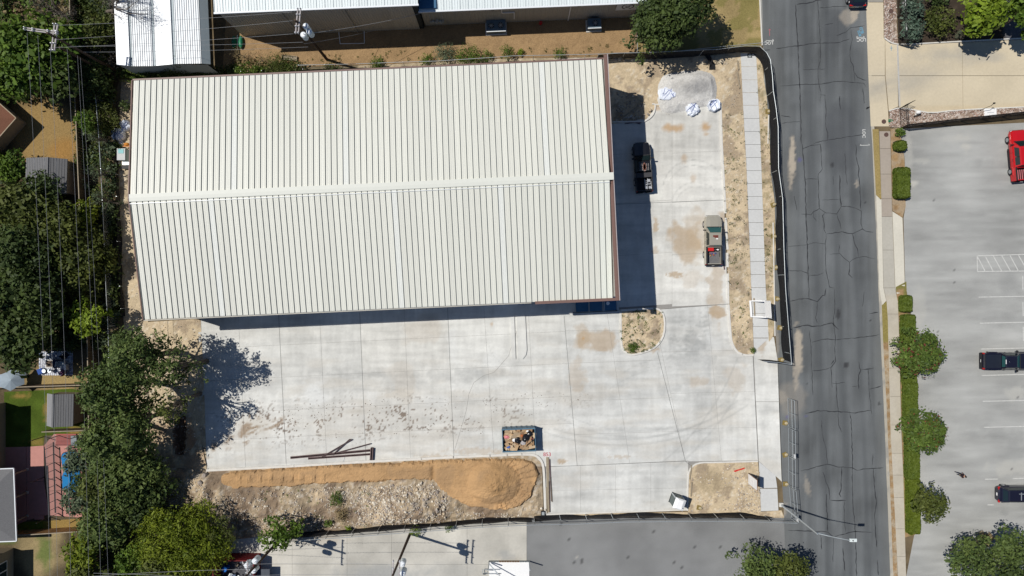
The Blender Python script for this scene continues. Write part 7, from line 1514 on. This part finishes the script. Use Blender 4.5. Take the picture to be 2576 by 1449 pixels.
# sacks
def sack(label, u, v, s, z, flat=.5, rz=0, open_=False, sx=1.0):
    s *= 1.22; t = thing('bulk_sack', label, 'sack', W(u, v, 0, z=z), rz, 'crumpled white bulk sacks with blue straps'); m = MB()
    n, k = 22, 7; rr = random.Random(int(u)); V = []; F = []
    prof = [(1.0, 0), (1.02, .35), (.92, .75), (.7, .95), (.45, 1.0), (.2, .9), (.02, .8)] if not open_ else [(1.0, 0), (1.02, .5), (.98, .95), (.84, 1.0), (.76, .75), (.70, .3), (.02, .2)]
    ph = [rr.uniform(.86, 1.1) for _ in range(n)]; zz = [rr.uniform(.75, 1.2) for _ in range(n)]
    for j, (pr, pz) in enumerate(prof):
        for i in range(n): a = 2*math.pi*i/n; q = s*pr*(ph[i] if j < 4 else (1+ph[i])/2); V.append((q*math.cos(a)*sx, q*math.sin(a), s*flat*pz*(zz[(i+j) % n] if j else 1)))
    for j in range(k-1):
        for i in range(n): F.append((j*n+i, j*n+(i+1) % n, (j+1)*n+(i+1) % n, (j+1)*n+i))
    F.append(tuple((k-1)*n+i for i in range(n))); m.add(V, F); m.build('sack', M_SACK, t)
    for q in range(3):
        a = rr.uniform(0, 6); c_, s_ = math.cos(a), math.sin(a); ofs = (q-1)*s*.35
        MB().path([Vector((c_*x*s-s_*ofs, s_*x*s+c_*ofs, s*flat*(1.08-.5*abs(x)**3))) for x in (-.9, -.5, 0, .5, .9)], .022, 4).build('strap', M_SACKB, t)
    return t
sack('white sack lying open and empty like a shirt on gravel pile', 1672, 239, .62, .42, .25, .2, sx=1.25); sack('small crumpled sack beside the shirt shaped sack on gravel', 1691, 240, .30, .45, .4); sack('strip of empty sack draped upward on gravel pile', 1684, 230, .22, .5, .3, 1.2, sx=1.6)
sack('full white sack with blue stripes on concrete below gravel pile', 1741, 276, .66, 0, .65); sack('open topped white sack near right kerb below gravel', 1794, 266, .60, 0, .8, 0, True)
sack('lower silvery foil sack left of the warehouse', 301, 340, .62, 0, .9); sack('upper silvery foil sack touching warehouse roof edge', 318, 317, .55, 0, .9); sack('small foil sack end below the two silvery sacks', 303, 357, .26, 0, .5)
# compact machine left of warehouse
mc = thing('mixer_machine', 'grey and orange towed mixer machine tucked beside warehouse wall', 'machine', W(326, 395))
MB().box((-.35, .1, .75), (.95, 1.35, .8)).build('hood', mat('hood_grey', (.40, .42, .42), .5, var=.1), mc); MB().box((-.35, .45, 1.17), (.6, .5, .03)).build('decal', M_TEAL, mc); MB().box((.35, .0, .6), (.45, 1.3, .9)).build('drum', mat('dark_green_metal', (.03, .045, .03), .6), mc)
MB().box((.2, 1.15, .55), (1.3, .14, .14)).build('front_beam', M_ORANGE, mc); MB().ball((0, 1.35, .6), .35, 1, .6, .7, 8, 6).build('hopper', M_ORANGE, mc); MB().box((-.1, -.8, .4), (.9, .4, .25)).build('engine', M_GALV, mc); MB().box((-.1, -1.25, .35), (1.1, .4, .2)).build('tread', M_PLAST, mc)
MB().bar((-.7, -.75, .35), (-1.2, -.8, .3), .08, .08).build('drawbar', M_PLAST, mc)
for s in (-.75, .65): MB().tube((s-.08, -.2, .33), (s+.08, -.2, .33), .33, .33, 14).build('wheel', M_TYRE, mc)
# framed sign by the sidewalk
c0 = W(1905, 772); fr = thing('framed_sign_stand', 'large white framed sign stand straddling the new sidewalk', 'sign stand', c0)
def lw(u, v, h): q = W(u, v, h); return Vector((q.x-c0.x, q.y-c0.y, h))
yt, yb_ = 757, 797; g = lambda v: (v-757)/40*3
bx = 1915
for v in (yt, yb_):
    MB().tube(lw(bx+g(v), v, 0)*Vector((1, 1, 0))+Vector((0, 0, 0)), Vector((lw(bx+g(v), v, 0).x, lw(bx+g(v), v, 0).y, 2.75)), .07, .07, 8).build('upright', M_WHITE, fr)
    a = lw(1887+g(v), v, .12); b = Vector((lw(bx+g(v), v, 0).x, lw(bx+g(v), v, 0).y, 1.3)); MB().bar(a, b, .11, .08).build('brace', M_WHITE, fr); MB().bar(a, Vector((b.x, b.y, .12)), .12, .1).build('skid', M_WHITE, fr)
a = lw(1887, yt-1, .28); b = lw(1890, yb_+1, .28); MB().bar(a, b, .22, .16).build('cross_bar', M_WHITE, fr); 
p1 = lw(bx, yt, 0); p2 = lw(bx+3, yb_, 0); MB().add([(p1.x, p1.y, .95), (p2.x, p2.y, .95), (p2.x, p2.y, 2.75), (p1.x, p1.y, 2.75), (p1.x+.05, p1.y, .95), (p2.x+.05, p2.y, .95), (p2.x+.05, p2.y, 2.75), (p1.x+.05, p1.y, 2.75)], [(3, 2, 1, 0), (4, 5, 6, 7), (0, 1, 5, 4), (2, 3, 7, 6), (1, 2, 6, 5), (3, 0, 4, 7)]).build('board', M_WHITE, fr)
beam('timber post lying under the white framed sign stand', (1896, 750), (1898, 794), .12, .1, .04, 'timber_post', M_WOOD, None, 'post', False)
# leaning site notice sign bottom right
c1 = W(1880, 1190); ns = thing('notice_board', 'tall white three panel notice board on the dirt corner', 'sign', c1)
for s in (0, 1.1): MB().box((.1, -s, 1.45), (.09, .09, 2.9)).build('post', M_WOOD, ns)
MB().box((.04, -.55, 1.7), (.05, 1.25, 2.9)).build('backing', mat('brown_edge', (.2, .10, .06), .7), ns)
for k in range(3): MB().box((0.0, -.55, .78+.93*k), (.03, 1.14, .86)).build('panel', M_WHITE, ns)
MB().bar((.1, -.3, 2.4), (1.3, -.3, .05), .07, .07).build('prop', M_WOOD, ns)
t = linkmesh('red_cloth', MB().prism([(-.65, -.16), (-.2, -.02), (.1, .05), (.6, .22), (.65, .1), (.25, -.05), (.0, -.1), (-.5, -.3)], 0, .05).me('red_cloth', M_REDW), None, W(1858, 1180, 0, z=.16)); setp(t, 'bright red cloth strip on dirt beside the notice board', 'cloth')
# portable toilet
pt = thing('portable_toilet', 'grey portable toilet with white roof at lower end of entry slab', 'portable toilet', W(1698, 1254), math.radians(-20))
MB().box((0, 0, 1.08), (1.1, 1.1, 2.1)).build('cabin', mat('toilet_grey', (.11, .135, .13), .55, var=.1), pt); MB().box((0, .57, 1.05), (.8, .04, 1.9)).build('door', mat('toilet_door', (.14, .17, .165), .55, var=.1), pt); MB().box((.05, .60, 1.45), (.3, .02, .26)).build('door_sign', mat('yellow_notice', (.5, .4, .15), .6), pt); MB().box((-.3, .60, 1.1), (.06, .05, .14)).build('handle', M_PLAST, pt)
MB().add([(-.62, -.64, 2.12), (.62, -.64, 2.12), (.62, .64, 2.12), (-.62, .64, 2.12), (-.3, -.5, 2.32), (.3, -.5, 2.32), (.3, .5, 2.32), (-.3, .5, 2.32)], [(0, 1, 5, 4), (1, 2, 6, 5), (2, 3, 7, 6), (3, 0, 4, 7), (4, 5, 6, 7), (3, 2, 1, 0)]).build('roof', M_WHITE, pt)
for s in (-1, 1): MB().box((s*.57, .5, 1.08), (.06, .14, 2.14)).build('corner_post', M_GALV, pt)
MB().tube((.35, -.35, 2.2), (.35, -.35, 2.55), .06, .06, 8).build('vent_pipe', M_WHITE, pt); MB().box((0, 0, .03), (1.2, 1.25, .08)).build('skid_base', M_PLAST, pt)
db2 = thing('drain_box', 'small black drain grate box at bottom corner of the entry slab', 'drain', W(1366, 1290)); MB().box((0, 0, .12), (.5, .6, .3)).build('box', M_PLAST, db2); MB().box((0, 0, .28), (.3, .35, .03)).build('grate', M_GALV, db2)
mh = thing('valve_box', 'small round valve box set in top end of new sidewalk', 'valve box', W(1886, 140, 0, z=.035)); MB().tube((0, 0, 0), (0, 0, .03), .2, .2, 16).build('lid', M_GALV, mh); MB().box((0, 0, -.01), (.55, .5, .03)).build('frame', M_PLAST, mh)
for u, v, lab in ((2223, 306, 'round brown utility cover on sidewalk above lower utility cover'), (2229, 339, 'round brown utility cover at top end of old sidewalk'), (2240, 29, 'dark round cover in the upper rock bed')):
    o = MB().tube((0, 0, 0), (0, 0, .03), .26, .26, 18).build('manhole_cover', mat('rusty_lid', (.10, .06, .05), .7)); o.location = W(u, v, 0, z=.03 if v > 100 else .12); setp(o, lab, 'cover')
o = MB().box((0, 0, 0), (.5, .3, .05)).build('valve_cover', M_GREENP); o.location = W(2239, 304, 0, z=.1); setp(o, 'small green valve lid in the lower rock bed', 'cover')
# collapsed black fabric on the dirt
fl = MB(); pts = [(1776, 143), (1783, 152), (1789, 165), (1790, 176)]; V = []
for i, (u, v) in enumerate(pts):
    for k in range(5): p = W(u-7+k*3.4, v, 0); V.append((p.x, p.y, .12+.22*math.sin(k*1.3+i)**2+.7*(1-i/3.0)*.5))
fl.add(V, [(i*5+k, i*5+k+1, (i+1)*5+k+1, (i+1)*5+k) for i in range(3) for k in range(4)]); o = fl.build('fallen_screen', M_BLACKF, smooth=True); setp(o, 'loose flap of black screen fallen on the dirt above gravel pile', 'screen')
t = thing('dead_bird_debris', 'small dark debris lying at right edge of the street', 'debris', W(2180, 273, 0, z=.01), .6)
for k in range(4): MB().ball((k*.1, .05*math.sin(k*2), .05), .09, 1.3, .6, .5, 7, 5, .2).build('piece', M_PLAST, t)

# junk yard with red walls, bottom left, and open shed bottom centre
jy = thing('junk_pen', 'dark red walled pen full of scrap beside bottom mesquite tree', 'pen', W(610, 1420))
for (x, y, sx, sy) in ((-.2, 1.3, 4.6, .1), (2.1, -1.2, .1, 5.0), (-2.5, -1.2, .1, 5.0)): MB().box((x, y, 1.1), (sx, sy, 2.2)).build('wall', M_REDD, jy)
MB().box((-.2, -1.2, -.01), (4.6, 4.9, .06)).build('floor', mat('pen_floor', (.08, .08, .09), .8, var=.4), jy)
MB().box((2.9, -1.6, 1.3), (1.5, 3.2, .08)).build('side_roof', mat('slate_roof', (.07, .08, .10), .7, var=.3), jy)
r = random.Random(31); sc = [M_BLUEG, M_WHITE, M_GALV, M_PLAST, M_WOOD, mat('blue_grey_scrap', (.16, .22, .32), .6)]
scrap_t = thing('scrap_heap', 'tangled heap of grey and white scrap filling the red walled pen', 'scrap', W(610, 1420))
for i in range(46):
    R3 = Matrix.Rotation(r.uniform(-.6, .6), 3, 'X') @ Matrix.Rotation(r.uniform(0, 3), 3, 'Z'); o = MB().box((0, 0, 0), (r.uniform(.1, .9), r.uniform(.06, .35), r.uniform(.03, .2)), M=R3).build('scrap_piece', sc[i % 6], scrap_t); o.location = (r.uniform(-2.2, 1.9), r.uniform(-3.2, 1.0), r.uniform(.1, .6))
t = thing('blue_barrel', 'bright blue plastic barrel inside the junk pen', 'barrel', W(573, 1424)); MB().tube((0, 0, .05), (0, 0, .95), .3, .3, 14).build('drum', M_BLUEPL, t); MB().tube((0, 0, .95), (0, 0, 1.0), .32, .28, 14).build('lid', M_BLUEPL, t)
os_ = thing('open_shed', 'open fronted white floored shed with rusty skirt at bottom edge', 'shed', W(1281, 1420))
for i in range(16):
    MB().box((-2.25+.3*i, .45, .22), (.27, .05, .42)).build('skirt_board', mat('rusty_sheet' if 3 < i < 12 else 'grey_sheet', (.22, .14, .08) if 3 < i < 12 else (.25, .27, .27), .8, var=.3), os_)
MB().box((0, -.85, .05), (4.7, 2.5, .08)).build('floor', M_WHITE, os_)
for x in (-2.35, 2.35):
    for y in (.4, -2.3): MB().box((x, y, 1.3), (.12, .12, 2.6)).build('post', M_GALV, os_)
MB().bar((-2.35, .3, .5), (-.5, -1.0, 2.4), .1, .1).build('diagonal_bar', M_GALV, os_)
MB().box((.9, -1.75, 1.1), (2.8, .06, 2.0)).build('back_wall', mat('shade_blue_wall', (.20, .25, .34), .7), os_)
rpm = ribbed(.29, 3.0, [(.06, .05, .03), (.2, .04, .02)], pitch=.03).me('roof_sheet', M_WHITEM)
for i in range(16): linkmesh('roof_sheet', rpm, os_, (-2.4+.3*i+.29, -2.2, 2.65), (0, 0, math.pi))
t = thing('metal_cart', 'low metal cart frame left of the open shed', 'cart', W(1236, 1436))
for a, b in (((-1, -.2, .4), (1, -.2, .4)), ((-1, .3, .4), (1, .3, .4)), ((-1, -.2, .4), (-1, .3, .4)), ((-.8, .3, .4), (-.8, .3, 1.2)), ((-.4, .3, .4), (-.4, .3, 1.2)), ((-.8, .3, 1.2), (-.4, .3, 1.2))): MB().tube(a, b, .03).build('bar', M_GALV, t)
for x in (-.8, .8): MB().tube((x, -.3, .2), (x, -.24, .2), .2, .2, 12).build('wheel', M_TYRE, t)

# painted markings
def lines(nm, segs, w, m_, z=.004, per=True):
    for a, b in segs:
        A, B = W(*a), W(*b); o = MB().bar((A.x, A.y, z), (B.x, B.y, z), w, .004).build(nm, m_, lot if nm == 'stall_line' else None)
        if nm != 'stall_line': setp(o, kind='structure')
lines('stall_line', [((2462, 747.5), (2640, 744)), ((2465, 813), (2640, 809)), ((2468, 878), (2640, 874)), ((2469.5, 944.5), (2640, 940)), ((2472.5, 1009.5), (2640, 1006)), ((2475, 1075), (2640, 1071)), ((2478, 1205.5), (2510, 1205)), ((2548, 1204), (2640, 1201)), ((2484, 1270), (2500, 1270)),
                     ((2458, 643.5), (2640, 638)), ((2459, 683), (2640, 681)), ((2458, 643), (2459, 683)), ((2459, 646), (2478, 682)), ((2479, 645), (2498, 682)), ((2499, 644), (2520, 682)), ((2520, 643), (2542, 682)), ((2541, 643), (2562, 682)), ((2562, 642), (2585, 682)), ((2573, 760), (2574, 795)), ((2574, 822), (2575, 858)), ((2573, 695), (2573, 728))], .09, M_LINE)
def mark(txt, u, v, size, rz, m_, z=.008, nm='survey_mark'):
    cu = bpy.data.curves.new(nm, 'FONT'); cu.body = txt; cu.size = size; cu.align_x = 'CENTER'; cu.align_y = 'CENTER'; cu.offset = .012; tmp = bpy.data.objects.new('tmp', cu); COL.objects.link(tmp)
    dg = bpy.context.evaluated_depsgraph_get(); me = bpy.data.meshes.new_from_object(tmp.evaluated_get(dg)); bpy.data.objects.remove(tmp); me.materials.clear(); me.materials.append(m_)
    o = linkmesh(nm, me, None, W(u, v, 0, z=z), (0, 0, rz)); setp(o, kind='structure'); return o
mark('LOC', 2167, 100, .55, math.pi, M_LINE); mark('LOC', 1934, 108, .5, math.pi, M_LINE); mark('LOC', 2173, 336, .5, math.pi/2+math.pi, M_LINE); mark('BLD', 2168, 76, .45, 1.9, M_BLUEP); mark('8/22', 2162, 84, .4, 1.9, M_BLUEP); mark('853', 1376.5, 1143.5, .62, 0, M_PINKP)
lines('survey_line', [((2154, 94), (2175, 94)), ((2154, 94), (2157, 91)), ((2154, 94), (2157, 97)), ((2175, 94), (2172, 91)), ((2175, 94), (2172, 97)), ((1926, 102), (1947, 102)), ((1947, 102), (1943, 99)), ((1947, 102), (1943, 105)), ((2163, 366), (2188, 365)), ((2163, 366), (2166, 363)), ((2188, 365), (2185, 362))], .06, M_LINE, .008)
lines('survey_line', [((1936, 72), (1936, 90)), ((1936, 72), (1934, 76)), ((1936, 72), (1938, 76))], .05, M_PINKP, .008); lines('survey_line', [((2242, 115), (2242, 128)), ((2238, 121), (2246, 121))], .05, M_BLUEP, .02)

# ------------------------------------------------------------------ person walking in the parking lot
def person():
    base = W(2403, 1189); face = math.atan2(-.18, 1)    # walks toward the right
    t = thing('person', 'person in black t-shirt and dark jeans walking across parking lot, hands held in front', 'person', base, face)
    V = []; E = []; Rr = []
    def j(p, r, par=None):
        V.append(p); Rr.append(r)
        if par is not None: E.append((par, len(V)-1))
        return len(V)-1
    pel = j((0.02, 0, .98), .145); sp = j((.04, 0, 1.18), .145, pel); ch = j((.06, 0, 1.38), .17, sp); nk = j((.08, 0, 1.54), .065, ch); hdj = j((.11, 0, 1.66), .095, nk); tp = j((.12, 0, 1.77), .085, hdj); j((.20, 0, 1.66), .03, hdj)
    for s, fx in ((1, -.16), (-1, .14)):
        hp = j((.02, s*.10, .92), .105, pel); kn = j((.02+fx*.55+.06, s*.11, .50), .065, hp); an = j((fx, s*.12, .09), .045, kn); j((fx+.17, s*.13, .04), .038, an)
        sh = j((.05, s*.20, 1.44), .065, ch); el = j((.02, s*.27, 1.15), .045, sh); wr = j((.22, s*.10, 1.08), .032, el); pm = j((.29, s*.05, 1.08), .036, wr)
        for k in range(4): a = j((.33, s*(.075-.022*k), 1.085-.008*k), .010, pm); b = j((.365, s*(.06-.02*k), 1.07-.008*k), .009, a); j((.375, s*(.045-.018*k), 1.045), .008, b)
        a = j((.29, s*.01, 1.11), .011, pm); j((.325, s*-.01, 1.12), .009, a)
    me = bpy.data.meshes.new('body'); me.from_pydata(V, E, []); o = bpy.data.objects.new('body', me); COL.objects.link(o)
    md = o.modifiers.new('s', 'SKIN'); md.use_smooth_shade = True; sv = me.skin_vertices[0].data
    for i, q in enumerate(Rr): sv[i].radius = (q, q*(.72 if i in (1, 2) else 1)); sv[i].use_root = (i == 0)
    for i in (1, 2, 0): sv[i].radius = (Rr[i]*.75, Rr[i]*1.05)
    o.modifiers.new('u', 'SUBSURF').levels = 1; dg = bpy.context.evaluated_depsgraph_get(); nm = bpy.data.meshes.new_from_object(o.evaluated_get(dg)); bpy.data.objects.remove(o)
    nm.materials.clear()
    for q in (mat('skin', (.42, .24, .17), .6, var=0), mat('black_shirt', (.022, .012, .016), .85, var=.2), mat('dark_jeans', (.018, .022, .045), .85, var=.2), mat('brown_boot', (.10, .055, .045), .8)): nm.materials.append(q)
    for p in nm.polygons:
        c = p.center; arm = abs(c.y) > .16 or c.x > .16
        if c.z > 1.52 or (c.x > .16 and c.z > 1.0 and c.z < 1.3) or (abs(c.y) > .2 and c.z < 1.27 and c.z > 1.02): k = 0
        elif c.z > 1.0: k = 1
        elif c.z > .13: k = 2
        else: k = 3
        p.material_index = k; p.use_smooth = True
    nm.name = 'body'; linkmesh('body', nm, t)
    MB().ball((.10, 0, 1.74), .11, 1.05, .95, .9, 12, 8).build('hair', mat('dark_hair', (.02, .014, .01), .8), t, smooth=True); f = MB()
    for s in (-1, 1): f.ball((.195, s*.035, 1.69), .013, n=6, m=4)
    f.build('eyes', M_PLAST, t)
    for s in (-1, 1): MB().ball((.10, s*.098, 1.67), .03, .6, .4, 1, 6, 5).build('ear', MATS['skin'], t)
    MB().box((.2, 0, 1.62), (.02, .05, .012)).build('mouth', mat('lips', (.30, .12, .10), .6), t); MB().tube((.03, 0, .96), (.03, 0, 1.0), .16, .155, 14).build('belt', M_WOOD, t)
person()
